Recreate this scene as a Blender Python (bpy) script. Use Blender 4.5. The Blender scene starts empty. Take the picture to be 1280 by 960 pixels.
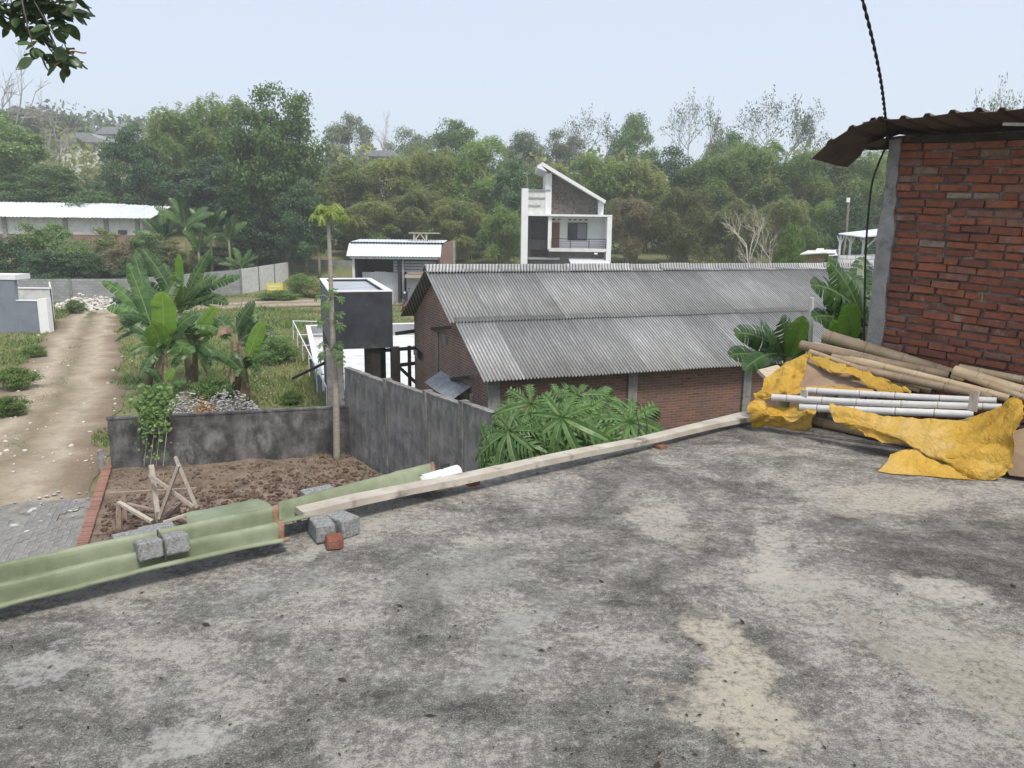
import bpy, math, random
import numpy as np
from mathutils import Vector, Matrix

R = math.radians
scene = bpy.context.scene
COL = scene.collection

# ------------------------------------------------------------------ camera
PITCH, ROLL, FOC = math.atan(192 / 960), 0.012, 960.0
CAM = Vector((0, 0, 1.6))
_F = Vector((0, math.cos(PITCH), -math.sin(PITCH)))
_U0 = Vector((0, math.sin(PITCH), math.cos(PITCH)))
_R0 = Vector((1, 0, 0))
_RT = _R0 * math.cos(ROLL) + _U0 * math.sin(ROLL)
_UP = _U0 * math.cos(ROLL) - _R0 * math.sin(ROLL)
cd = bpy.data.cameras.new('camera')
cam = bpy.data.objects.new('camera', cd)
COL.objects.link(cam)
cam.matrix_world = Matrix(((_RT.x, _UP.x, -_F.x, CAM.x), (_RT.y, _UP.y, -_F.y, CAM.y),
                           (_RT.z, _UP.z, -_F.z, CAM.z), (0, 0, 0, 1)))
cd.sensor_width = 36
cd.lens = 36 * FOC / 1280
cd.clip_start = 0.05
cd.clip_end = 3000
scene.camera = cam

# ------------------------------------------------------------------ sky and sun (bright overcast)
SUN_EL, SUN_AZ = R(58), R(150)          # azimuth measured from +Y towards +X
w = bpy.data.worlds.new('World')
scene.world = w
w.use_nodes = True
nt = w.node_tree
nt.nodes.clear()
wo = nt.nodes.new('ShaderNodeOutputWorld')
sky = nt.nodes.new('ShaderNodeTexSky')
sky.sky_type = 'NISHITA'
sky.sun_disc = False
sky.sun_elevation = SUN_EL
sky.sun_rotation = SUN_AZ
sky.dust_density = 4.0
sky.air_density = 1.0
b1 = nt.nodes.new('ShaderNodeBackground')
b1.inputs['Strength'].default_value = 0.05
b2 = nt.nodes.new('ShaderNodeBackground')        # the even white cloud veil
b2.inputs['Color'].default_value = (0.78, 0.86, 1.0, 1)
b2.inputs['Strength'].default_value = 0.55
ad = nt.nodes.new('ShaderNodeAddShader')
nt.links.new(sky.outputs[0], b1.inputs['Color'])
nt.links.new(b1.outputs[0], ad.inputs[0])
nt.links.new(b2.outputs[0], ad.inputs[1])
nt.links.new(ad.outputs[0], wo.inputs['Surface'])
sl = bpy.data.lights.new('sun', 'SUN')
sl.energy = 2.5
sl.angle = R(14)
sl.color = (1.0, 0.94, 0.84)
sun = bpy.data.objects.new('sun', sl)
COL.objects.link(sun)
_sd = Vector((math.sin(SUN_AZ) * math.cos(SUN_EL), math.cos(SUN_AZ) * math.cos(SUN_EL), math.sin(SUN_EL)))
sun.rotation_euler = _sd.to_track_quat('Z', 'Y').to_euler()
vs = scene.view_settings
vs.view_transform = 'Standard'
vs.look = 'None'
vs.gamma = 1
vs.exposure = 0.42
vs.use_curve_mapping = False
cy = scene.cycles
cy.use_denoising = True
cy.max_bounces = 8
cy.diffuse_bounces = 5
cy.glossy_bounces = 2
cy.transmission_bounces = 5
cy.volume_bounces = 2
cy.transparent_max_bounces = 4
cy.caustics_reflective = False
cy.caustics_refractive = False

G = -3.9                                  # ground level below the roof deck


def ray(px, py):
    return _F * FOC + _RT * (px - 640) + _UP * (480 - py)


def at(px, py, Y=None, z=None):
    d = ray(px, py)
    t = (Y - CAM.y) / d.y if Y is not None else (z - CAM.z) / d.z
    return CAM + d * t


# ------------------------------------------------------------------ helpers
class MB:
    def __init__(s):
        s.v, s.f, s.a = [], [], []

    def add(s, vs, fs, att=None):
        o = len(s.v)
        s.v += [tuple(p) for p in vs]
        s.f += [tuple(i + o for i in f) for f in fs]
        s.a += list(att) if att is not None else [0.0] * len(vs)
        return s

    def box(s, c, size, ax=None):
        c = Vector(c)
        X, Y, Z = ax if ax else (Vector((1, 0, 0)), Vector((0, 1, 0)), Vector((0, 0, 1)))
        a, b, d = [q / 2 for q in size]
        P = [c + X * (a * i) + Y * (b * j) + Z * (d * k) for k in (-1, 1) for j in (-1, 1) for i in (-1, 1)]
        return s.add(P, [(0, 2, 3, 1), (4, 5, 7, 6), (0, 1, 5, 4), (2, 6, 7, 3), (0, 4, 6, 2), (1, 3, 7, 5)])

    def bb(s, x0, x1, y0, y1, z0, z1):
        return s.box(((x0 + x1) / 2, (y0 + y1) / 2, (z0 + z1) / 2), (x1 - x0, y1 - y0, z1 - z0))

    def beam(s, a, b, wd, th, up=(0, 0, 1)):
        a, b = Vector(a), Vector(b)
        X = (b - a)
        L = X.length
        X.normalize()
        Y = Vector(up).cross(X)
        if Y.length < 1e-4:
            Y = Vector((0, 1, 0)).cross(X)
        Y.normalize()
        Z = X.cross(Y)
        return s.box((a + b) / 2, (L, wd, th), (X, Y, Z))

    def tube(s, pts, rad, n=8, cap=True):
        pts = [Vector(p) for p in pts]
        if not hasattr(rad, '__len__'):
            rad = [rad] * len(pts)
        o = len(s.v)
        T0 = (pts[1] - pts[0]).normalized()
        N = Vector((0, 0, 1)).cross(T0)
        if N.length < 1e-3:
            N = Vector((1, 0, 0))
        N.normalize()
        V = []
        for i, p in enumerate(pts):
            T = (pts[min(i + 1, len(pts) - 1)] - pts[max(i - 1, 0)]).normalized()
            N = (N - T * N.dot(T)).normalized()
            B = T.cross(N)
            for k in range(n):
                a = 2 * math.pi * k / n
                V.append(p + (N * math.cos(a) + B * math.sin(a)) * rad[i])
        Fc = []
        for i in range(len(pts) - 1):
            for k in range(n):
                k2 = (k + 1) % n
                Fc.append((i * n + k, i * n + k2, (i + 1) * n + k2, (i + 1) * n + k))
        if cap:
            Fc.append(tuple(range(n - 1, -1, -1)))
            Fc.append(tuple((len(pts) - 1) * n + k for k in range(n)))
        return s.add(V, Fc)

    def grid(s, P):
        """P[i][j] -> quads"""
        r, c = len(P), len(P[0])
        return s.add([p for row in P for p in row],
                     [(i * c + j, i * c + j + 1, (i + 1) * c + j + 1, (i + 1) * c + j)
                      for i in range(r - 1) for j in range(c - 1)])

    def prism(s, poly, ext):
        """poly: 3D points of a planar outline, extruded by vector ext"""
        n = len(poly)
        P = [Vector(p) for p in poly]
        e = Vector(ext)
        fs = [tuple(range(n - 1, -1, -1)), tuple(range(n, 2 * n))]
        fs += [(i, (i + 1) % n, n + (i + 1) % n, n + i) for i in range(n)]
        return s.add(P + [p + e for p in P], fs)

    def mesh(s, name, mat=None, smooth=False, off=None):
        m = bpy.data.meshes.new(name)
        V = s.v if off is None else [(p[0] - off[0], p[1] - off[1], p[2] - off[2]) for p in s.v]
        m.from_pydata(V, [], s.f)
        if any(s.a):
            at_ = m.attributes.new('vein', 'FLOAT', 'POINT')
            at_.data.foreach_set('value', s.a)
        if mat:
            m.materials.append(mat)
        if smooth:
            m.polygons.foreach_set('use_smooth', [True] * len(m.polygons))
        m.update()
        return m


def fixn(m):
    import bmesh
    b = bmesh.new()
    b.from_mesh(m)
    bmesh.ops.recalc_face_normals(b, faces=b.faces)
    b.to_mesh(m)
    b.free()
    return m


def npmesh(name, V, F, mat, smooth=False):
    V = np.asarray(V, dtype=np.float32)
    F = np.asarray(F, dtype=np.int32)
    m = bpy.data.meshes.new(name)
    m.vertices.add(len(V))
    m.vertices.foreach_set('co', V.ravel())
    k = F.shape[1]
    m.loops.add(F.size)
    m.loops.foreach_set('vertex_index', F.ravel())
    m.polygons.add(len(F))
    m.polygons.foreach_set('loop_start', np.arange(0, F.size, k, dtype=np.int32))
    m.polygons.foreach_set('loop_total', np.full(len(F), k, dtype=np.int32))
    if smooth:
        m.polygons.foreach_set('use_smooth', np.ones(len(F), dtype=bool))
    m.materials.append(mat)
    m.update(calc_edges=True)
    return m


def tag(o, label=None, cat=None, group=None, kind=None):
    if label:
        o['label'] = label
    if cat:
        o['category'] = cat
    if group:
        o['group'] = group
    if kind:
        o['kind'] = kind
    return o


def thing(name, loc, label, cat, group=None):
    o = bpy.data.objects.new(name, None)
    o.empty_display_size = 0.2
    COL.objects.link(o)
    o.location = loc
    return tag(o, label, cat, group)


def wloc(o):
    p = Vector(o.location)
    while o.parent:
        o = o.parent
        p += Vector(o.location)
    return p


def link(name, mesh, parent=None, loc=(0, 0, 0)):
    o = bpy.data.objects.new(name, mesh)
    COL.objects.link(o)
    o.location = loc
    if parent:
        o.parent = parent
    return o


def part(name, mb, mat, parent=None, smooth=False, base=None, fix=False):
    """link a builder (world coordinates) as one mesh object under its parent"""
    off = wloc(parent) if parent else (Vector(base) if base is not None else None)
    m = mb.mesh(name, mat, smooth, off)
    if fix:
        fixn(m)
    o = link(name, m, parent)
    if not parent and base is not None:
        o.location = base
    return o


def place(name, mesh, origin, X, Y, Z, parent=None, scale=(1, 1, 1)):
    o = bpy.data.objects.new(name, mesh)
    COL.objects.link(o)
    X, Y, Z = Vector(X), Vector(Y), Vector(Z)
    m3 = Matrix((X, Y, Z)).transposed()
    o.rotation_mode = 'XYZ'
    o.rotation_euler = m3.to_euler()
    o.scale = scale
    if parent:
        o.parent = parent
        o.location = Vector(origin) - wloc(parent)
    else:
        o.location = origin
    return o


# ------------------------------------------------------------------ materials
def newmat(name):
    m = bpy.data.materials.new(name)
    m.use_nodes = True
    t = m.node_tree
    t.nodes.clear()
    out = t.nodes.new('ShaderNodeOutputMaterial')
    return m, t, out


def N(t, kind, **kw):
    n = t.nodes.new(kind)
    for k, v in kw.items():
        if hasattr(n, k) and k not in n.inputs:
            setattr(n, k, v)
        else:
            n.inputs[k].default_value = v
    return n


def c4(c):
    return (c[0], c[1], c[2], 1) if len(c) == 3 else c


def noise(t, vec, scale, detail=4, rough=0.6, dist=0.0):
    n = N(t, 'ShaderNodeTexNoise', Scale=scale, Detail=detail, Roughness=rough, Distortion=dist)
    if vec is not None:
        t.links.new(vec, n.inputs['Vector'])
    return n.outputs['Fac']


def ramp(t, fac, stops):
    n = t.nodes.new('ShaderNodeValToRGB')
    e = n.color_ramp.elements
    while len(e) < len(stops):
        e.new(0.5)
    for k, (p, c) in enumerate(stops):
        e[k].position = p
        e[k].color = c4(c) if hasattr(c, '__len__') else (c, c, c, 1)
    t.links.new(fac, n.inputs['Fac'])
    return n.outputs['Color']


def mix(t, fac, a, b, mode='MIX'):
    n = t.nodes.new('ShaderNodeMix')
    n.data_type = 'RGBA'
    n.blend_type = mode
    for sock, val in ((n.inputs[0], fac), (n.inputs[6], a), (n.inputs[7], b)):
        if isinstance(val, bpy.types.NodeSocket):
            t.links.new(val, sock)
        elif hasattr(val, '__len__'):
            sock.default_value = c4(val)
        else:
            sock.default_value = val
    return n.outputs[2]


def math_(t, op, a, b=None, clamp=False):
    n = t.nodes.new('ShaderNodeMath')
    n.operation = op
    n.use_clamp = clamp
    for i, v in enumerate((a, b)):
        if v is None:
            continue
        if isinstance(v, bpy.types.NodeSocket):
            t.links.new(v, n.inputs[i])
        else:
            n.inputs[i].default_value = v
    return n.outputs[0]


def coords(t, kind='Object', scale=None):
    n = t.nodes.new('ShaderNodeTexCoord')
    o = n.outputs[kind]
    if scale:
        mp = N(t, 'ShaderNodeMapping')
        mp.inputs['Scale'].default_value = scale
        t.links.new(o, mp.inputs['Vector'])
        o = mp.outputs[0]
    return o


def finish(t, out, col, rough=0.8, bump=None, bdist=0.01, bstr=1.0, metal=0.0, spec=0.3, alpha=None):
    p = N(t, 'ShaderNodeBsdfPrincipled')
    p.inputs['Metallic'].default_value = metal
    p.inputs['Specular IOR Level'].default_value = spec
    if isinstance(col, bpy.types.NodeSocket):
        t.links.new(col, p.inputs['Base Color'])
    else:
        p.inputs['Base Color'].default_value = c4(col)
    if isinstance(rough, bpy.types.NodeSocket):
        t.links.new(rough, p.inputs['Roughness'])
    else:
        p.inputs['Roughness'].default_value = rough
    if bump is not None:
        b = N(t, 'ShaderNodeBump', Strength=bstr, Distance=bdist)
        t.links.new(bump, b.inputs['Height'])
        t.links.new(b.outputs[0], p.inputs['Normal'])
    t.links.new(p.outputs[0], out.inputs['Surface'])
    return p


def objrand(t):
    return t.nodes.new('ShaderNodeObjectInfo').outputs['Random']


def simple(name, c1, c2=None, scale=3.0, rough=0.8, bump=0.0, bscale=40, stretch=None, metal=0.0, spec=0.3,
           rnd=0.0, lo=0.35, hi=0.65, c3=None, s3=20):
    m, t, out = newmat(name)
    v = coords(t, 'Object', stretch)
    col = c1
    if c2:
        col = ramp(t, noise(t, v, scale, 6, 0.65), [(lo, c1), (hi, c2)])
    if c3:
        col = mix(t, ramp(t, noise(t, v, s3, 4, 0.7), [(0.55, 0.0), (0.68, 1.0)]), col, c3)
    if rnd:
        r = math_(t, 'MULTIPLY_ADD', objrand(t), 2 * rnd)
        r.node.inputs[2].default_value = 1 - rnd
        col = mix(t, 1.0, col if isinstance(col, bpy.types.NodeSocket) else c1, r, 'MULTIPLY')
    bm = noise(t, v, bscale, 5, 0.7) if bump else None
    finish(t, out, col, rough, bm, bump, 1.0, metal, spec)
    return m


def leafmat(name, dark, light, transl=0.3, rough=0.55, yellow=None, ofs=0.25, spec=0.25):
    m, t, out = newmat(name)
    g = t.nodes.new('ShaderNodeNewGeometry')
    ri = g.outputs['Random Per Island']
    r0 = objrand(t)
    col = mix(t, ri, dark, light)
    if yellow:
        v = coords(t, 'Object')
        col = mix(t, ramp(t, noise(t, v, 0.35, 2), [(0.45, 0.0), (0.7, 1.0)]), col, yellow)
    k = math_(t, 'MULTIPLY_ADD', r0, 2 * ofs)
    k.node.inputs[2].default_value = 1 - ofs
    col = mix(t, 1.0, col, k, 'MULTIPLY')
    p = finish(t, out, col, rough, spec=spec)
    tr = N(t, 'ShaderNodeBsdfTranslucent')
    t.links.new(col, tr.inputs['Color'])
    ms = N(t, 'ShaderNodeMixShader', Fac=transl)
    t.links.new(p.outputs[0], ms.inputs[1])
    t.links.new(tr.outputs[0], ms.inputs[2])
    t.links.new(ms.outputs[0], out.inputs['Surface'])
    return m


def veinmat(name, blade, blade2, vein, edge=0.86, transl=0.3, rough=0.4, ofs=0.2, stripe=None):
    """large leaf: blade colour with a paler rib where the 'vein' attribute nears 1"""
    m, t, out = newmat(name)
    a = N(t, 'ShaderNodeAttribute', attribute_name='vein')
    v = coords(t, 'Object')
    g = t.nodes.new('ShaderNodeNewGeometry')
    col = mix(t, g.outputs['Random Per Island'], blade, blade2)
    k = math_(t, 'MULTIPLY_ADD', objrand(t), 2 * ofs)
    k.node.inputs[2].default_value = 1 - ofs
    col = mix(t, 1.0, col, k, 'MULTIPLY')
    col = mix(t, ramp(t, a.outputs['Fac'], [(edge, 0.0), (min(edge + 0.08, 1.0), 1.0)]), col, vein)
    p = finish(t, out, col, rough, spec=0.4)
    tr = N(t, 'ShaderNodeBsdfTranslucent')
    t.links.new(col, tr.inputs['Color'])
    ms = N(t, 'ShaderNodeMixShader', Fac=transl)
    t.links.new(p.outputs[0], ms.inputs[1])
    t.links.new(tr.outputs[0], ms.inputs[2])
    t.links.new(ms.outputs[0], out.inputs['Surface'])
    return m


def brickmat(name, c1, c2, mortar, bw=0.22, rh=0.062, ms=0.007, grime=(0.10, 0.085, 0.075), gamt=0.6, bd=0.01):
    m, t, out = newmat(name)
    v = coords(t, 'Object')
    sp = t.nodes.new('ShaderNodeSeparateXYZ')
    t.links.new(v, sp.inputs[0])
    cb = t.nodes.new('ShaderNodeCombineXYZ')
    t.links.new(sp.outputs[0], cb.inputs[0])
    t.links.new(sp.outputs[2], cb.inputs[1])
    wob = N(t, 'ShaderNodeTexNoise', Scale=4.0, Detail=2.0)
    t.links.new(v, wob.inputs['Vector'])
    va = t.nodes.new('ShaderNodeVectorMath')
    va.operation = 'SCALE'
    va.inputs['Scale'].default_value = 0.022
    t.links.new(wob.outputs['Color'], va.inputs[0])
    vb = t.nodes.new('ShaderNodeVectorMath')
    vb.operation = 'ADD'
    t.links.new(cb.outputs[0], vb.inputs[0])
    t.links.new(va.outputs[0], vb.inputs[1])
    b = N(t, 'ShaderNodeTexBrick', Scale=1.0)
    b.inputs['Brick Width'].default_value = bw
    b.inputs['Row Height'].default_value = rh
    b.inputs['Mortar Size'].default_value = ms
    b.inputs['Mortar Smooth'].default_value = 0.3
    b.inputs['Color1'].default_value = c4(c1)
    b.inputs['Color2'].default_value = c4(c2)
    b.inputs['Mortar'].default_value = c4(mortar)
    b.offset = 0.5
    t.links.new(vb.outputs[0], b.inputs['Vector'])
    col = mix(t, ramp(t, noise(t, v, 1.1, 5), [(0.45, 0.0), (0.72, gamt)]), b.outputs['Color'], grime)
    col = mix(t, ramp(t, noise(t, v, 14, 3), [(0.3, 0.0), (0.8, 0.6)]), col, mix(t, 0.5, col, mortar))
    h = math_(t, 'SUBTRACT', 1.0, b.outputs['Fac'])
    h2 = math_(t, 'ADD', h, math_(t, 'MULTIPLY', noise(t, v, 60, 3), 0.4))
    finish(t, out, col, 0.9, h2, bd)
    return m


# ------------------------------------------------------------------ material library
M = {}
M['concrete'] = simple('concrete', (0.14, 0.14, 0.135), (0.26, 0.26, 0.25), 2.5, 0.9, 0.006, 50, c3=(0.10, 0.10, 0.09), s3=9)
M['block'] = simple('cinder_block', (0.17, 0.175, 0.175), (0.34, 0.345, 0.34), 60, 0.95, 0.006, 140, c3=(0.08, 0.08, 0.08), s3=90)
M['plaster_dark'] = None
M['mortar'] = simple('mortar', (0.085, 0.075, 0.066), (0.20, 0.185, 0.165), 7, 0.95, 0.012, 60, c3=(0.36, 0.33, 0.29), s3=5)
M['pillar'] = simple('pillar_plaster', (0.20, 0.20, 0.195), (0.36, 0.355, 0.345), 5, 0.92, 0.006, 70, c3=(0.13, 0.12, 0.11), s3=8)
M['wood'] = simple('pale_wood', (0.40, 0.34, 0.26), (0.58, 0.52, 0.42), 3, 0.8, 0.002, 30, (3, 30, 30), c3=(0.26, 0.22, 0.17), s3=6)
M['wood_old'] = simple('weathered_wood', (0.18, 0.13, 0.095), (0.32, 0.26, 0.21), 3, 0.9, 0.003, 30, (12, 12, 3), rnd=0.3)
M['wood_pale_old'] = simple('greyed_wood', (0.34, 0.30, 0.25), (0.50, 0.46, 0.40), 3, 0.9, 0.003, 30, (12, 12, 3), rnd=0.15)
M['wood_brown'] = simple('brown_board', (0.22, 0.15, 0.10), (0.33, 0.24, 0.165), 3, 0.8, 0.001, 30)
M['pvc'] = simple('white_pvc', (0.70, 0.72, 0.75), (0.55, 0.55, 0.55), 4, 0.4, lo=0.55, hi=0.8)
M['green_fibre'] = simple('green_fibre_sheet', (0.135, 0.160, 0.090), (0.25, 0.28, 0.19), 3.0, 0.55, 0.002, 25, c3=(0.30, 0.33, 0.24), s3=1.3, spec=0.35)
M['rust'] = simple('rusty_edge', (0.16, 0.08, 0.05), (0.30, 0.20, 0.13), 20, 0.9, 0.002, 60)
M['rope'] = simple('dark_cord', (0.06, 0.06, 0.06), (0.10, 0.10, 0.09), 30, 0.9)
M['cable'] = simple('black_cable', (0.012, 0.012, 0.013), (0.03, 0.03, 0.03), 30, 0.5)
M['soil'] = simple('red_brown_soil', (0.125, 0.090, 0.068), (0.26, 0.205, 0.160), 1.8, 1.0, 0.05, 14, c3=(0.30, 0.23, 0.17), s3=3)
M['clod'] = simple('soil_clods', (0.06, 0.038, 0.028), (0.17, 0.11, 0.08), 6, 1.0, 0.02, 20)
M['white'] = simple('white_paint', (0.74, 0.75, 0.76), (0.62, 0.64, 0.65), 1.0, 0.7, lo=0.45, hi=0.85)
M['white_dirty'] = simple('dirty_white_paint', (0.62, 0.63, 0.62), (0.42, 0.42, 0.40), 2.0, 0.85, lo=0.45, hi=0.75)
M['blue_grey'] = simple('blue_grey_panel', (0.17, 0.19, 0.235), (0.22, 0.24, 0.285), 1.2, 0.75)  # even blue grey for the gate wall panels
M['grey_wall'] = simple('grey_wall_paint', (0.30, 0.31, 0.33), (0.24, 0.25, 0.26), 1.2, 0.8)
M['dark_metal'] = simple('dark_metal', (0.02, 0.022, 0.025), (0.045, 0.045, 0.05), 8, 0.5, metal=0.3)
M['glass_dark'] = simple('dark_window_glass', (0.02, 0.023, 0.027), (0.035, 0.04, 0.045), 2, 0.12, spec=0.6)
M['curtain'] = simple('grey_curtained_pane', (0.16, 0.16, 0.18), (0.20, 0.20, 0.22), 6, 0.3, spec=0.5)
M['door'] = simple('brown_door', (0.16, 0.075, 0.04), (0.20, 0.10, 0.055), 4, 0.6, stretch=(8, 8, 1))
M['zinc'] = simple('bright_zinc', (0.66, 0.70, 0.73), (0.52, 0.56, 0.60), 0.9, 0.45, metal=0.15, lo=0.45, hi=0.8)
M['zinc_old'] = simple('weathered_zinc', (0.34, 0.37, 0.40), (0.22, 0.24, 0.26), 1.6, 0.6, metal=0.2, stretch=(4, 4, 0.5), c3=(0.20, 0.13, 0.09), s3=2.0)
M['roof_brown'] = simple('dark_brown_roof_sheet', (0.075, 0.055, 0.048), (0.13, 0.10, 0.088), 3.0, 0.75, 0.002, 40)
M['tank_black'] = simple('black_bitumen_coat', (0.028, 0.032, 0.040), (0.055, 0.060, 0.070), 1.6, 0.75, 0.003, 30, c3=(0.085, 0.088, 0.094), s3=1.1)
M['tank_water'] = simple('tank_cover_screed', (0.42, 0.45, 0.48), (0.25, 0.27, 0.29), 1.6, 0.45, lo=0.42, hi=0.75)
M['dark_wood'] = simple('black_timber', (0.025, 0.022, 0.02), (0.05, 0.045, 0.04), 5, 0.85)
M['stone_clad'] = None
M['sign'] = simple('yellow_sign', (0.65, 0.55, 0.04), (0.72, 0.62, 0.08), 3, 0.6)
M['sign_text'] = simple('sign_text', (0.70, 0.68, 0.55), rough=0.7)
M['bark'] = simple('grey_bark', (0.16, 0.14, 0.12), (0.30, 0.27, 0.23), 4, 0.95, 0.01, 20, (1, 1, 0.4))
M['bark_dark'] = simple('dark_bark', (0.07, 0.06, 0.05), (0.13, 0.11, 0.09), 4, 0.95, 0.01, 20)
M['bark_pale'] = simple('pale_bare_bark', (0.40, 0.36, 0.30), (0.52, 0.48, 0.42), 4, 0.9, rnd=0.1)
M['bark_hazy'] = simple('bare_twig_bark', (0.24, 0.22, 0.20), (0.34, 0.32, 0.29), 4, 0.9)
M['papaya_bark'] = simple('papaya_trunk', (0.27, 0.24, 0.20), (0.38, 0.35, 0.30), 6, 0.9, 0.006, 20, (1, 1, 5))
M['banana_stem'] = simple('banana_stem', (0.14, 0.15, 0.07), (0.26, 0.22, 0.13), 3, 0.7, 0.004, 12, (3, 3, 0.6))
M['banana_dry'] = simple('dry_banana_leaf', (0.16, 0.115, 0.075), (0.28, 0.21, 0.14), 4, 0.9, rnd=0.2)
M['culm'] = simple('bamboo_culm_far', (0.30, 0.30, 0.17), (0.42, 0.40, 0.24), 2, 0.6)
# foliage
M['leaf_mid'] = leafmat('leaf_mid', (0.083, 0.158, 0.047), (0.213, 0.323, 0.108), 0.35)
M['leaf_dark'] = leafmat('leaf_dark', (0.041, 0.089, 0.041), (0.106, 0.180, 0.082), 0.25)
M['leaf_bright'] = leafmat('leaf_bright', (0.084, 0.160, 0.033), (0.228, 0.333, 0.091), 0.35)
M['leaf_olive'] = leafmat('leaf_olive', (0.139, 0.175, 0.062), (0.291, 0.335, 0.131), 0.45, yellow=(0.306, 0.306, 0.131))
M['leaf_bamboo'] = leafmat('leaf_bamboo', (0.153, 0.204, 0.065), (0.335, 0.401, 0.146), 0.5, yellow=(0.357, 0.364, 0.139))
M['leaf_bamboo_green'] = leafmat('leaf_bamboo_green', (0.128, 0.217, 0.063), (0.307, 0.425, 0.143), 0.5, yellow=(0.314, 0.374, 0.120))
M['leaf_brown'] = leafmat('leaf_brown', (0.155, 0.142, 0.074), (0.290, 0.257, 0.142), 0.4)
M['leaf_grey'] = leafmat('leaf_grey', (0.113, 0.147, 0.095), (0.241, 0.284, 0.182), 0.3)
M['grass'] = leafmat('grass_blades', (0.066, 0.119, 0.030), (0.205, 0.277, 0.087), 0.35, yellow=(0.289, 0.277, 0.129))
M['banana_leaf'] = veinmat('banana_leaf', (0.045, 0.110, 0.024), (0.105, 0.195, 0.048), (0.20, 0.28, 0.10), 0.9, 0.3)
M['banana_leaf_deep'] = veinmat('banana_leaf_deep', (0.030, 0.080, 0.020), (0.068, 0.135, 0.036), (0.17, 0.24, 0.09), 0.9, 0.3)
M['banana_young'] = veinmat('banana_young', (0.16, 0.30, 0.035), (0.20, 0.36, 0.05), (0.36, 0.45, 0.15), 0.93, 0.45, ofs=0.1)
M['papaya_leaf'] = veinmat('papaya_leaf', (0.070, 0.145, 0.038), (0.14, 0.24, 0.080), (0.30, 0.40, 0.18), 0.88, 0.3, ofs=0.25)
M['papaya_young'] = veinmat('papaya_young', (0.20, 0.28, 0.05), (0.30, 0.36, 0.08), (0.36, 0.42, 0.15), 0.86, 0.4)
M['jack_leaf'] = leafmat('glossy_broad_leaf', (0.040, 0.078, 0.028), (0.115, 0.170, 0.062), 0.25, 0.35, spec=0.5)


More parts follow.
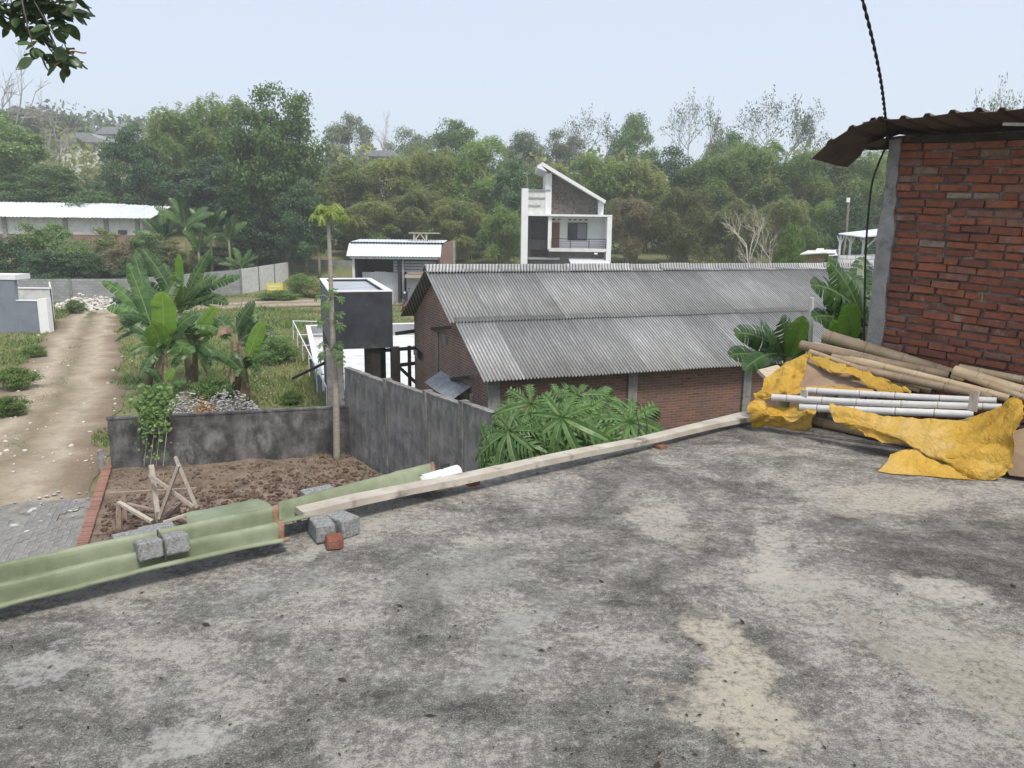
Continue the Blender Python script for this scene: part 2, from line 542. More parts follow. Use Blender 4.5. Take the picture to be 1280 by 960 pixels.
def m_deck():
    m, t, out = newmat('weathered_roof_concrete')
    v = coords(t, 'Object')
    big = noise(t, v, 1.0, 12, 0.72, 0.5)
    med = noise(t, v, 6.0, 10, 0.78, 0.3)
    fine = noise(t, v, 30, 8, 0.85)
    grit = noise(t, v, 150, 3, 0.85)
    brush = noise(t, coords(t, 'Object', (1.5, 3.2, 1)), 2.6, 10, 0.8, 0.4)
    col = ramp(t, big, [(0.30, (0.100, 0.095, 0.085)), (0.46, (0.159, 0.150, 0.136)), (0.62, (0.230, 0.218, 0.196)), (0.78, (0.328, 0.311, 0.277))])
    col = mix(t, ramp(t, med, [(0.42, 0.0), (0.66, 0.6)]), col, (0.277, 0.270, 0.249))
    col = mix(t, ramp(t, med, [(0.28, 0.5), (0.42, 0.0)]), col, (0.107, 0.101, 0.091))
    # pale aggregate and dark mould grains, their balance drifting over the slab
    gs = math_(t, 'ADD', fine, math_(t, 'MULTIPLY', math_(t, 'SUBTRACT', big, 0.5), 0.95))
    gs = math_(t, 'ADD', gs, math_(t, 'MULTIPLY', math_(t, 'SUBTRACT', brush, 0.5), 0.35))
    col = mix(t, ramp(t, gs, [(0.505, 0.0), (0.61, 0.88)]), col, (0.481, 0.457, 0.411))
    col = mix(t, ramp(t, gs, [(0.33, 0.9), (0.47, 0.0)]), col, (0.057, 0.052, 0.048))
    gg = math_(t, 'ADD', grit, math_(t, 'MULTIPLY', math_(t, 'SUBTRACT', med, 0.5), 0.35))
    col = mix(t, ramp(t, gg, [(0.36, 0.85), (0.44, 0.0)]), col, (0.057, 0.052, 0.047))
    col = mix(t, ramp(t, gg, [(0.55, 0.0), (0.64, 0.7)]), col, (0.573, 0.545, 0.489))
    # old cement smears and lime patches, each at its own place on the slab
    wob = N(t, 'ShaderNodeTexNoise', Scale=2.2, Detail=6.0, Roughness=0.7)
    t.links.new(v, wob.inputs['Vector'])
    sc = t.nodes.new('ShaderNodeVectorMath')
    sc.operation = 'MULTIPLY_ADD'
    sc.inputs[1].default_value = (0.9, 0.9, 0)
    sc.inputs[2].default_value = (-0.45, -0.45, 0)
    t.links.new(wob.outputs['Color'], sc.inputs[0])
    ad = t.nodes.new('ShaderNodeVectorMath')
    ad.operation = 'ADD'
    t.links.new(v, ad.inputs[0])
    t.links.new(sc.outputs[0], ad.inputs[1])
    patches = [(905, 815, 0.20, 0.40, 0.25, (0.532, 0.495, 0.391), 0.95), (935, 890, 0.26, 0.24, 0, (0.532, 0.495, 0.391), 0.95),
               (1120, 625, 0.55, 0.30, 0.3, (0.512, 0.474, 0.391), 0.85), (1190, 745, 0.20, 0.25, -0.5, (0.532, 0.505, 0.450), 0.9),
               (830, 655, 0.16, 0.42, 0.5, (0.471, 0.445, 0.391), 0.8), (955, 695, 0.10, 0.45, -0.2, (0.512, 0.485, 0.420), 0.85),
               (790, 558, 0.40, 0.22, 0.5, (0.471, 0.445, 0.391), 0.75), (1235, 850, 0.35, 0.35, 0.4, (0.471, 0.435, 0.362), 0.75),
               (640, 800, 0.10, 0.55, -0.6, (0.328, 0.323, 0.303), 0.5), (220, 930, 0.22, 0.10, 0.6, (0.491, 0.485, 0.450), 0.8),
               (40, 835, 0.16, 0.07, 0.4, (0.471, 0.464, 0.440), 0.7), (560, 720, 0.5, 0.3, 0.7, (0.287, 0.283, 0.265), 0.5),
               (1100, 800, 0.07, 0.4, 0.3, (0.389, 0.363, 0.303), 0.6), (330, 745, 0.35, 0.12, 0.7, (0.338, 0.334, 0.313), 0.5),
               (390, 690, 0.14, 0.06, 0.7, (0.461, 0.445, 0.411), 0.8)]
    for k, (px, py, rx, ry, rot, c, amt) in enumerate(patches):
        p = at(px, py, z=0)
        mp = N(t, 'ShaderNodeMapping')
        mp.vector_type = 'TEXTURE'
        mp.inputs['Location'].default_value = p
        mp.inputs['Rotation'].default_value = (0, 0, rot)
        mp.inputs['Scale'].default_value = (rx, ry, 1)
        t.links.new(ad.outputs[0], mp.inputs['Vector'])
        ln = t.nodes.new('ShaderNodeVectorMath')
        ln.operation = 'LENGTH'
        t.links.new(mp.outputs[0], ln.inputs[0])
        f = ramp(t, ln.outputs['Value'], [(0.62, amt), (1.0, 0.0)])
        f = math_(t, 'MULTIPLY', f, ramp(t, fine, [(0.38, 0.15), (0.54, 1.0)]))
        col = mix(t, f, col, c)
    h = math_(t, 'ADD', math_(t, 'MULTIPLY', fine, 0.6), math_(t, 'MULTIPLY', grit, 0.4))
    finish(t, out, col, 0.92, h, 0.02)
    return m


def m_plaster(name, base, pale, dark, sx=0.9):
    m, t, out = newmat(name)
    v = coords(t, 'Object')
    vs_ = coords(t, 'Object', (1.2, 1.2, 0.7))
    col = ramp(t, noise(t, v, 1.0, 5, 0.65), [(0.42, base), (0.68, pale)])
    col = mix(t, ramp(t, noise(t, vs_, 2.5, 6, 0.7), [(0.40, 0.85), (0.60, 0.0)]), col, dark)
    col = mix(t, ramp(t, noise(t, v, 22, 4, 0.7), [(0.55, 0.0), (0.75, 0.4)]), col, pale)
    finish(t, out, col, 0.95, noise(t, v, 60, 4, 0.7), 0.006)
    return m


M['plaster_dark'] = m_plaster('mould_dark_plaster', (0.105, 0.103, 0.103), (0.27, 0.265, 0.265), (0.035, 0.034, 0.035))
M['plaster_grey'] = m_plaster('streaked_grey_plaster', (0.22, 0.213, 0.203), (0.36, 0.35, 0.335), (0.10, 0.098, 0.095))


def m_asbestos():
    m, t, out = newmat('grey_asbestos_cement')
    v = coords(t, 'Object')
    r = objrand(t)
    va = t.nodes.new('ShaderNodeVectorMath')
    va.operation = 'ADD'
    t.links.new(v, va.inputs[0])
    sc = math_(t, 'MULTIPLY', r, 37.0)
    t.links.new(sc, va.inputs[1])
    mp = N(t, 'ShaderNodeMapping')
    mp.inputs['Scale'].default_value = (7, 0.9, 1)
    t.links.new(va.outputs[0], mp.inputs['Vector'])
    st = noise(t, mp.outputs[0], 1.6, 6, 0.7)
    sp = noise(t, va.outputs[0], 30, 4, 0.75)
    col = ramp(t, st, [(0.30, (0.30, 0.305, 0.31)), (0.50, (0.40, 0.405, 0.405)), (0.70, (0.52, 0.52, 0.51))])
    col = mix(t, ramp(t, sp, [(0.30, 0.7), (0.47, 0.0)]), col, (0.075, 0.08, 0.085))
    col = mix(t, ramp(t, sp, [(0.58, 0.0), (0.74, 0.6)]), col, (0.46, 0.455, 0.42))
    col = mix(t, ramp(t, noise(t, va.outputs[0], 1.3, 4), [(0.45, 0.0), (0.7, 0.5)]), col, (0.27, 0.265, 0.24))
    # troughs darkened in colour to strengthen the wave shading, partly as dirt
    xx = t.nodes.new('ShaderNodeSeparateXYZ')
    t.links.new(v, xx.inputs[0])
    cr = math_(t, 'COSINE', math_(t, 'MULTIPLY', xx.outputs[0], 2 * math.pi / 0.078))
    col = mix(t, ramp(t, math_(t, 'MULTIPLY_ADD', cr, 0.5), [(0.0, 0.0), (0.3, 0.0)]), col, col)
    dirt = ramp(t, math_(t, 'ADD', math_(t, 'MULTIPLY', cr, -0.5), 0.5), [(0.35, 0.0), (0.85, 0.80)])
    col = mix(t, dirt, col, (0.060, 0.062, 0.064))
    k = math_(t, 'MULTIPLY_ADD', r, 0.34)
    k.node.inputs[2].default_value = 0.83
    col = mix(t, 1.0, col, k, 'MULTIPLY')
    finish(t, out, col, 0.9, sp, 0.004)
    return m


def m_stone():
    m, t, out = newmat('dark_stone_cladding')
    v = coords(t, 'Object')
    vo = N(t, 'ShaderNodeTexVoronoi', Scale=5.5)
    t.links.new(v, vo.inputs['Vector'])
    ve = N(t, 'ShaderNodeTexVoronoi', Scale=5.5, feature='DISTANCE_TO_EDGE')
    t.links.new(v, ve.inputs['Vector'])
    sp = t.nodes.new('ShaderNodeSeparateColor')
    t.links.new(vo.outputs['Color'], sp.inputs[0])
    col = ramp(t, sp.outputs[0], [(0.0, (0.055, 0.048, 0.046)), (1.0, (0.135, 0.115, 0.105))])
    col = mix(t, ramp(t, ve.outputs['Distance'], [(0.02, 1.0), (0.06, 0.0)]), col, (0.20, 0.185, 0.175))
    finish(t, out, col, 0.9, ve.outputs['Distance'], 0.05)
    return m


def m_ground():
    m, t, out = newmat('field_ground')
    v = coords(t, 'Object')
    a = noise(t, v, 0.22, 5, 0.65)
    b = noise(t, v, 1.6, 6, 0.7)
    col = ramp(t, a, [(0.34, (0.21, 0.165, 0.10)), (0.43, (0.15, 0.155, 0.06)), (0.55, (0.09, 0.135, 0.035))])
    col = mix(t, ramp(t, b, [(0.40, 0.0), (0.65, 0.7)]), col, (0.22, 0.175, 0.115))
    col = mix(t, ramp(t, b, [(0.28, 0.6), (0.42, 0.0)]), col, (0.05, 0.065, 0.022))
    finish(t, out, col, 1.0, b, 0.08)
    return m


def m_road():
    m, t, out = newmat('dirt_track')
    v = coords(t, 'Object')
    u = coords(t, 'UV')
    sp = t.nodes.new('ShaderNodeSeparateXYZ')
    t.links.new(u, sp.inputs[0])
    wob = math_(t, 'MULTIPLY', math_(t, 'SUBTRACT', noise(t, v, 0.7, 4), 0.5), 0.35)
    x = math_(t, 'ADD', sp.outputs[0], wob)
    b = noise(t, v, 2.2, 6, 0.7)
    f = noise(t, v, 14, 5, 0.75)
    col = ramp(t, x, [(0.0, (0.174, 0.131, 0.090)), (0.16, (0.275, 0.224, 0.161)), (0.30, (0.416, 0.357, 0.272)), (0.42, (0.294, 0.245, 0.174)),
                      (0.52, (0.209, 0.179, 0.113)), (0.62, (0.323, 0.272, 0.198)), (0.74, (0.408, 0.349, 0.266)), (0.88, (0.237, 0.185, 0.132)), (1.0, (0.148, 0.113, 0.075))])
    col = mix(t, ramp(t, b, [(0.45, 0.0), (0.68, 0.55)]), col, (0.192, 0.149, 0.102))
    col = mix(t, ramp(t, f, [(0.58, 0.0), (0.72, 0.6)]), col, (0.458, 0.403, 0.320))
    col = mix(t, ramp(t, f, [(0.30, 0.6), (0.44, 0.0)]), col, (0.140, 0.108, 0.074))
    finish(t, out, col, 1.0, f, 0.03)
    return m


def m_brick_near():
    m, t, out = newmat('red_clay_brick')
    v = coords(t, 'Object')
    r = objrand(t)
    va = t.nodes.new('ShaderNodeVectorMath')
    va.operation = 'ADD'
    t.links.new(v, va.inputs[0])
    t.links.new(math_(t, 'MULTIPLY', r, 91.0), va.inputs[1])
    col = ramp(t, r, [(0.0, (0.165, 0.068, 0.046)), (0.25, (0.215, 0.080, 0.048)), (0.5, (0.255, 0.090, 0.050)), (0.8, (0.30, 0.108, 0.058)), (0.95, (0.23, 0.12, 0.085)), (1.0, (0.29, 0.22, 0.17))])
    n1 = noise(t, va.outputs[0], 18, 5, 0.7)
    col = mix(t, ramp(t, n1, [(0.45, 0.0), (0.68, 0.8)]), col, (0.10, 0.048, 0.038))
    col = mix(t, ramp(t, noise(t, va.outputs[0], 9, 4, 0.7), [(0.58, 0.0), (0.72, 0.55)]), col, (0.36, 0.30, 0.25))
    finish(t, out, col, 0.92, noise(t, va.outputs[0], 70, 4, 0.7), 0.004)
    return m


def m_tarp():
    m, t, out = newmat('yellow_tarpaulin')
    v = coords(t, 'Object')
    a = noise(t, v, 3.0, 5, 0.6)
    cr = N(t, 'ShaderNodeTexVoronoi', Scale=16.0, feature='DISTANCE_TO_EDGE')
    wob = N(t, 'ShaderNodeTexNoise', Scale=9.0, Detail=4.0)
    t.links.new(v, wob.inputs['Vector'])
    va = t.nodes.new('ShaderNodeVectorMath')
    va.operation = 'MULTIPLY_ADD'
    va.inputs[1].default_value = (0.12, 0.12, 0.12)
    t.links.new(wob.outputs['Color'], va.inputs[0])
    t.links.new(v, va.inputs[2])
    t.links.new(va.outputs[0], cr.inputs['Vector'])
    col = ramp(t, a, [(0.30, (0.36, 0.205, 0.022)), (0.50, (0.47, 0.285, 0.036)), (0.70, (0.50, 0.345, 0.115))])
    col = mix(t, ramp(t, cr.outputs['Distance'], [(0.0, 0.16), (0.04, 0.0)]), col, (0.30, 0.17, 0.02))
    col = mix(t, ramp(t, noise(t, v, 30, 4, 0.7), [(0.55, 0.0), (0.75, 0.3)]), col, (0.35, 0.24, 0.07))
    h = math_(t, 'ADD', math_(t, 'MULTIPLY', ramp(t, cr.outputs['Distance'], [(0.0, 0.0), (0.10, 1.0)]), 0.3), noise(t, v, 22, 4, 0.6))
    p = finish(t, out, col, 0.6, h, 0.008, 0.8, spec=0.35)
    return m


def m_bamboo(name, c1, c2, dark, band):
    m, t, out = newmat(name)
    v = coords(t, 'Object')
    col = ramp(t, noise(t, v, 3.5, 5, 0.7), [(0.32, c1), (0.66, c2)])
    col = mix(t, ramp(t, noise(t, v, 9, 4, 0.75), [(0.57, 0.0), (0.70, 0.55)]), col, dark)
    k = math_(t, 'MULTIPLY_ADD', objrand(t), 0.4)
    k.node.inputs[2].default_value = 0.8
    col = mix(t, 1.0, col, k, 'MULTIPLY')
    finish(t, out, col, 0.55, noise(t, v, 50, 3), 0.001, spec=0.35)
    return m


M['deck'] = m_deck()
M['asbestos'] = m_asbestos()
M['stone_clad'] = m_stone()
M['ground'] = m_ground()
M['road'] = m_road()
M['brick'] = m_brick_near()
M['tarp'] = m_tarp()
M['bamboo'] = m_bamboo('dry_bamboo', (0.38, 0.275, 0.165), (0.54, 0.43, 0.275), (0.22, 0.155, 0.095), 0)
M['bamboo_dark'] = m_bamboo('mouldy_bamboo', (0.23, 0.165, 0.105), (0.40, 0.30, 0.20), (0.10, 0.078, 0.055), 0)
M['bamboo_white'] = m_bamboo('whitewashed_bamboo', (0.56, 0.55, 0.53), (0.68, 0.67, 0.65), (0.42, 0.38, 0.33), 0)
M['brick_far'] = brickmat('warehouse_brick', (0.115, 0.048, 0.036), (0.225, 0.092, 0.060), (0.20, 0.175, 0.15), ms=0.009)  # long wall brick, its colour darkened for the shade under the eave
M['brick_far_dark'] = brickmat('old_gable_brick', (0.16, 0.075, 0.055), (0.30, 0.14, 0.095), (0.38, 0.33, 0.28), ms=0.010, grime=(0.10, 0.08, 0.07))
M['brick_shed'] = brickmat('shed_brick', (0.25, 0.12, 0.09), (0.33, 0.18, 0.14), (0.30, 0.26, 0.23))
M['blockwall'] = brickmat('concrete_block_wall', (0.25, 0.265, 0.27), (0.34, 0.35, 0.35), (0.22, 0.22, 0.215), 0.40, 0.20, 0.012, (0.16, 0.16, 0.15), 0.5)
M['blockwall_white'] = brickmat('whitewashed_block_wall', (0.55, 0.57, 0.60), (0.66, 0.68, 0.70), (0.34, 0.35, 0.36), 0.42, 0.21, 0.02, (0.35, 0.36, 0.37), 0.6)
M['paver'] = simple('grey_paver', (0.185, 0.180, 0.172), (0.255, 0.248, 0.238), 8, 0.95, 0.003, 60, rnd=0.12)
M['paver_bed'] = simple('paver_joint_sand', (0.15, 0.14, 0.125), (0.27, 0.255, 0.23), 3, 1.0, 0.004, 40)
M['sand'] = simple('orange_sand', (0.36, 0.19, 0.08), (0.42, 0.24, 0.11), 5, 1.0, 0.01, 30)
M['rubble'] = simple('pale_rubble', (0.30, 0.29, 0.28), (0.52, 0.51, 0.50), 3, 0.95, 0.01, 20)
M['rubble_white'] = simple('lime_rubble', (0.44, 0.41, 0.37), (0.62, 0.60, 0.56), 1.5, 0.95, 0.01, 20)
M['litter'] = simple('leaf_litter', (0.022, 0.018, 0.015), (0.06, 0.045, 0.03), 8, 0.95)
M['hill'] = simple('wooded_slope', (0.05, 0.06, 0.03), (0.13, 0.105, 0.07), 0.12, 1.0)

# ------------------------------------------------------------------ terrain
def smooth(a, b, x):
    t = np.clip((x - a) / (b - a), 0, 1)
    return t * t * (3 - 2 * t)


def hgt(X, Y):
    X = np.asarray(X, float)
    Y = np.asarray(Y, float)
    h = G + 3.0 * smooth(70, 90, Y) + 0.06 * np.maximum(Y - 95, 0) * (Y < 400)
    h = h + 17 * smooth(110, 230, Y) * smooth(-35, -110, X)
    h = h + 2.0 * smooth(60, 76, Y) * smooth(-24, -34, X)
    return h


def gz(X, Y):
    return float(hgt(X, Y))


xs = np.concatenate([np.arange(-300, -59, 15), np.arange(-60, 61, 3), np.arange(75, 301, 15)])
ys = np.concatenate([[-60, -15], np.arange(0, 121, 3), np.arange(130, 381, 12)])
GX, GY = np.meshgrid(xs, ys)
GZ = hgt(np.clip(GX, -300, 300), np.minimum(GY, 380))
rng = np.random.default_rng(3)
GZ = GZ + rng.normal(0, 0.05, GZ.shape) * (GY > 86)
nx, ny = len(xs), len(ys)
idx = np.arange(nx * ny).reshape(ny, nx)
Fq = np.stack([idx[:-1, :-1], idx[:-1, 1:], idx[1:, 1:], idx[1:, :-1]], -1).reshape(-1, 4)
g = link('ground', npmesh('ground', np.stack([GX, GY, GZ], -1).reshape(-1, 3), Fq, M['ground'], True))
tag(g, 'green and brown rough field and wooded slopes', None, kind='structure')


def strip(name, left, right, z, mat, label, sub=10):
    """a ground sheet between two edges given as pixel lists, u running across it"""
    Lp = [at(px, py, z=z) for px, py in left]
    Rp = [at(px, py, z=z) for px, py in right]
    rows = []
    for i in range(len(Lp) - 1):
        for k in range(6):
            tt = k / 6
            rows.append((Lp[i].lerp(Lp[i + 1], tt), Rp[i].lerp(Rp[i + 1], tt)))
    rows.append((Lp[-1], Rp[-1]))
    rd = random.Random(5)
    V, F, UV = [], [], []
    for a, b in rows:
        d = (b - a).normalized()
        a = a - d * rd.uniform(-0.2, 0.2)
        b = b + d * rd.uniform(-0.2, 0.2)
        for j in range(sub + 1):
            q = a.lerp(b, j / sub)
            V.append(q)
            UV.append((j / sub, 0))
    n = sub + 1
    for i in range(len(rows) - 1):
        for j in range(sub):
            F.append((i * n + j, i * n + j + 1, (i + 1) * n + j + 1, (i + 1) * n + j))
    m = bpy.data.meshes.new(name)
    m.from_pydata([tuple(p) for p in V], [], F)
    uvl = m.uv_layers.new(name='UVMap')
    for lp in m.loops:
        uvl.data[lp.index].uv = UV[lp.vertex_index]
    m.materials.append(mat)
    o = link(name, m)
    tag(o, label, None, kind='structure')
    return o, [(a, b) for a, b in zip(Lp, Rp)]


ROADL = [(-330, 700), (-170, 600), (-60, 540), (-5, 490), (28, 450), (58, 418), (72, 400), (90, 390)]
ROADR = [(108, 700), (122, 600), (140, 540), (150, 490), (153, 450), (152, 418), (148, 400), (150, 388)]
_, road_e = strip('dirt_road', ROADL, ROADR, G + 0.02, M['road'], 'pale dirt road with two worn wheel tracks')
_, path_e = strip('dirt_path', [(105, 387), (180, 384), (260, 378), (340, 374), (450, 372), (560, 371)],
                  [(140, 398), (200, 393), (270, 388), (340, 384), (450, 382), (560, 381)], G + 0.034, M['road'], 'pale dirt path crossing behind the banana plants', 6)

# ------------------------------------------------------------------ roof deck we stand on
E0, E1 = at(0, 735, z=0), at(935, 524, z=0)
ED = (E1 - E0).normalized()                      # along the deck edge
EN = Vector((ED.y, -ED.x, 0))                    # into the deck
rd = random.Random(11)
edge = []
for k in range(81):
    s = -9 + 22 * k / 80
    edge.append(E0 + ED * s + EN * (0.012 * rd.uniform(-1, 1) + 0.02 * math.sin(s * 2.1)))
deck_poly = edge + [edge[-1] + EN * 14, edge[0] + EN * 14]
mb = MB().prism([p + Vector((0, 0, -0.13)) for p in deck_poly], (0, 0, 0.13))
part('roof_deck', mb, M['deck'], fix=True)['kind'] = 'structure'
bpy.data.objects['roof_deck']['label'] = 'stained grey concrete roof deck in the foreground'
mb = MB().prism([p + EN * 0.25 + Vector((0, 0, G - 0.2)) for p in (edge[0], edge[-1])] + [p - EN * 0.25 + Vector((0, 0, G - 0.2)) for p in deck_poly[-2:]],
                (0, 0, -G + 0.2 - 0.134))
o = part('house_below_deck', mb, M['plaster_grey'], fix=True)
tag(o, 'plastered house walls under the concrete roof deck', kind='structure')

# dark leaf bits and twigs scattered on the deck
rngl = np.random.default_rng(8)
V, F = [], []
cnt = 0
while cnt < 420:
    px, py = rngl.uniform(-60, 1300), rngl.uniform(600, 985)
    q = at(px, py, z=0.0)
    if (q - E0).dot(EN) < 0.06:
        continue
    if rngl.random() < 0.25:
        s = rngl.uniform(-1, 7)
        q = E0 + ED * s + EN * abs(rngl.normal(0.05, 0.12))
    a = rngl.uniform(0, 6.28)
    l = rngl.uniform(0.004, 0.012) * (1 + (rngl.random() < 0.08) * 1.3)
    wd = l * rngl.uniform(0.2, 0.5)
    d = np.array([math.cos(a), math.sin(a), 0])
    e = np.array([-d[1], d[0], 0])
    c = np.array(q) + [0, 0, 0.003]
    b = len(V)
    V += [c - d * l, c - e * wd + [0, 0, 0.004], c + d * l + [0, 0, 0.003], c + e * wd + [0, 0, 0.004]]
    F.append((b, b + 1, b + 2, b + 3))
    cnt += 1
tag(link('leaf_litter', npmesh('leaf_litter', V, F, M['litter'])), 'small dark leaf bits and twigs littering the deck', 'litter', kind='stuff')
# ------------------------------------------------------------------ brick house at the right
from mathutils import noise as mnoise
Z1 = Vector((0, 0, 1))
C0 = at(1098, 300, Y=6.6)
C0.z = 0
WD = EN.copy()                                    # along its front wall, towards the camera
TILT = 0.045
hs = thing('brick_house', C0, 'red brick house with concrete corner pillar and rusty brown roof at right', 'house')
wall_o = place('wall', fixn(MB().bb(0.02, 4.5, 0.024, 0.13, -0.02, 2.36).mesh('wall', M['mortar'])), C0, WD, ED, Z1, hs)


def brick_mesh(seed):
    r_ = random.Random(seed)
    a, b, c, ch = 0.1, 0.05, 0.0262, 0.005
    V = []
    for sz in (-1, 1):
        for sy in (-1, 1):
            for sx in (-1, 1):
                j = lambda: r_.uniform(-0.0045, 0.0045)
                V.append((sx * (a - ch) + j(), sy * b + j(), sz * (c - ch) + j()))
                V.append((sx * (a - ch) + j(), sy * (b - ch) + j(), sz * c + j()))
                V.append((sx * a + j(), sy * (b - ch) + j(), sz * (c - ch) + j()))
    import bmesh
    bm = bmesh.new()
    vv = [bm.verts.new(p) for p in V]
    bmesh.ops.convex_hull(bm, input=vv)
    m = bpy.data.meshes.new('brick')
    bm.to_mesh(m)
    bm.free()
    m.materials.append(M['brick'])
    return m


BR = [brick_mesh(i) for i in range(8)]
rd = random.Random(21)
nb = 0
rest = MB()
PIT = 0.0625
for row in range(38):
    z0 = 0.02 + row * PIT
    s = rd.uniform(0.075, 0.16)
    while s < 4.3:
        L = 0.2 * rd.uniform(0.88, 1.08)
        if rd.random() < 0.12:
            L *= 0.55
        zc = z0 + PIT / 2 - TILT * s + rd.uniform(-0.0045, 0.0045)
        c = C0 + WD * (s + L / 2) + ED * (0.05 + rd.uniform(-0.009, 0.016)) + Z1 * zc
        if nb < 298 and s < 1.5 and zc > 0.0:
            k = rd.uniform(-0.012, 0.012) - TILT
            X = (WD + Z1 * k).normalized()
            Zz = (Z1 - WD * k).normalized()
            o = place('brick', BR[rd.randrange(8)], c, X, ED, Zz, None, (L / 0.2, 1, rd.uniform(0.82, 1.04)))
            o.parent = wall_o
            o.matrix_parent_inverse = Matrix.Identity(4)
            mw = Matrix.LocRotScale(wloc(hs) , wall_o.rotation_euler.to_quaternion(), None)
            me = Matrix.LocRotScale(c, o.rotation_euler.to_quaternion(), o.scale)
            o.matrix_basis = mw.inverted() @ me
            nb += 1
        elif s >= 1.5:
            rest.box(c, (L, 0.1, 0.05), (WD, ED, Z1))
        s += L + rd.uniform(0.006, 0.026)
o = part('brick_courses', rest, M['brick'], hs)
o['kind'] = 'stuff'
# corner pillar, rough plaster over concrete
P = []
rd = random.Random(4)
mb = MB()
rings = []
for k in range(25):
    z = -0.02 + 2.40 * k / 24
    wr = 0.112 + 0.010 * rd.uniform(-1, 1) + (0.012 if z < 1.75 else 0.0)
    xl = -0.005 + 0.006 * rd.uniform(-1, 1) + (0.02 if z > 1.75 else 0)
    rings.append([C0 + WD * a + ED * b + Z1 * z for a, b in ((xl, -0.02 + 0.004 * rd.uniform(-1, 1)), (wr, -0.014 + 0.006 * rd.uniform(-1, 1)), (wr, 0.14), (xl, 0.14))])
V = [p for r_ in rings for p in r_]
F = []
for i in range(24):
    for k in range(4):
        F.append((i * 4 + k, i * 4 + (k + 1) % 4, i * 4 + 4 + (k + 1) % 4, i * 4 + 4 + k))
F += [(3, 2, 1, 0), tuple(96 + k for k in range(4))]
part('pillar', MB().add(V, F), M['pillar'], hs, fix=True)
part('side_wall', MB().box(C0 + ED * 2.2 + WD * 0.07 + Z1 * 1.15, (4.1, 0.12, 2.3), (ED, WD, Z1)), M['mortar'], hs)
part('back_wall', MB().box(C0 + ED * 4.3 + WD * 2.2 + Z1 * 1.15, (4.4, 0.12, 2.3), (WD, ED, Z1)), M['mortar'], hs)
mb = MB()
mb.beam(C0 + WD * 0.18 + ED * 0.02 + Z1 * 2.352, C0 + WD * 4.4 + ED * 0.02 + Z1 * (2.352 - TILT * 4.2), 0.06, 0.05)
part('wall_plate', mb, M['dark_wood'], hs)


def roof_z(s, d):
    z = 2.425 - TILT * s * 0.40 + 0.015 * d
    if s < 0.12:
        z -= 0.95 * (s - 0.12) ** 2
    if d < 0:
        z += -0.10 * d
    return z


S0 = -0.40
for sh in range(5):
    sa, sb = (S0, S0 + 0.44) if sh == 0 else (S0 + 0.41 + (sh - 1) * 0.85, S0 + 0.41 + sh * 0.85 + 0.03)
    prof = []
    s = sa
    rib = 0
    while s < sb - 0.02:
        prof += [(s, 0), (s + 0.115, 0), (s + 0.130, 0.024), (s + 0.160, 0.024)]
        s += 0.175
    prof.append((s, 0))
    rows = []
    for d in ((-0.46, -0.3, -0.1, 0.10) if sh == 0 else (-0.46, -0.2, 0.05, 0.6, 1.6, 3.0, 4.6)):
        rows.append([C0 + WD * q + ED * d + Z1 * (roof_z(q, d) + hh + (0.004 if sh % 2 else 0) + 0.006 * math.sin(q * 9 + sh)) for q, hh in prof])
    o = part('roof_sheet', MB().grid(rows), M['roof_brown'], hs)
    md = o.modifiers.new('thickness', 'SOLIDIFY')
    md.thickness = 0.004
for k, d in enumerate((0.03, 1.5, 3.0)):
    part('rafter', MB().beam(C0 + WD * -0.2 + ED * (d + 0.06) + Z1 * 2.335, C0 + WD * 4.2 + ED * (d + 0.06) + Z1 * (2.335 - TILT * 0.55 * 4.2), 0.05, 0.06), M['dark_wood'], hs)
part('rafter', MB().beam(C0 + WD * 1.0 - ED * 0.40 + Z1 * 2.36, C0 + WD * 1.45 - ED * 0.1 + Z1 * 2.33, 0.02, 0.02), M['wood_pale_old'], hs)
# torn lower sheet under the curl
o = part('roof_scrap', MB().grid([[C0 + WD * q + ED * d + Z1 * (roof_z(q, d) - 0.055) for q in (-0.12, 0.0, 0.14, 0.25)] for d in (-0.12, 0.2, 0.5)]), M['roof_brown'], hs)
o.modifiers.new('thickness', 'SOLIDIFY').thickness = 0.004


# ------------------------------------------------------------------ cables
def bez(p, n=16):
    """Catmull-Rom through points"""
    p = [Vector(q) for q in p]
    P = [p[0] * 2 - p[1]] + p + [p[-1] * 2 - p[-2]]
    out = []
    for i in range(1, len(P) - 2):
        for k in range(n):
            t = k / n
            a, b, c, d = P[i - 1], P[i], P[i + 1], P[i + 2]
            out.append(0.5 * ((2 * b) + (c - a) * t + (2 * a - 5 * b + 4 * c - d) * t * t + (3 * b - a - 3 * c + d) * t ** 3))
    out.append(p[-1])
    return out


ck = C0 + WD * 0.02 - ED * 0.05 + Z1 * 2.33
pts = bez([ck, at(1107, 150, Y=6.2), at(1099, 90, Y=5.8), at(1078, 0, Y=5.2), at(1030, -160, Y=4.3), at(930, -420, Y=3.2)], 40)
cb = thing('power_cable', ck, 'black twisted power cable rising into the sky above the brick house', 'cable')
for ph in (0, math.pi):
    q = []
    for i, p in enumerate(pts):
        T = (pts[min(i + 1, len(pts) - 1)] - pts[max(i - 1, 0)]).normalized()
        A = T.cross(Vector((0, 1, 0))).normalized()
        B = T.cross(A)
        a = i * 0.72 + ph
        q.append(p + (A * math.cos(a) + B * math.sin(a)) * 0.006)
    part('strand', MB().tube(q, 0.0068, 6), M['cable'], cb, True)
pts = bez([ck + Vector((0, 0, 0.01)), at(1098, 205, Y=6.35), at(1089, 235, Y=6.35), at(1083, 300, Y=6.4), at(1081, 360, Y=6.45), at(1080, 440, Y=6.5), at(1082, 500, Y=6.5)], 10)
tag(part('drop_cable', MB().tube(pts, 0.0085, 6), M['cable'], None, True, base=pts[-1]), 'black cable hanging down beside the concrete pillar of the brick house', 'cable')

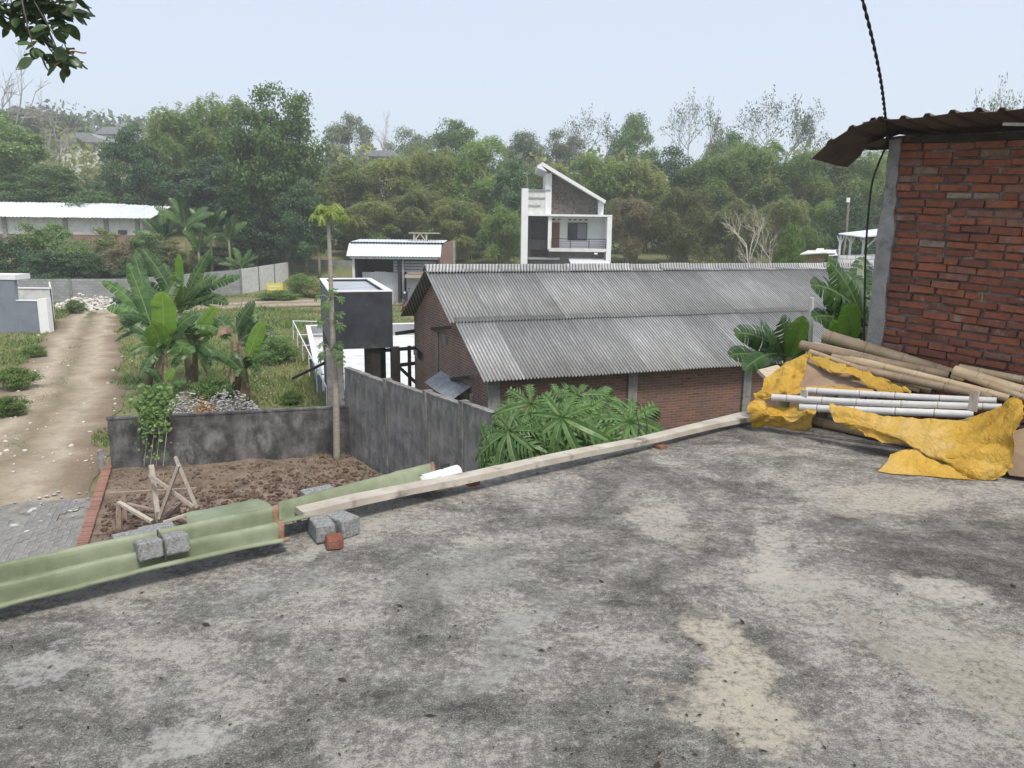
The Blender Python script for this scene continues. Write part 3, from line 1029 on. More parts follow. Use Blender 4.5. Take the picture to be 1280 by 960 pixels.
# ------------------------------------------------------------------ bamboo poles
def bamboo(P0, P1, r, mat, label, taper=0.85, sag=0.0, group='stacked bamboo poles', ends=(1, 1), seed=0):
    P0, P1 = Vector(P0), Vector(P1)
    L = (P1 - P0).length
    rd_ = random.Random(seed)
    o = thing('bamboo_pole', P0.lerp(P1, 0.5), label, 'bamboo pole', group)
    pos, rad = [], []
    nodes = []
    x = rd_.uniform(0.05, 0.2)
    while x < L - 0.03:
        nodes.append(x)
        x += rd_.uniform(0.24, 0.32)
    marks = [(0, 1.0)]
    for x in nodes:
        marks += [(x - 0.03, 1.0), (x - 0.008, 1.06), (x, 0.97), (x + 0.008, 1.09), (x + 0.03, 1.0)]
    marks.append((L, 1.0))
    marks = [m_ for m_ in marks if 0 <= m_[0] <= L]
    marks.sort()
    D = (P1 - P0).normalized()
    for x, k in marks:
        t = x / L
        pos.append(P0 + D * x + Vector((0, 0, sag * 4 * t * (t - 1) + 0.006 * math.sin(x * 3 + seed))))
        rad.append(r * (1 + (taper - 1) * t) * k)
    part('culm', MB().tube(pos, rad, 14, cap=False), mat, o, True)
    ringb = MB()
    for x in nodes:
        t = x / L
        c = P0 + D * x + Vector((0, 0, sag * 4 * t * (t - 1) + 0.006 * math.sin(x * 3 + seed)))
        rr_ = r * (1 + (taper - 1) * t)
        ringb.tube([c - D * 0.004, c + D * 0.004], [rr_ * 1.02, rr_ * 1.02], 14, False)
    if nodes:
        part('node_rings', ringb, M['bamboo_dark'] if mat is not M['bamboo_dark'] else M['wood_old'], o, True)
    for e, (p, d, rr) in enumerate(((pos[0], -D, rad[0]), (pos[-1], D, rad[-1]))):
        if not ends[e]:
            continue
        # cut end: a wall ring and a dark hollow
        A = d.cross(Vector((0, 0, 1))).normalized()
        B = d.cross(A)
        V, F = [], []
        n = 14
        for q, off in ((1.0, 0), (0.78, 0.001), (0.74, -0.05)):
            for k in range(n):
                a = 2 * math.pi * k / n
                V.append(p + d * off + (A * math.cos(a) + B * math.sin(a)) * rr * q)
        for j in range(2):
            for k in range(n):
                F.append((j * n + k, j * n + (k + 1) % n, (j + 1) * n + (k + 1) % n, (j + 1) * n + k))
        F.append(tuple(2 * n + k for k in range(n)))
        part('cut_end', MB().add(V, F), M['bamboo_dark'] if e == 0 else M['dark_wood'], o)
    return o


bamboo(at(1030, 420, Y=6.72), at(1195, 468, Y=5.98), 0.052, M['bamboo'], 'thickest pale bamboo pole on top of the pile against the brick wall', seed=1)
bamboo(at(1001, 432, Y=6.68), at(1187, 469, Y=5.86), 0.043, M['bamboo_dark'], 'mouldy brown bamboo pole with dark hollow end below the topmost pole', seed=2)
bamboo(at(1012, 440, Y=6.55), at(1165, 489, Y=5.80), 0.026, M['bamboo'], 'thin tan bamboo pole above the torn yellow tarp edge', seed=3)
bamboo(at(1022, 437, Y=6.60), at(1262, 499, Y=5.42), 0.034, M['bamboo'], 'long tan bamboo pole running right down to the tarp corner', seed=4)
bamboo(at(1199, 459, Y=5.88), at(1310, 481, Y=5.42), 0.032, M['bamboo'], 'tan bamboo pole against the brick wall at the right edge', ends=(1, 1), seed=5)
bamboo(at(1193, 463, Y=5.78), at(1310, 499, Y=5.30), 0.042, M['bamboo'], 'stout bamboo pole crossing the right edge with a blackened end', ends=(1, 1), seed=6)
bamboo(at(1070, 462, Y=6.10), at(1240, 497, Y=5.50), 0.036, M['bamboo_dark'], 'shaded brown bamboo pole low behind the whitewashed poles', seed=7)
bamboo(at(1018, 430, Y=6.62), at(1205, 476, Y=5.84), 0.024, M['bamboo'], 'slim pale bamboo pole wedged between the two thickest poles', seed=12)
bamboo(at(1040, 446, Y=6.45), at(1215, 492, Y=5.66), 0.027, M['bamboo'], 'slim pale bamboo pole under the long tan pole', seed=13)
bamboo(at(1030, 452, Y=6.35), at(1150, 488, Y=5.82), 0.020, M['bamboo'], 'slimmest bamboo pole just above the torn tarp strip', seed=14)
bamboo(at(1205, 470, Y=5.72), at(1310, 507, Y=5.22), 0.026, M['bamboo'], 'slim bamboo pole below the stout one at the right edge', seed=15)
bamboo(at(1008, 489, Y=6.08), at(1246, 500, Y=5.34), 0.026, M['bamboo_white'], 'uppermost of the three whitewashed bamboo poles', group='whitewashed bamboo poles', seed=8)
bamboo(at(965, 497, Y=6.14), at(1252, 510, Y=5.28), 0.028, M['bamboo_white'], 'longest whitewashed bamboo pole in the middle of the three', group='whitewashed bamboo poles', seed=9)
bamboo(at(1000, 508, Y=6.02), at(1217, 519, Y=5.34), 0.032, M['bamboo_white'], 'lowest and thickest whitewashed bamboo pole', group='whitewashed bamboo poles', seed=10)
bamboo(at(1014, 525, z=0.045), at(1146, 555, z=0.045), 0.038, M['bamboo_dark'], 'grey brown bamboo pole lying on the deck under the yellow tarp', seed=11)

# battens, boards under and on the pile
def board(name, quad, th, mat, label, cat):
    q = [Vector(p) for p in quad]
    n = (q[1] - q[0]).cross(q[3] - q[0]).normalized()
    if n.z < 0:
        n = -n
    mb = MB().prism([p - n * th for p in q], n * th)
    return tag(part(name, mb, mat, None, base=q[0], fix=True), label, cat)


board('brown_board', [at(998, 486, Y=6.18), at(1098, 487, Y=5.90), at(1060, 458, Y=6.28), at(1012, 446, Y=6.50)], 0.012, M['wood_brown'],
      'brown hardboard sheet showing between the torn yellow tarps', 'board')
board('brown_board', [at(1236, 548, Y=5.10), at(1262, 594, Y=4.93), at(1345, 604, Y=4.75), at(1330, 520, Y=5.05)], 0.012, M['wood_brown'],
      'brown board leaning at the right edge behind the tarp', 'board')
for px, py, h, Yb, lab in ((1005, 495, 0.10, 6.0, 'short pale batten tied across the left of the whitewashed poles'),
                           (1217, 501, 0.15, 5.26, 'short pale batten tied across the right of the whitewashed poles')):
    c = at(px, py, Y=Yb)
    tag(part('wooden_batten', MB().box(c, (0.055, 0.02, h), (WD, ED, Z1)), M['wood_pale_old'], None, base=c), lab, 'batten')
board('timber_offcut', [at(948, 462, Y=6.5), at(962, 476, Y=6.45), at(990, 470, Y=6.6), at(972, 456, Y=6.65)], 0.03, M['wood'], 'pale timber offcut poking out left of the yellow tarp', 'timber')
for k, (pa, pb, lab) in enumerate((((1002, 520), (1040, 500), 'dark timber sleeper under the left end of the bamboo pile'), ((1180, 560), (1230, 520), 'dark timber sleeper under the right end of the bamboo pile'))):
    a, b = at(*pa, z=0.10), at(*pb, z=0.10)
    tag(part('timber_sleeper', MB().beam(a + Z1 * -0.02, b + Z1 * -0.02, 0.10, 0.16), M['wood_old'], None, base=a - Z1 * 0.1), lab, 'timber')


# ------------------------------------------------------------------ yellow tarpaulins
def cr1(P, t):
    n = len(P)
    x = t * (n - 1)
    i = min(int(x), n - 2)
    u = x - i
    a, b, c, d = P[max(i - 1, 0)], P[i], P[i + 1], P[min(i + 2, n - 1)]
    return 0.5 * ((2 * b) + (c - a) * u + (2 * a - 5 * b + 4 * c - d) * u * u + (3 * b - a - 3 * c + d) * u ** 3)


def cloth(rows, nu, nv, amp, seed, floor=0.006, fine=1.0, rag=0.0):
    Pm = [[cr1([Vector(q) for q in r_], j / (nu - 1)) for j in range(nu)] for r_ in rows]
    rj_ = random.Random(seed * 13)
    nu0, nv0 = nu, nv
    nu, nv = max(8, int(nu * 0.62)), max(6, int(nv * 0.62))
    Gd = []
    for i in range(nv):
        row = []
        for j in range(nu):
            ti = min(1, max(0, (i + (rj_.uniform(-0.36, 0.36) if 0 < i < nv - 1 else 0)) / (nv - 1)))
            tj = min(1, max(0, (j + (rj_.uniform(-0.36, 0.36) if 0 < j < nu - 1 else 0)) / (nu - 1)))
            row.append(cr1([cr1([Vector(q) for q in r_], tj) for r_ in rows], ti))
        Gd.append(row)
    out = []
    for i in range(nv):
        row = []
        for j in range(nu):
            p = Gd[i][j]
            du = Gd[i][min(j + 1, nu - 1)] - Gd[i][max(j - 1, 0)]
            dv = Gd[min(i + 1, nv - 1)][j] - Gd[max(i - 1, 0)][j]
            n = du.cross(dv)
            n = n.normalized() if n.length > 1e-9 else Z1
            q = p * 5.5 + Vector((seed * 7.1, 0, 0))
            x_, y_ = p.x - p.z * 0.6, p.y * 0.8 + p.z
            w1 = mnoise.noise(p * 2.2 + Vector((seed, 0, 4))) * 1.1
            a = 1 - abs(mnoise.noise(Vector((x_ * 2.0 + y_ * 5.5 + w1, x_ * 1.2 - y_ * 0.8, seed * 7.1)))) * 2.4
            a2 = 1 - abs(mnoise.noise(Vector((x_ * 7.0 - y_ * 3.0 + w1, x_ * 1.0 + y_ * 2.0, seed * 3.7)))) * 2.4
            b = 1 - abs(mnoise.noise(p * 15 + Vector((seed * 3.3, 5, 0)))) * 2.2
            c = mnoise.noise(p * 34 + Vector((seed, 9, 2)))
            q = p + n * amp * (1.0 * a + 0.9 * a2 + 0.34 * fine * b)
            if rag and (i in (0, nv - 1) or j in (0, nu - 1)):
                q += Vector((mnoise.noise(p * 40), mnoise.noise(p * 37 + Z1 * 3), mnoise.noise(p * 41 + Z1 * 7))) * rag
            q.z = max(q.z, floor + 0.003 * abs(c))
            row.append(q)
        out.append(row)
    V_ = [p for r_ in out for p in r_]
    F_ = []
    for i in range(nv - 1):
        for j in range(nu - 1):
            a_, b_, c_, d_ = i * nu + j, i * nu + j + 1, (i + 1) * nu + j + 1, (i + 1) * nu + j
            F_ += [(a_, b_, c_), (a_, c_, d_)] if rj_.random() < 0.5 else [(a_, b_, d_), (b_, c_, d_)]
    return MB().add(V_, F_)


def rows_at(rows):
    return [[at(px, py, Y=Y) for px, py, Y in r_] for r_ in rows]


tp = thing('yellow_tarp', at(1180, 600, z=0), 'large crumpled yellow tarp spilling off the bamboo pile onto the deck', 'tarp')
main = rows_at([
    [(1036, 503, 5.80), (1065, 508, 5.72), (1100, 517, 5.60), (1150, 521, 5.45), (1200, 522, 5.32), (1236, 510, 5.22), (1262, 494, 5.18), (1277, 496, 5.12)],
    [(1038, 515, 5.74), (1068, 519, 5.64), (1102, 528, 5.50), (1150, 535, 5.34), (1200, 538, 5.20), (1238, 527, 5.10), (1264, 510, 5.06), (1279, 508, 5.02)],
    [(1044, 528, 5.68), (1072, 531, 5.58), (1106, 541, 5.42), (1150, 552, 5.24), (1200, 556, 5.08), (1240, 548, 5.00), (1266, 530, 4.97), (1276, 524, 4.95)],
    [(1056, 536, 5.66), (1080, 540, 5.54), (1118, 549, 5.38), (1150, 566, 5.18), (1200, 573, 5.00), (1240, 570, 4.93), (1262, 556, 4.91), (1268, 545, 4.90)],
    [(1066, 540, 5.62), (1086, 545, 5.50), (1128, 556, 5.33), (1168, 578, 5.12), (1200, 588, 4.96), (1240, 588, 4.88), (1260, 580, 4.86), (1266, 570, 4.86)],
    [(1078, 543, 5.55), (1094, 548, 5.45), (1138, 562, 5.30), (1180, 592, 5.02), (1205, 602, 4.94), (1236, 602, 4.88), (1258, 594, 4.85), (1270, 586, 4.86)]])
o = part('sheet', cloth(main, 110, 64, 0.017, 1, rag=0.010), M['tarp'], tp)
flap = rows_at([
    [(1114, 566, 5.18), (1128, 562, 5.22), (1146, 560, 5.24), (1165, 573, 5.12), (1186, 582, 5.02), (1210, 590, 4.95)],
    [(1110, 574, 5.12), (1126, 577, 5.10), (1146, 580, 5.06), (1166, 586, 5.00), (1188, 592, 4.96), (1212, 597, 4.91)],
    [(1097, 588, 5.06), (1120, 594, 5.00), (1145, 600, 4.97), (1170, 604, 4.94), (1192, 607, 4.91), (1225, 607, 4.88)]])
part('flap', cloth(flap, 60, 30, 0.014, 2, rag=0.006), M['tarp'], tp)
inner = rows_at([
    [(1130, 560, 5.30), (1150, 560, 5.26), (1178, 578, 5.08)],
    [(1138, 580, 5.14), (1156, 584, 5.08), (1172, 590, 5.02)]])
part('fold', cloth(inner, 24, 16, 0.012, 3), M['tarp'], tp)
tb = thing('yellow_tarp', at(970, 536, z=0), 'small bunched yellow tarp at the left end of the bamboo pile', 'tarp')
bun = rows_at([
    [(936, 502, 6.22), (955, 500, 6.18), (975, 503, 6.12), (990, 505, 6.05), (1010, 503, 5.98), (1022, 508, 5.92)],
    [(934, 512, 6.16), (955, 508, 6.08), (972, 512, 6.04), (990, 520, 5.98), (1006, 512, 5.90), (1020, 516, 5.86)],
    [(938, 526, 6.14), (956, 522, 6.04), (976, 524, 6.00), (994, 526, 5.95), (1008, 522, 5.90), (1016, 524, 5.88)],
    [(940, 538, 6.15), (960, 538, 6.10), (980, 538, 6.08), (996, 537, 6.06), (1008, 536, 6.05), (1014, 533, 6.05)]])
part('sheet', cloth(bun, 60, 44, 0.030, 5, rag=0.012, fine=1.3), M['tarp'], tb)
tu = thing('yellow_tarp', at(975, 500, z=0), 'torn faded yellow tarp draped over the upper left of the bamboo pile', 'tarp')
hump = rows_at([
    [(975, 458, 6.62), (990, 450, 6.62), (1004, 443, 6.60), (1013, 440, 6.56)],
    [(958, 466, 6.48), (978, 458, 6.46), (996, 452, 6.44), (1010, 450, 6.42)],
    [(952, 482, 6.34), (970, 476, 6.30), (990, 468, 6.30), (1006, 462, 6.30)],
    [(942, 488, 6.28), (958, 487, 6.22), (980, 482, 6.20), (1002, 476, 6.20)],
    [(942, 500, 6.22), (962, 497, 6.16), (984, 493, 6.14), (1004, 490, 6.14)]])
part('sheet', cloth(hump, 50, 50, 0.024, 7, rag=0.012, fine=1.2), M['tarp'], tu)
strip_ = rows_at([
    [(1008, 441, 6.46), (1040, 449, 6.26), (1075, 460, 6.04), (1105, 472, 5.86), (1138, 487, 5.72)],
    [(1016, 453, 6.36), (1040, 464, 6.16), (1070, 471, 5.98), (1090, 484, 5.86), (1128, 493, 5.74)]])
part('torn_strip', cloth(strip_, 60, 14, 0.010, 8, rag=0.030), M['tarp'], tu)
low = rows_at([
    [(984, 486, 6.14), (1010, 482, 6.10), (1050, 482, 5.98), (1092, 486, 5.84)],
    [(984, 494, 6.10), (1010, 490, 6.06), (1050, 489, 5.95), (1092, 491, 5.82)]])
part('hem', cloth(low, 50, 8, 0.008, 9, rag=0.01), M['tarp'], tu)

# ------------------------------------------------------------------ plank, sheets, blocks along the deck edge
A_, B_ = at(374, 641, z=0.115), at(940, 521, z=0.055)
mb = MB()
n = 24
rd = random.Random(9)
pl = []
AX = (B_ - A_).normalized()
AY = Z1.cross(AX).normalized()
AZ = AX.cross(AY)
rings = []
for i in range(n + 1):
    c = A_.lerp(B_, i / n) + AZ * (0.004 * math.sin(i * 0.7)) + AY * (0.006 * math.sin(i * 0.33))
    j = lambda: rd.uniform(-0.0015, 0.0015)
    rings.append([c + AY * (a * 0.052 + j()) + AZ * (b * 0.019 + j()) for a, b in ((-1, -1), (1, -1), (1, 1), (-1, 1))])
F = []
for i in range(n):
    for k in range(4):
        F.append((i * 4 + k, i * 4 + (k + 1) % 4, i * 4 + 4 + (k + 1) % 4, i * 4 + 4 + k))
F += [(3, 2, 1, 0), tuple(n * 4 + k for k in range(4))]
M['plank'] = simple('sawn_plank', (0.34, 0.30, 0.245), (0.50, 0.465, 0.40), 2.6, 0.85, 0.003, 60, c3=(0.20, 0.175, 0.145), s3=4.5)
tag(part('wooden_plank', MB().add([p for r_ in rings for p in r_], F), M['plank'], None, base=A_, fix=True), 'long pale wooden plank laid along the deck edge', 'plank')
a, b = at(770, 557, z=0.03), at(945, 514, z=0.03)
tag(part('wooden_plank', MB().beam(a, b, 0.06, 0.03), M['plank'], None, base=a), 'shorter thin plank behind the right end of the long plank', 'plank')
for px, py, s, lab in ((590, 603, 0.05, 'small reddish stone propping the middle of the long plank'), (826, 558, 0.05, 'small reddish stone propping the long plank near the bamboo pile')):
    c = at(px, py, z=0.012)
    tag(place('prop_stone', brick_mesh(40 + px), c, ED, -EN, Z1, None, (0.4, 0.7, 0.5)), lab, 'stone')


def wavesheet(name, lo0, lo1, up0, up1, waves, amp, ph, mat, label, seed, nu=60, nv=26, rusty=True, sagl=0.01):
    o = thing(name, lo0.lerp(lo1, 0.5), label, 'roof sheet', 'green corrugated sheets')
    rd_ = random.Random(seed)
    def pt(u, v, lift=0.0):
        lo = lo0.lerp(lo1, u)
        up = up0.lerp(up1, u)
        p = lo.lerp(up, v)
        dirv = (up - lo).normalized()
        nrm = (lo1 - lo0).normalized().cross(dirv)
        if nrm.z < 0:
            nrm = -nrm
        w_ = amp * math.sin(2 * math.pi * waves * v + ph) + 0.006 * mnoise.noise(Vector((u * 6, v * 2, seed))) + sagl * math.sin(u * 9 + seed) * (1 - v)
        edge_ = 0.008 * mnoise.noise(Vector((u * 14, v * 6, seed + 3))) * (1 if v in (0, 1) else 0.3)
        return p + nrm * (w_ + lift) + dirv * edge_
    rows = [[pt(u / nu + (0 if u < nu else 0.004 * mnoise.noise(Vector((v * 0.7, 3, seed)))), v / nv) for v in range(nv + 1)] for u in range(nu + 1)]
    s = part('sheet', MB().grid(rows), mat, o, True)
    s.modifiers.new('thickness', 'SOLIDIFY').thickness = 0.004
    if rusty:
        L = (lo1 - lo0).length
        rr = []
        for k in range(5):
            rr.append([pt(1 - (0.028 / L) * (1 - k / 4) * (1.1 + 0.45 * mnoise.noise(Vector((v * 0.5, 1, seed)))) + 0.004 / L, v / nv, 0.0035) for v in range(nv + 1)])
        s = part('rusted_edge', MB().grid(rr), M['rust'], o, True)
        s.modifiers.new('thickness', 'SOLIDIFY').thickness = 0.003
    return o


l0, l1, u0, u1 = at(0, 764, z=0.06), at(360, 681, z=0.05), at(0, 706, z=0.17), at(344, 634, z=0.16)
l0 = l0 + (l0 - l1) * 0.7
u0 = u0 + (u0 - u1) * 0.7
wavesheet('corrugated_sheet', l0, l1, u0, u1, 2.4, 0.036, 0.9, M['green_fibre'], 'long pale green corrugated sheet lying along the deck edge at left', 1)
wavesheet('corrugated_sheet', at(352, 662, z=0.075), at(552, 604, z=0.075), at(346, 634, z=0.12), at(540, 583, z=0.115), 1.2, 0.034, 0.9, M['green_fibre'],
          'shorter pale green corrugated sheet behind the plank with a rusty end', 2)
wavesheet('corrugated_sheet', at(235, 668, z=0.05), at(345, 638, z=0.05), at(232, 640, z=0.045), at(322, 622, z=0.045), 0.6, 0.012, 0.2, M['green_fibre'],
          'flat offcut of green sheet behind the long green sheet', 3, rusty=False)


def chblock(name, c, size, X, label, cat, mat, group=None, ch=0.008, tilt=0.0, seed=0):
    X = Vector(X).normalized()
    Y = Z1.cross(X).normalized()
    Zv = (X.cross(Y) + Y * tilt).normalized()
    Y = Zv.cross(X)
    import bmesh
    rd_ = random.Random(seed)
    bm = bmesh.new()
    a, b, d = [q / 2 for q in size]
    vv = []
    for sz in (-1, 1):
        for sy in (-1, 1):
            for sx in (-1, 1):
                j = lambda: rd_.uniform(-0.3, 0.3) * ch
                for q in ((a - ch, b, d - ch), (a - ch, b - ch, d), (a, b - ch, d - ch)):
                    p = X * (sx * q[0] + j()) + Y * (sy * q[1] + j()) + Zv * (sz * q[2] + j())
                    vv.append(bm.verts.new(p))
    bmesh.ops.convex_hull(bm, input=vv)
    m = bpy.data.meshes.new(name)
    bm.to_mesh(m)
    bm.free()
    m.materials.append(mat)
    o = link(name, m, None, c)
    return tag(o, label, cat, group)


c = at(202, 682, z=0.155)
bl = thing('concrete_block', c, 'cord tied concrete block weighing down the long green sheet', 'block')
for k, sgn in enumerate((-1, 1)):
    o = chblock('block_half', (0, 0, 0), (0.108, 0.115, 0.085), ED, None, None, M['block'], seed=k, ch=0.008, tilt=0.18)
    o.parent = bl
    o.location = ED * 0.056 * sgn
loop = []
for k in range(25):
    a = 2 * math.pi * k / 24
    loop.append(c + EN * (0.061 * max(-1, min(1, 1.5 * math.cos(a)))) + Z1 * (0.046 * max(-1, min(1, 1.5 * math.sin(a))) - 0.18 * 0.06 * max(-1, min(1, 1.5 * math.cos(a)))))
part('cord', MB().tube(loop, 0.0035, 5), M['rope'], bl)
chblock('concrete_block', at(402, 660, z=0.052), (0.10, 0.19, 0.095), (ED * 1 + EN * 0.15), 'left concrete block propping the end of the plank', 'block', M['block'], seed=5, ch=0.006)
chblock('concrete_block', at(427, 655, z=0.052), (0.115, 0.17, 0.10), (ED * 1 + EN * -0.2), 'right concrete block propping the end of the plank', 'block', M['block'], seed=6, ch=0.006)
chblock('red_brick', at(418, 677, z=0.03), (0.085, 0.09, 0.058), (ED + EN * 0.3), 'half red brick on the deck below the plank end', 'brick', M['brick'], seed=7)
for k, (px, py, L, lab) in enumerate(((168, 668, 0.20, 'grey concrete block behind the tied block and green sheet'), (196, 660, 0.17, 'grey concrete block at the foot of the broken wooden frame'),
                                     (397, 613, 0.19, 'grey concrete block behind the shorter green sheet'))):
    c = at(px, py, z=0.03)
    chblock('concrete_block', c - Z1 * 0.03, (L, 0.09, 0.08), ED, lab, 'block', M['block'], seed=20 + k, ch=0.005)
# white pipe poking out of the second sheet
a, b = at(528, 603, z=0.066), at(572, 590, z=0.070)
pp = thing('white_pipe', a.lerp(b, 0.5), 'white plastic pipe end sticking out of the green sheet', 'pipe')
part('pipe', MB().tube([a, b], 0.047, 20, cap=False), M['pvc'], pp, True)
part('bore', MB().tube([a, b - (b - a).normalized() * 0.004], 0.042, 20, cap=True), M['pvc'], pp, True)
part('strap', MB().tube([b - (b - a).normalized() * 0.13 + Z1 * 0.052, b - (b - a).normalized() * 0.10 + Z1 * 0.066 - EN * 0.02, b - (b - a).normalized() * 0.05 + Z1 * 0.058 - EN * 0.03, b - (b - a).normalized() * 0.05 + Z1 * 0.03 - EN * 0.045], 0.006, 6), M['cable'], pp)
# ------------------------------------------------------------------ yard, kerb, pavers
def rocks(pts, sizes, seed, flat=0.7):
    r_ = np.random.default_rng(seed)
    phi = (1 + 5 ** 0.5) / 2
    iv = np.array([(-1, phi, 0), (1, phi, 0), (-1, -phi, 0), (1, -phi, 0), (0, -1, phi), (0, 1, phi), (0, -1, -phi), (0, 1, -phi), (phi, 0, -1), (phi, 0, 1), (-phi, 0, -1), (-phi, 0, 1)]) / 1.9
    fi = np.array([(0, 11, 5), (0, 5, 1), (0, 1, 7), (0, 7, 10), (0, 10, 11), (1, 5, 9), (5, 11, 4), (11, 10, 2), (10, 7, 6), (7, 1, 8), (3, 9, 4), (3, 4, 2), (3, 2, 6), (3, 6, 8), (3, 8, 9), (4, 9, 5), (2, 4, 11), (6, 2, 10), (8, 6, 7), (9, 8, 1)])
    pts = np.asarray(pts, float)
    n = len(pts)
    V = iv[None] * (1 + r_.uniform(-0.35, 0.35, (n, 12, 1)))
    V = V * (np.asarray(sizes)[:, None, None] * r_.uniform(0.6, 1.3, (n, 1, 3)))
    V[:, :, 2] *= flat
    V = V + pts[:, None]
    F = fi[None] + (np.arange(n) * 12)[:, None, None]
    return V.reshape(-1, 3), F.reshape(-1, 3)


YBL, YTL, YTR, YBR = at(95, 730, z=G), at(140, 590, z=G), at(438, 570, z=G), Vector((-0.2, 12.0, G))
rows = []
for i in range(70):
    v = i / 69
    row = []
    for j in range(80):
        u = j / 79
        p = YBL.lerp(YTL, v).lerp(YBR.lerp(YTR, v), u)
        h = 0.03 + 0.05 * (0.5 + mnoise.noise(p * 0.8)) + 0.05 * mnoise.noise(p * 2.7) + 0.03 * mnoise.noise(p * 7)
        ridge = math.exp(-((v - 0.52 - 0.25 * (u - 0.5)) / 0.16) ** 2) * (0.25 + 0.75 * (u > 0.35))
        h += 0.16 * ridge * (0.6 + 0.8 * mnoise.noise(p * 1.9) + 0.5 * mnoise.noise(p * 5))
        row.append(Vector((p.x, p.y, G + max(0.012, h))))
    rows.append(row)
o = part('yard_soil', MB().grid(rows), M['soil'], None, True)
tag(o, 'bare red brown soil of the small walled yard', kind='structure')
rngk = np.random.default_rng(12)
pts, sz = [], []
for k in range(3200):
    u = rngk.uniform(0.03, 0.98)
    v = rngk.normal(0.52 + 0.25 * (u - 0.5), 0.14) if rngk.random() < 0.75 else rngk.uniform(0.02, 0.97)
    v = min(max(v, 0.02), 0.97)
    i, j = int(v * 69), int(u * 79)
    q = rows[i][j]
    pts.append((q.x + rngk.uniform(-.04, .04), q.y + rngk.uniform(-.04, .04), q.z + 0.01))
    sz.append(abs(rngk.normal(0, 0.02)) + 0.006 + 0.05 * (rngk.random() < 0.05))
V, F = rocks(pts, sz, 4)
tag(link('soil_clods', npmesh('soil_clods', V, F, M['clod'])), 'dark broken soil clods heaped across the yard', 'soil', kind='stuff')
# dry straw and weeds in the yard
V, F = [], []
for k in range(2600):
    u, v = rngk.uniform(0.02, 0.98), 1 - abs(rngk.normal(0, 0.22))
    if v < 0.05:
        continue
    q = rows[int(v * 69)][int(u * 79)]
    a = rngk.uniform(0, 6.28)
    l = rngk.uniform(0.05, 0.16)
    b = len(V)
    tx, ty = math.cos(a) * l, math.sin(a) * l
    V += [(q.x + rngk.uniform(-.05, .05), q.y + rngk.uniform(-.05, .05), q.z)] * 1
    p0 = V[-1]
    V += [(p0[0] + 0.012, p0[1] + 0.006, p0[2]), (p0[0] + tx, p0[1] + ty, p0[2] + rngk.uniform(0.01, 0.08))]
    F.append((b, b + 1, b + 2))
M['straw'] = leafmat('dry_straw', (0.20, 0.15, 0.09), (0.36, 0.28, 0.18), 0.2)
tag(link('dry_weeds', npmesh('dry_weeds', V, F, M['straw'])), 'flattened dry weeds along the foot of the dark low wall', 'weeds', kind='stuff')

K0, K1 = at(92, 712, z=G + 0.16), at(136, 577, z=G + 0.16)
KD = (K1 - K0).normalized()
KN = Vector((-KD.y, KD.x, 0))
kb = thing('brick_kerb', K0.lerp(K1, 0.5) - Z1 * 0.16, 'red brick kerb between the paved road and the soil yard', 'kerb')
L = (K1 - K0).length
part('kerb_wall', MB().beam(K0 - Z1 * 0.115, K1 - Z1 * 0.115, 0.16, 0.12), M['mortar'], kb)
rd = random.Random(31)
M['brick_kerb'] = simple('worn_kerb_brick', (0.20, 0.10, 0.075), (0.34, 0.20, 0.155), 6, 0.95, 0.004, 40, rnd=0.2)
kbm = brick_mesh(77)
kbm.materials.clear()
kbm.materials.append(M['brick_kerb'])
x = 0.06
while x < L - 0.05:
    place('brick', kbm, K0 + KD * x - Z1 * (0.028 + rd.uniform(-0.004, 0.004)), KN, -KD, Z1, kb, (rd.uniform(0.84, 0.96), 1.0, 1))
    x += 0.113
# pavers
PV0 = K0 + KN * 0.10
PV0.z = G + 0.03
bed = [PV0 - KD * 1.0, PV0 + KD * 4.0, PV0 + KD * 4.2 + KN * 1.4, PV0 + KD * 3.2 + KN * 3.6, PV0 - KD * 1.0 + KN * 4.6]
pv = MB().prism([Vector((p.x, p.y, G + 0.004)) for p in bed], (0, 0, 0.028))
pvo = part('pavement', pv, M['paver_bed'], None, base=PV0, fix=True)
tag(pvo, 'grey block paving of the road at lower left', kind='structure')
pm = fixn(MB().box((0, 0, 0), (0.196, 0.097, 0.05)).mesh('paver', M['paver']))
cand = []
rd = random.Random(6)
for i in range(-4, 22):
    for j in range(0, 46):
        a = i * 0.2 + (0.1 if j % 2 else 0)
        b = 0.05 + j * 0.101
        c = PV0 + KD * a + KN * b
        lim = 3.9 - 0.12 * b + 0.25 * mnoise.noise(Vector((b * 2, 0, 1)))
        if a > lim or (a > 2.3 and mnoise.noise(c * 1.7) > 0.18) or b > 4.3:
            continue
        d = c - CAM
        bx = (d.dot(_RT)) / d.dot(_F)
        by = (d.dot(_UP)) / d.dot(_F)
        vis = -0.70 < bx and by > -0.265 + 0.22 * (bx + 0.667) * 0
        cand.append((0 if vis else 1, d.length, c))
cand.sort(key=lambda q: q[:2])
restp = MB()
for k, (vis, dl, c) in enumerate(cand):
    zc = G + 0.032 + 0.006 + 0.004 * rd.uniform(-1, 1) + 0.012 * mnoise.noise(c * 0.9)
    if k < 298 and not vis:
        o = place('paver', pm, (c.x, c.y, zc), KD, KN, Z1)
        o.parent = pvo
        o.location = Vector((c.x, c.y, zc)) - PV0
        o.rotation_euler.z += rd.uniform(-0.02, 0.02)
    else:
        restp.box((c.x, c.y, zc), (0.196, 0.097, 0.05), (KD, KN, Z1))
o = part('paver_rows', restp, M['paver'], None, base=PV0)
o.parent = pvo
o.location = (0, 0, 0)
o['kind'] = 'stuff'
rngq = np.random.default_rng(5)
pts = [PV0 + KD * rngq.uniform(2.3, 4.6) + KN * rngq.uniform(0.1, 3.4) + Z1 * 0.03 for _ in range(110)]
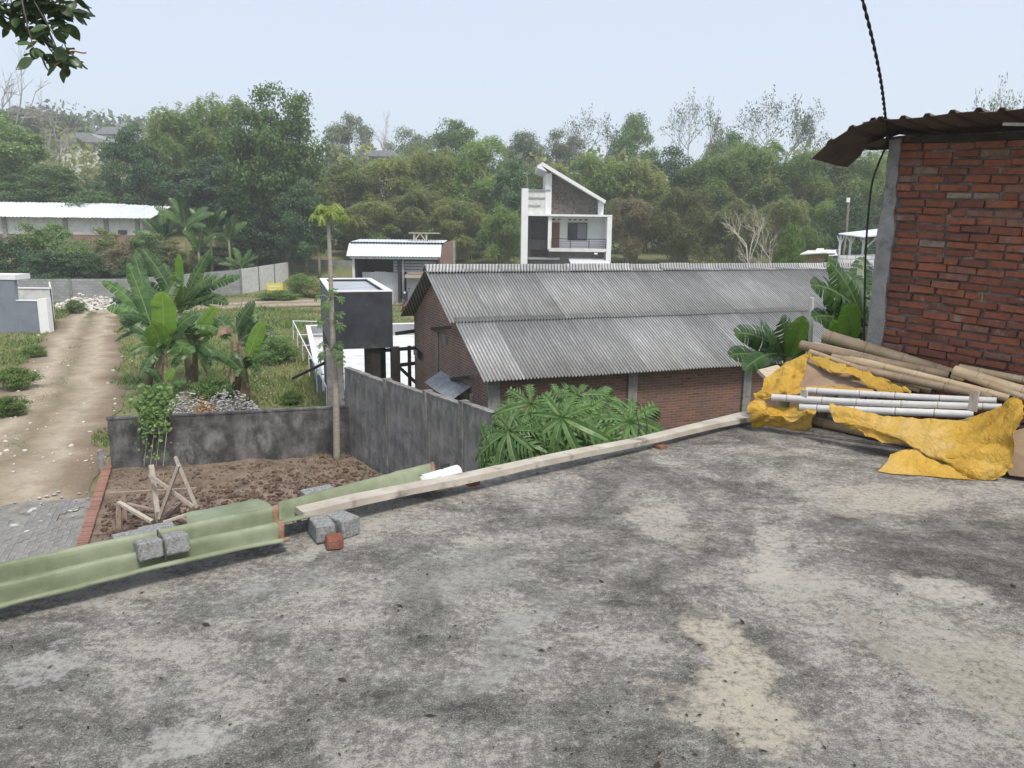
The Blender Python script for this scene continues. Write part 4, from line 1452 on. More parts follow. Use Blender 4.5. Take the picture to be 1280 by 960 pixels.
V, F = rocks([tuple(p) for p in pts], np.abs(rngq.normal(0, 0.025, 110)) + 0.010, 3, 0.4)
tag(link('broken_paving', npmesh('broken_paving', V, F, M['rubble'])), 'pale broken paving chips where the block paving ends', 'rubble', kind='stuff')

# ------------------------------------------------------------------ yard walls
LW0, LW1 = at(140, 590, z=G), at(438, 570, z=G)
LWD = (LW1 - LW0)
LWL = LWD.length
LWD.normalize()
LWN = Vector((-LWD.y, LWD.x, 0))
lw = thing('low_wall', LW0, 'low mould blackened plaster wall behind the soil yard', 'wall')
rows = []
rd = random.Random(2)
place('wall_body', fixn(MB().bb(0, LWL, 0, 0.13, -0.1, 1.22).mesh('wall_body', M['plaster_dark'])), LW0, LWD, LWN, Z1, lw)
tops = MB()
n = 40
for k in range(2):
    pass
place('coping', fixn(MB().bb(-0.02, LWL, -0.015, 0.145, 1.222, 1.262).mesh('coping', M['plaster_dark'])), LW0, LWD, LWN, Z1, lw)
part('end_post', MB().beam(LW0 - LWD * 0.12 - Z1 * 0.1 - LWN * 0.1, LW0 - LWD * 0.2 + Z1 * 0.55 - LWN * 0.05, 0.10, 0.10), M['pillar'], lw)

PWF = LW1.copy()
PWN = at(616, 520, z=-1.62)
PWN.z = G
PD = (PWN - PWF)
PL = PD.length
PD.normalize()
PNn = Vector((-PD.y, PD.x, 0))


def t_on(P0, D, px):
    """distance along a horizontal line at which it stands in image column px"""
    best = min(((abs((lambda d: 640 + FOC * d.dot(_RT) / d.dot(_F) - px)(P0 + D * (k * 0.02) - CAM)), k * 0.02) for k in range(-100, 900)))
    return best[1]


pw = thing('plaster_wall', PWF, 'tall streaked grey plaster boundary wall stepping past the brick warehouse', 'wall')
ts = [t_on(PWF, PD, 434), t_on(PWF, PD, 482), t_on(PWF, PD, 531), t_on(PWF, PD, 575), PL]
tops = [-1.745, -1.695, -1.645, -1.60]
for k in range(4):
    a, b = ts[k], ts[k + 1]
    m = fixn(MB().bb(0.0, b - a - 0.004, 0, 0.12, -0.1, tops[k] - G).mesh('wall_panel', M['plaster_grey']))
    o = place('wall_panel', m, PWF + PD * a, PD, PNn, Z1, pw)
    capm = []
    rr = random.Random(k)
    nn = max(6, int((b - a) / 0.12))
    for i in range(nn + 1):
        x = (b - a - 0.004) * i / nn
        capm.append([(x, -0.012, tops[k] - G + 0.003), (x, -0.012 + rr.uniform(-.004, .004), tops[k] - G + 0.035 + rr.uniform(-.006, .008)), (x, 0.132, tops[k] - G + 0.035 + rr.uniform(-.006, .008)), (x, 0.132, tops[k] - G + 0.003)])
    cm = MB().grid(capm)
    o = place('coping', cm.mesh('coping', M['plaster_grey']), PWF + PD * a, PD, PNn, Z1, pw)
    if k:
        part('pilaster', MB().box(PWF + PD * (a + 0.07) + PNn * 0.055 + Z1 * ((tops[k] - G) / 2 + 0.02), (0.13, 0.17, tops[k] - G + 0.08), (PD, PNn, Z1)), M['plaster_grey'], pw)

# ------------------------------------------------------------------ brick warehouse
GA = Vector((math.sin(R(-21.1)), math.cos(R(-21.1)), 0))     # along the gable, away from us
UA = Vector((GA.y, -GA.x, 0))                                # along the ridge
EV = at(597, 475, Y=15.0)
t_r = 3.8 / GA.y
RG = EV + GA * t_r
RG.z = at(531, 337, Y=RG.y).z
t_l = 6.3 / GA.y
EL = EV + GA * t_l
EL.z = at(500, 394, Y=EL.y).z
BL = 18.2
wh = thing('brick_warehouse', Vector((EV.x, EV.y, G)), 'long brick warehouse under a weathered grey corrugated roof', 'warehouse')
down = (EV - RG)
SLEN = down.length
down.normalize()
NRM = UA.cross(-down).normalized()
if NRM.z < 0:
    NRM = -NRM
WP, NW = 0.078, 13


def corr(width, length, pitch, amp, mat, name, seg=6, ny=1):
    nx_ = int(round(width / pitch * seg))
    rows_ = [[(width * i / nx_, length * j / ny, amp * math.cos(2 * math.pi * (width * i / nx_) / pitch)) for i in range(nx_ + 1)] for j in range(ny + 1)]
    return MB().grid(rows_).mesh(name, mat, True)


half = SLEN / 2
sm = corr(WP * NW, half + 0.10, WP, 0.024, M['asbestos'], 'roof_sheet')
rd = random.Random(14)
ncol = int(BL / (WP * (NW - 1)))
for row in range(2):
    for c in range(ncol):
        org = RG + UA * (c * WP * (NW - 1) + (0.12 if row == 1 else 0)) + down * (row * half + (0.06 if row == 0 else -0.04)) + NRM * (0.020 * (1 - row) + 0.005 * (c % 2) + rd.uniform(-0.003, 0.003))
        Xv = (UA + down * rd.uniform(-0.004, 0.004)).normalized()
        Yv = (down + NRM * rd.uniform(-0.004, 0.002)).normalized()
        Zv = Xv.cross(Yv).normalized()
        o = place('roof_sheet', sm, org, Xv, Zv.cross(Xv), Zv, wh)
        md = o.modifiers.new('thickness', 'SOLIDIFY')
        md.thickness = 0.006
        md.offset = 0
# ridge caps: a roll with a corrugated skirt
downL = (EL - RG).normalized()
capw = WP * (NW - 1)
rows = []
nx_ = NW * 6
def capprof(x):
    wv = 0.019 * math.cos(2 * math.pi * x / WP)
    out = []
    for d_, sc in ((0.24, 1.0), (0.12, 1.0), (0.07, 0.4)):
        p = down * d_ + NRM * (0.045 + wv * sc)
        out.append(p)
    for k in range(5):
        a = math.pi * k / 4
        out.append(Vector((0, 0, 0.055 + 0.06 * math.sin(a))) + GA * (-0.06 * math.cos(a)))
    nl = UA.cross(downL)
    if nl.z < 0:
        nl = -nl
    out.append(downL * 0.2 + nl * 0.03)
    return out
cv = [[p + UA * x for p in capprof(x)] for x in [capw * i / nx_ for i in range(nx_ + 1)]]
capmesh = MB().grid(cv).mesh('ridge_cap', M['asbestos'], True)
for c in range(ncol):
    o = link('ridge_cap', capmesh, wh, RG + UA * (c * capw) + Vector((0, 0, 0.006 * (c % 2) + rd.uniform(-0.012, 0.012))) - wloc(wh))
    o.modifiers.new('thickness', 'SOLIDIFY').thickness = 0.006
# far slope
lm = MB().prism([RG + NRM * 0.0, RG + UA * BL, EL + UA * BL, EL], (0, 0, -0.03))
part('far_roof_slope', lm, M['asbestos'], wh, fix=True)
# walls (local x along the wall, z up)
ovg, ove = 0.32, 0.30
W0 = EV + UA * ovg + GA * ove
W0.z = G
wl = t_l - ove - 0.25
rise = lambda t: (EV.z + (RG.z - EV.z) * (t + ove) / t_r if t + ove <= t_r else RG.z + (EL.z - RG.z) * (t + ove - t_r) / (t_l - t_r)) - G - 0.10
gp = [(0, 0, -0.1), (wl, 0, -0.1), (wl, 0, rise(wl)), (t_r - ove, 0, rise(t_r - ove)), (0, 0, rise(0))]
place('gable_wall', fixn(MB().prism(gp, (0, -0.12, 0)).mesh('gable_wall', M['brick_far_dark'])), W0, GA, UA.copy() * -1, Z1, wh)
eh = rise(0)
place('long_wall', fixn(MB().bb(0.004, BL - 1.0, 0.0, 0.12, -0.1, eh - 0.02).mesh('long_wall', M['brick_far'])), W0 - GA * 0.002, UA, GA, Z1, wh)
for px, wd_ in ((609, 0.26), (785, 0.22), (925, 0.22)):
    tt = max(0.12, t_on(W0, UA, px))
    part('pilaster', MB().box(W0 + UA * tt - GA * 0.012 + Z1 * (eh / 2), (wd_, 0.10, eh - 0.06), (UA, GA, Z1)), M['concrete'], wh)
part('far_long_wall', MB().box(W0 + GA * wl + UA * (BL / 2 - 0.5) + Z1 * (rise(wl) / 2), (BL - 1.2, 0.12, rise(wl)), (UA, GA, Z1)), M['mortar'], wh)
part('far_gable_wall', MB().prism([W0 + UA * (BL - 1.1) + GA * p[0] + Z1 * p[2] for p in gp], UA * 0.1), M['mortar'], wh, fix=True)


def gpt(px, py, out=0.0):
    d = ray(px, py)
    n_ = UA
    t = (W0 - UA * out - CAM).dot(n_) / d.dot(n_)
    return CAM + d * t


for (a, b), (c, d) in (((540, 411), (566, 409)), ((563, 474), (590, 471))):
    p = gpt(a, b, 0.02)
    part('purlin_end', MB().beam(p, p - UA * 0.0 + (gpt(c, d, 0.30) - p), 0.07, 0.07), M['dark_wood'], wh)
# vertical downpipe and plaster patch
part('downpipe', MB().tube([gpt(547, 415, 0.03), gpt(547, 492, 0.03)], 0.02, 6), M['pillar'], wh, True)
def gquad(pxs, out, th, mat, name, parent):
    q = [gpt(x, y, out) for x, y in pxs]
    return part(name, MB().prism(q, UA * (-th)), mat, parent, fix=True)
gquad([(517, 432), (529, 441), (529, 452), (517, 443)], 0.003, 0.004, M['glass_dark'], 'vent_hole', wh)
gquad([(551, 416), (560, 421), (560, 432), (551, 427)], 0.003, 0.006, M['plaster_grey'], 'plaster_patch', wh)
wf = gquad([(566, 476), (589, 494), (589, 512), (566, 492)], 0.003, 0.01, M['glass_dark'], 'window', wh)
for a_, b_ in (((566, 492), (589, 512)), ((589, 492), (589, 513)), ((566, 475), (566, 492))):
    p, q = gpt(*a_, 0.03), gpt(*b_, 0.03)
    oo = part('frame', MB().beam(p, q, 0.05, 0.05), M['wood_pale_old'], wh)
    oo.parent = wf
    oo.location = (0, 0, 0) if False else Vector((0, 0, 0))
for k, (a_, b_) in enumerate((((551, 464), (567, 474)), ((566, 474), (588, 484)))):
    p, q = gpt(a_[0], a_[1] , 0.02), gpt(b_[0], b_[1], 0.02)
    e_ = -UA * 0.42 - Z1 * 0.26
    part('awning_sheet', MB().prism([p, q, q + e_, p + e_], (0, 0, 0.012)), M['zinc_old'], wh, fix=True)

# ------------------------------------------------------------------ water tank on piers
TA = Vector((math.sin(R(-16.3)), math.cos(R(-16.3)), 0))
TB = Vector((TA.y, -TA.x, 0))
TF = at(413.5, 437, Y=20.3)
TW = t_on(TF, TB, 491)
TZ0 = TF.z
TZ1 = at(415, 365.5, Y=20.3).z
TDp = 5.5
wt = thing('water_tank', Vector((TF.x, TF.y, G)), 'black coated concrete water tank with white rim raised on piers', 'tank')
th = 0.14
def tbox(a0, a1, b0, b1, z0, z1):
    c = TF + TA * ((a0 + a1) / 2) + TB * ((b0 + b1) / 2)
    c.z = (z0 + z1) / 2
    return MB().box(c, (b1 - b0, a1 - a0, z1 - z0), (TB, TA, Z1))
part('front_wall', tbox(0, th, 0, TW, TZ0, TZ1), M['tank_black'], wt)
part('back_wall', tbox(TDp - th, TDp, 0, TW, TZ0, TZ1), M['tank_black'], wt)
part('side_wall', tbox(th + .002, TDp - th - .002, -0.002, th, TZ0, TZ1), M['concrete'], wt)
part('side_wall', tbox(th + .002, TDp - th - .002, TW - th, TW - 0.002, TZ0, TZ1), M['tank_black'], wt)
part('floor', tbox(th + .004, TDp - th - .004, th + .002, TW - th - .002, TZ0 + 0.02, TZ0 + 0.14), M['concrete'], wt)
part('cover', tbox(th + .004, TDp - th - .004, th + .002, TW - th - .002, TZ1 - 0.12, TZ1 - 0.07), M['tank_water'], wt)
part('rim', tbox(-.01, th + 0.02, -.01, TW + .01, TZ1 + 0.002, TZ1 + 0.035), M['white'], wt)
part('rim', tbox(TDp - th, TDp + .01, -.01, TW + .01, TZ1 + 0.002, TZ1 + 0.035), M['white'], wt)
part('rim', tbox(th + 0.022, TDp - th - .002, -.01, th + 0.03, TZ1 + 0.002, TZ1 + 0.034), M['white'], wt)
part('rim', tbox(th + 0.022, TDp - th - .002, TW - th - 0.03, TW + .01, TZ1 + 0.002, TZ1 + 0.034), M['white'], wt)
part('pier', tbox(0.05, 0.55, -0.12, 0.32, G - 0.1, TZ0 - .002), M['concrete'], wt)
part('pier', tbox(TDp - 0.5, TDp - 0.1, 0.02, 0.3, G - 0.1, TZ0 - .002), M['concrete'], wt)
for b0, a0 in ((TW - 0.58, 0.1), (TW - 0.36, 0.7), (TW - 0.05, 0.0), (TW - 0.3, TDp - 0.5)):
    part('post', tbox(a0, a0 + 0.26, b0, b0 + 0.24, G - 0.1, TZ0 - .002), M['dark_wood'], wt)
for (a0, b0, z0), (a1, b1, z1) in (((0.2, TW - .7, TZ0 - 0.12), (0.2, TW + 0.75, TZ0 - 0.05)), ((0.3, TW + 0.1, TZ0 - 0.5), (0.3, TW + 0.75, TZ0 - 1.15)), ((0.3, TW + 0.1, TZ0 - 0.55), (0.3, TW + 0.7, TZ0 - 0.5)),
                                   ((0.25, TW + 0.48, TZ0), (0.25, TW + 0.48, G)), ((0.25, TW + 0.1, TZ0 + 0.35), (0.25, TW + 0.7, TZ0 + 0.42)), ((0.1, 0.25, TZ0 - 0.02), (0.1, 0.0, TZ0 - 0.35))):
    p, q = TF + TA * a0 + TB * b0, TF + TA * a1 + TB * b1
    p.z, q.z = z0, z1
    part('brace', MB().beam(p, q, 0.09, 0.09), M['dark_wood'], wt)

# ------------------------------------------------------------------ white walled pad and white pipe fence left of the tank
PLc = at(383, 407, z=G + 0.7)
pd_ = thing('white_walled_pad', Vector((PLc.x, PLc.y, G)), 'white floored concrete pad with low parapet behind the black tank', 'pad')
def pbox(a0, a1, b0, b1, z0, z1):
    c = PLc + TA * ((a0 + a1) / 2) + TB * ((b0 + b1) / 2)
    c.z = (z0 + z1) / 2
    return MB().box(c, (b1 - b0, a1 - a0, z1 - z0), (TB, TA, Z1))
part('floor', pbox(-13.5, 0, 0.16, 6.2, G - 0.05, G + 0.10), M['white_dirty'], pd_)
for nm, bb_ in (('parapet', (-13.5, 0.15, 0, 0.155)), ('parapet', (0, 0.15, 0.16, 6.2))):
    part(nm, pbox(*bb_, G - 0.05, G + 0.66), M['grey_wall'], pd_)
    part('coping', pbox(bb_[0] - .01, bb_[1] + .01, bb_[2] - 0.03, bb_[3] + 0.03, G + 0.663, G + 0.71), M['white'], pd_)
f0, f1 = at(408, 484, z=G + 0.95), at(366, 401, z=G + 0.95)
fn = thing('white_pipe_fence', Vector((f0.x, f0.y, G)), 'thin white pipe fence in the grass left of the tank', 'fence')
part('rail', MB().beam(f0, f1, 0.035, 0.035), M['white'], fn)
f2 = at(404, 402, z=G + 0.95)
part('rail', MB().beam(f1, f2, 0.04, 0.04), M['white'], fn)
for k in range(6):
    p = f0.lerp(f1, k / 5)
    part('post', MB().beam((p.x, p.y, G), p, 0.03, 0.03), M['white'], fn)
for k in range(1, 5):
    p = f0.lerp(f1, k / 5)
    q = p + TB * (0.9 + 0.1 * k) - Z1 * 0.25
    p = p - Z1 * 0.25
    part('bar', MB().beam(p, q, 0.035, 0.035), M['white'], fn)
    part('post', MB().beam((q.x, q.y, G), q, 0.035, 0.035), M['white'], fn)
a, b = at(366, 473, z=G + 0.25), at(405, 454, z=G + 1.3)
tag(part('bamboo_stick', MB().tube([a, b], 0.05, 8), M['dark_wood'], None, base=a), 'dark pole leaning in the grass against the tank pier', 'pole')


# ------------------------------------------------------------------ open shed with zinc roof
def pb(x0, y0, x1, y1, Y, dep, zlo=None, xr=None):
    """box whose front face spans an image rectangle at depth Y"""
    a = at(x0, y1, Y=Y)
    b = at(x1, y0, Y=Y)
    z0 = a.z if zlo is None else zlo
    return MB().bb(a.x, b.x, Y, Y + dep, min(z0, b.z), max(z0, b.z))


YS = 58.0
sx0, sx1 = at(440, 322, Y=YS).x, at(548, 322, Y=YS).x
ez = at(494, 321, Y=YS).z
sh = thing('open_shed', Vector(((sx0 + sx1) / 2, YS, G)), 'open fronted shed with bright zinc roof and corrugated panels', 'shed')
rz1, rz2 = at(450, 307, Y=YS).z + 0.15, at(460, 301.5, Y=YS + 3).z + 0.12
def zr(y0, z0, y1, z1, x0, x1, name, nx_=12):
    rows_ = []
    for y, z in ((y0, z0), (y1, z1)):
        rows_.append([(x0 + (x1 - x0) * i / (nx_ * 4), y, z + 0.03 * (1 if i % 4 in (1, 2) else 0)) for i in range(nx_ * 4 + 1)])
    o_ = part(name, MB().grid(rows_), M['zinc'], sh)
    o_.modifiers.new('thickness', 'SOLIDIFY').thickness = 0.02
for k in range(6):
    xa, xb = sx0 - 0.35 + (sx1 - sx0 + 0.5) * k / 6, sx0 - 0.35 + (sx1 - sx0 + 0.5) * (k + 1) / 6
    zr(YS - 0.4, ez + 0.02, YS + 0.75, rz1, xa, xb + 0.03, 'roof_sheet', 5)
    zr(YS + 0.60, rz1 + 0.12, YS + 4.2, rz2, xa + 0.15, xb + 0.18, 'roof_sheet', 5)
part('fascia', MB().bb(sx0 - 0.1, sx1 + 0.05, YS - 0.34, YS - 0.28, ez - 0.16, ez + 0.01), M['zinc_old'], sh)
part('post', MB().bb(sx0, sx0 + 0.16, YS, YS + 0.16, G, ez), M['white_dirty'], sh)
pxm = at(501, 350, Y=YS).x
part('post', MB().bb(pxm - 0.22, pxm - 0.02, YS, YS + 0.16, G, ez - 0.2), M['dark_metal'], sh)
part('post', MB().bb(pxm + 0.10, pxm + 0.24, YS, YS + 0.16, G, ez - 0.2), M['zinc_old'], sh)
part('post', MB().bb(sx1 - 0.16, sx1 - 0.003, YS, YS + 0.16, G, ez), M['dark_metal'], sh)
zb, zt = G, at(470, 341, Y=YS).z
for xa, xb in ((at(450, 350, Y=YS).x, pxm - 0.3), (pxm + 0.3, sx1 - 0.2)):
    nn = max(2, int((xb - xa) / 0.76))
    for k in range(nn):
        x0, x1 = xa + (xb - xa) * k / nn, xa + (xb - xa) * (k + 1) / nn
        rows_ = [[(x0 + (x1 - x0) * i / 32, YS + 0.9 + 0.025 * math.sin(i * math.pi / 2 * 1.0) , z) for i in range(33)] for z in (zb, zt + 0.04 * (k % 2))]
        part('zinc_panel', MB().grid(rows_), M['zinc'], sh)
for k in range(4):
    z = at(530, 325 + k * 3.6, Y=YS).z - 0.1
    part('slat', MB().bb(at(491, 330, Y=YS).x, sx1 - 0.2, YS + 0.25, YS + 0.29, z - 0.17, z), M['zinc_old'], sh)
part('shelf', pb(506, 344, 540, 347.5, YS - 0.6, 0.9), M['wood_pale_old'], sh)
part('shelf', pb(509, 340.5, 531, 343, YS - 0.4, 0.7), M['wood_old'], sh)
part('back_wall', MB().bb(sx0 + 0.02, sx1 - 0.02, YS + 4.0, YS + 4.12, G, rz2 - 0.1), M['dark_wood'], sh)
part('left_wall', MB().bb(sx0 + 0.17, sx0 + 0.25, YS + 0.2, YS + 4.0, G, ez), M['dark_wood'], sh)
# brick side facing right
sw = MB().prism([(0, 0, 0), (4.0, 0, 0), (4.0, 0, rz2 - G - 0.05), (0.9, 0, rz1 - G - 0.02), (0.15, 0, ez - G - 0.02)], (0, 0.12, 0))
place('side_wall', fixn(sw.mesh('side_wall', M['brick_shed'])), (sx1 + 0.12, YS + 0.05, G), Vector((0.16, 0.987, 0)), Vector((-0.987, 0.16, 0)), Z1, sh)
part('corner_post', MB().bb(sx1 + 0.72, sx1 + 0.95, YS + 4.0, YS + 4.2, G, rz2), M['pillar'], sh)
# tank stand on the shed roof
stb = at(528, 302, Y=YS + 2.6)
st = thing('roof_stand', stb, 'small trestle stand with flat board on the shed roof', 'stand')
s_ = 58 / 960
part('board', MB().bb(stb.x - 1.0, stb.x + 1.35, stb.y - 0.5, stb.y + 0.5, stb.z + 0.62, stb.z + 0.68), M['wood_pale_old'], st)
for dx in (-0.6, 0.35):
    for dy in (-0.35, 0.35):
        part('leg', MB().bb(stb.x + dx - .05, stb.x + dx + .05, stb.y + dy - .05, stb.y + dy + .05, stb.z - 0.3, stb.z + 0.62), M['wood_pale_old'], st)
part('brace', MB().beam((stb.x - 0.6, stb.y - 0.42, stb.z + 0.0), (stb.x - 0.15, stb.y - 0.42, stb.z + 0.6), 0.07, 0.07), M['wood_pale_old'], st)
part('brace', MB().beam((stb.x + 0.35, stb.y - 0.42, stb.z + 0.0), (stb.x - 0.1, stb.y - 0.42, stb.z + 0.6), 0.07, 0.07), M['wood_pale_old'], st)
# motorbike parked in front, seen from the front
mbp = at(507, 377, Y=YS - 1.2)
mbp.z = G
bk = thing('motorbike', mbp, 'dark motorbike parked in front of the shed panels', 'motorbike')
def ring(c, r0, r1, ax=(1, 0, 0)):
    P_ = []
    for k in range(17):
        a = 2 * math.pi * k / 16
        P_.append(Vector(c) + Vector((0, math.cos(a) * r0, math.sin(a) * r0)))
    return MB().tube(P_, r1, 6, False)
for dy in (-0.55, 0.65):
    wl_ = part('wheel', MB().tube([mbp + Vector((-0.03, dy, 0.3)), mbp + Vector((0.03, dy, 0.3))], 0.2, 14), M['zinc_old'], bk)
    o_ = part('tyre', ring(mbp + Vector((0, dy, 0.3)), 0.25, 0.05), M['dark_metal'], bk, True)
part('body', MB().tube([mbp + Vector((0, -0.45, 0.75)), mbp + Vector((0, -0.1, 0.55)), mbp + Vector((0, 0.3, 0.6)), mbp + Vector((0, 0.8, 0.78))], [0.10, 0.16, 0.15, 0.07], 8), M['dark_metal'], bk, True)
part('front_shield', MB().prism([mbp + Vector(p) for p in ((-0.2, -0.5, 0.45), (0.2, -0.5, 0.45), (0.14, -0.42, 0.98), (-0.14, -0.42, 0.98))], (0, 0.04, 0)), M['dark_metal'], bk)
part('seat', MB().tube([mbp + Vector((0, 0.0, 0.80)), mbp + Vector((0, 0.7, 0.86))], [0.11, 0.10], 8), M['cable'], bk)
part('handlebar', MB().tube([mbp + Vector((-0.34, -0.3, 1.05)), mbp + Vector((0, -0.4, 1.0)), mbp + Vector((0.34, -0.3, 1.05))], 0.02, 6), M['dark_metal'], bk)
part('headlight', MB().tube([mbp + Vector((0, -0.52, 0.95)), mbp + Vector((0, -0.42, 0.95))], 0.08, 10), M['zinc'], bk)
for dx in (-0.3, 0.3):
    part('mirror', MB().box(mbp + Vector((dx, -0.33, 1.22)), (0.12, 0.02, 0.08)), M['dark_metal'], bk)
# red heap by the warehouse ridge: a red plastic sheet bundle
rp = at(521, 372, Y=52)
rp.z = G
mb = MB()
P_ = []
for i in range(7):
    a_ = math.pi * i / 6
    P_.append([Vector((rp.x + 0.95 * math.cos(a_) * (1 + 0.15 * math.sin(3 * b_)), rp.y + 0.5 * math.sin(b_) * math.sin(a_), G + 0.9 * math.sin(a_) * abs(math.cos(b_ * 0.5)) + 0.02)) for b_ in [k * 0.5 - 1.5 for k in range(7)]])
M['red'] = simple('faded_red_plastic', (0.25, 0.05, 0.05), (0.35, 0.10, 0.10), 3, 0.6)
tag(part('red_sheet', MB().grid(P_), M['red'], None, True, base=rp), 'crumpled red plastic sheet on the ground beside the shed', 'plastic sheet')

# ------------------------------------------------------------------ white two storey house
YH = 66.0
hx = lambda px: at(px, 290, Y=YH).x
hz = lambda py: at(707, py, Y=YH).z
hw = thing('white_house', Vector((hx(707), YH, G)), 'modern white two storey house with slanted roof and stone gable', 'house')
def hb(name, x0, y0, x1, y1, d0, d1, mat, parent=None, zlo=None):
    p_ = parent or hw
    o_ = part(name, MB().bb(hx(x0), hx(x1), YH + d0, YH + d1, hz(y1) if zlo is None else zlo, hz(y0)), mat, hw)
    if parent:
        o_.parent = parent
        o_.location = (0, 0, 0)
    return o_
hb('side_fin', 651.5, 237, 659.5, 300, -1.2, 6.0, M['white'], zlo=G)
hb('parapet_wall', 659.7, 239.5, 687, 268, -0.3, 0.0, M['white_dirty'])
for x1, y in ((681, 248.5), (675, 258)):
    hb('slot', 660, y - 1.1, x1, y + 1.1, -0.34, -0.302, M['grey_wall'])
hb('parapet_cap', 659.7, 237.5, 687, 239.3, -0.4, 4, M['grey_wall'])
# stone gable with white frame
gp_ = [(688.5, 216.5), (746, 252), (746, 268), (688.5, 268)]
part('stone_gable', MB().prism([Vector((hx(x), YH + 0.05, hz(y))) for x, y in gp_], (0, 0.25, 0)), M['stone_clad'], hw, fix=True)
part('gable_side', MB().prism([Vector((hx(x), YH - 0.35, hz(y))) for x, y in ((680.5, 217), (688.3, 217), (688.3, 268), (680.5, 268))], (0, 6, 0)), M['white'], hw, fix=True)
hb('gable_side', 746.2, 251, 753, 268, -0.3, 6, M['white'])
rp_ = [(676, 204.5), (754.5, 250.5), (753.5, 254.0), (674.5, 208.2), (669.8, 210.8), (668.8, 208.4)]
part('roof', MB().prism([Vector((hx(x), YH - 1.0, hz(y))) for x, y in ((676, 204.2), (754.5, 250.5), (753.6, 254.2), (675, 208.4))], (0, 7.5, 0)), M['white'], hw, fix=True)
part('roof_return', MB().prism([Vector((hx(x), YH - 1.0, hz(y))) for x, y in ((675.8, 204.4), (675, 208.6), (682, 216), (670, 211.5), (669.5, 209))], (0, 7.4, 0)), M['white'], hw, fix=True)
# balcony storey
hb('upper_slab', 659.7, 268.2, 763, 270.6, -0.9, 5, M['white'])
hb('back_wall', 687.5, 270.8, 757, 310, 1.3, 1.5, M['white'])
hb('partition', 684.5, 270.8, 689, 312, -0.7, 1.6, M['white'])
hb('right_fin', 757.2, 270.8, 763, 312, -0.9, 4.5, M['white'], zlo=G)
hb('balcony_floor', 686, 310.2, 757, 314.2, -0.9, 1.6, M['white_dirty'])
d_ = hb('door', 690, 278, 700.5, 309.8, 1.22, 1.28, M['door'])
hb('handle', 699, 295, 699.8, 297, 1.17, 1.218, M['dark_metal'], d_)
w_ = hb('window', 711, 278, 735.5, 300.5, 1.2, 1.28, M['dark_metal'])
hb('pane', 712.3, 279.3, 721.8, 299.3, 1.16, 1.198, M['glass_dark'], w_)
hb('pane', 723.2, 279.3, 734.4, 299.3, 1.15, 1.188, M['curtain'], w_)
for x in (691, 698, 711.5, 718, 725, 732):
    hb('vent', x, 273.6, x + 3.6, 275.0, 1.26, 1.298, M['dark_metal'])
rl = hb('railing', 689.3, 298.0, 757, 298.9, -0.86, -0.80, M['dark_metal'])
for y in (301.5, 304.3, 307.1):
    hb('bar', 689.3, y, 757, y + 0.35, -0.85, -0.82, M['dark_metal'], rl)
for x in (689.5, 712, 735, 756):
    hb('post', x, 299, x + 0.9, 310, -0.85, -0.81, M['dark_metal'], rl)
# tall barred bay at left
hb('bay_wall', 660, 270.8, 684.3, 326, 1.0, 1.2, M['grey_wall'])
w_ = hb('window', 664, 277, 683, 300, 0.9, 0.98, M['dark_metal'])
for a_, b_ in ((665, 669.6), (670.4, 675.6), (676.5, 682)):
    hb('pane', a_, 278.2, b_, 299, 0.86, 0.898, M['glass_dark'], w_)
hb('bay_shade', 664, 313, 684, 321, 0.9, 0.98, M['dark_wood'])
for k in range(15):
    x = 660.8 + k * 1.62
    hb('screen_bar', x, 270.8, x + 0.42, 322, -0.5, -0.44, M['dark_metal'])
hb('bay_sill', 659.8, 322, 700, 324.5, -0.6, 1.2, M['grey_wall'])
hb('ground_wall', 660, 324.7, 757, 340, 0.9, 1.1, M['grey_wall'], zlo=G)
hb('ground_wall', 686, 314.4, 757, 324.6, 0.9, 1.1, M['grey_wall'])
part('canopy', MB().prism([Vector((hx(711), YH - 0.2, hz(322.0))), Vector((hx(757), YH - 0.2, hz(322.4))), Vector((hx(768), YH - 3.2, hz(334.5))), Vector((hx(714), YH - 3.2, hz(334.0)))], (0, 0, -0.08)), M['zinc'], hw, fix=True)
for x in (716, 765):
    part('canopy_post', MB().bb(hx(x) - .06, hx(x) + .06, YH - 3.1, YH - 2.98, G, hz(335.5)), M['dark_metal'], hw)
hb('house_body', 660.5, 271, 756.5, 330, 1.6, 6.0, M['white_dirty'], zlo=G)
hb('antenna_pole', 658.2, 217, 658.7, 237, 0.5, 0.54, M['zinc_old'])
hb('antenna', 653, 216.2, 660.5, 217.1, 0.4, 0.5, M['zinc_old'])
hb('lamp', 742.5, 315, 746.5, 317.2, -0.85, -0.6, M['white'])

# ------------------------------------------------------------------ left: grey gate wall
gc = at(53, 416.5, z=G)
gt = thing('grey_gate_wall', gc, 'blue grey stepped gate wall with white end beside the dirt road', 'wall')
gY = gc.y
z1, z2 = at(30, 346, Y=gY).z, at(40, 376, Y=gY).z
x_a, x_b, x_c = at(-70, 380, Y=gY).x, at(20.5, 380, Y=gY).x, at(49, 400, Y=gY).x
part('tall_panel', MB().bb(x_a, x_b, gY, gY + 0.25, G - 0.1, z1 - 0.16), M['blue_grey'], gt)
part('tall_cap', MB().bb(x_a, x_b + 0.12, gY - 0.04, gY + 1.2, z1 - 0.157, z1 + 0.1), M['white'], gt)
part('low_panel', MB().bb(x_b + 0.003, x_c, gY, gY + 0.25, G - 0.1, z2 - 0.02), M['blue_grey'], gt)
part('low_cap', MB().bb(x_b + 0.003, x_c + 0.02, gY - 0.03, gY + 0.28, z2 - 0.017, z2 + 0.03), M['white'], gt)
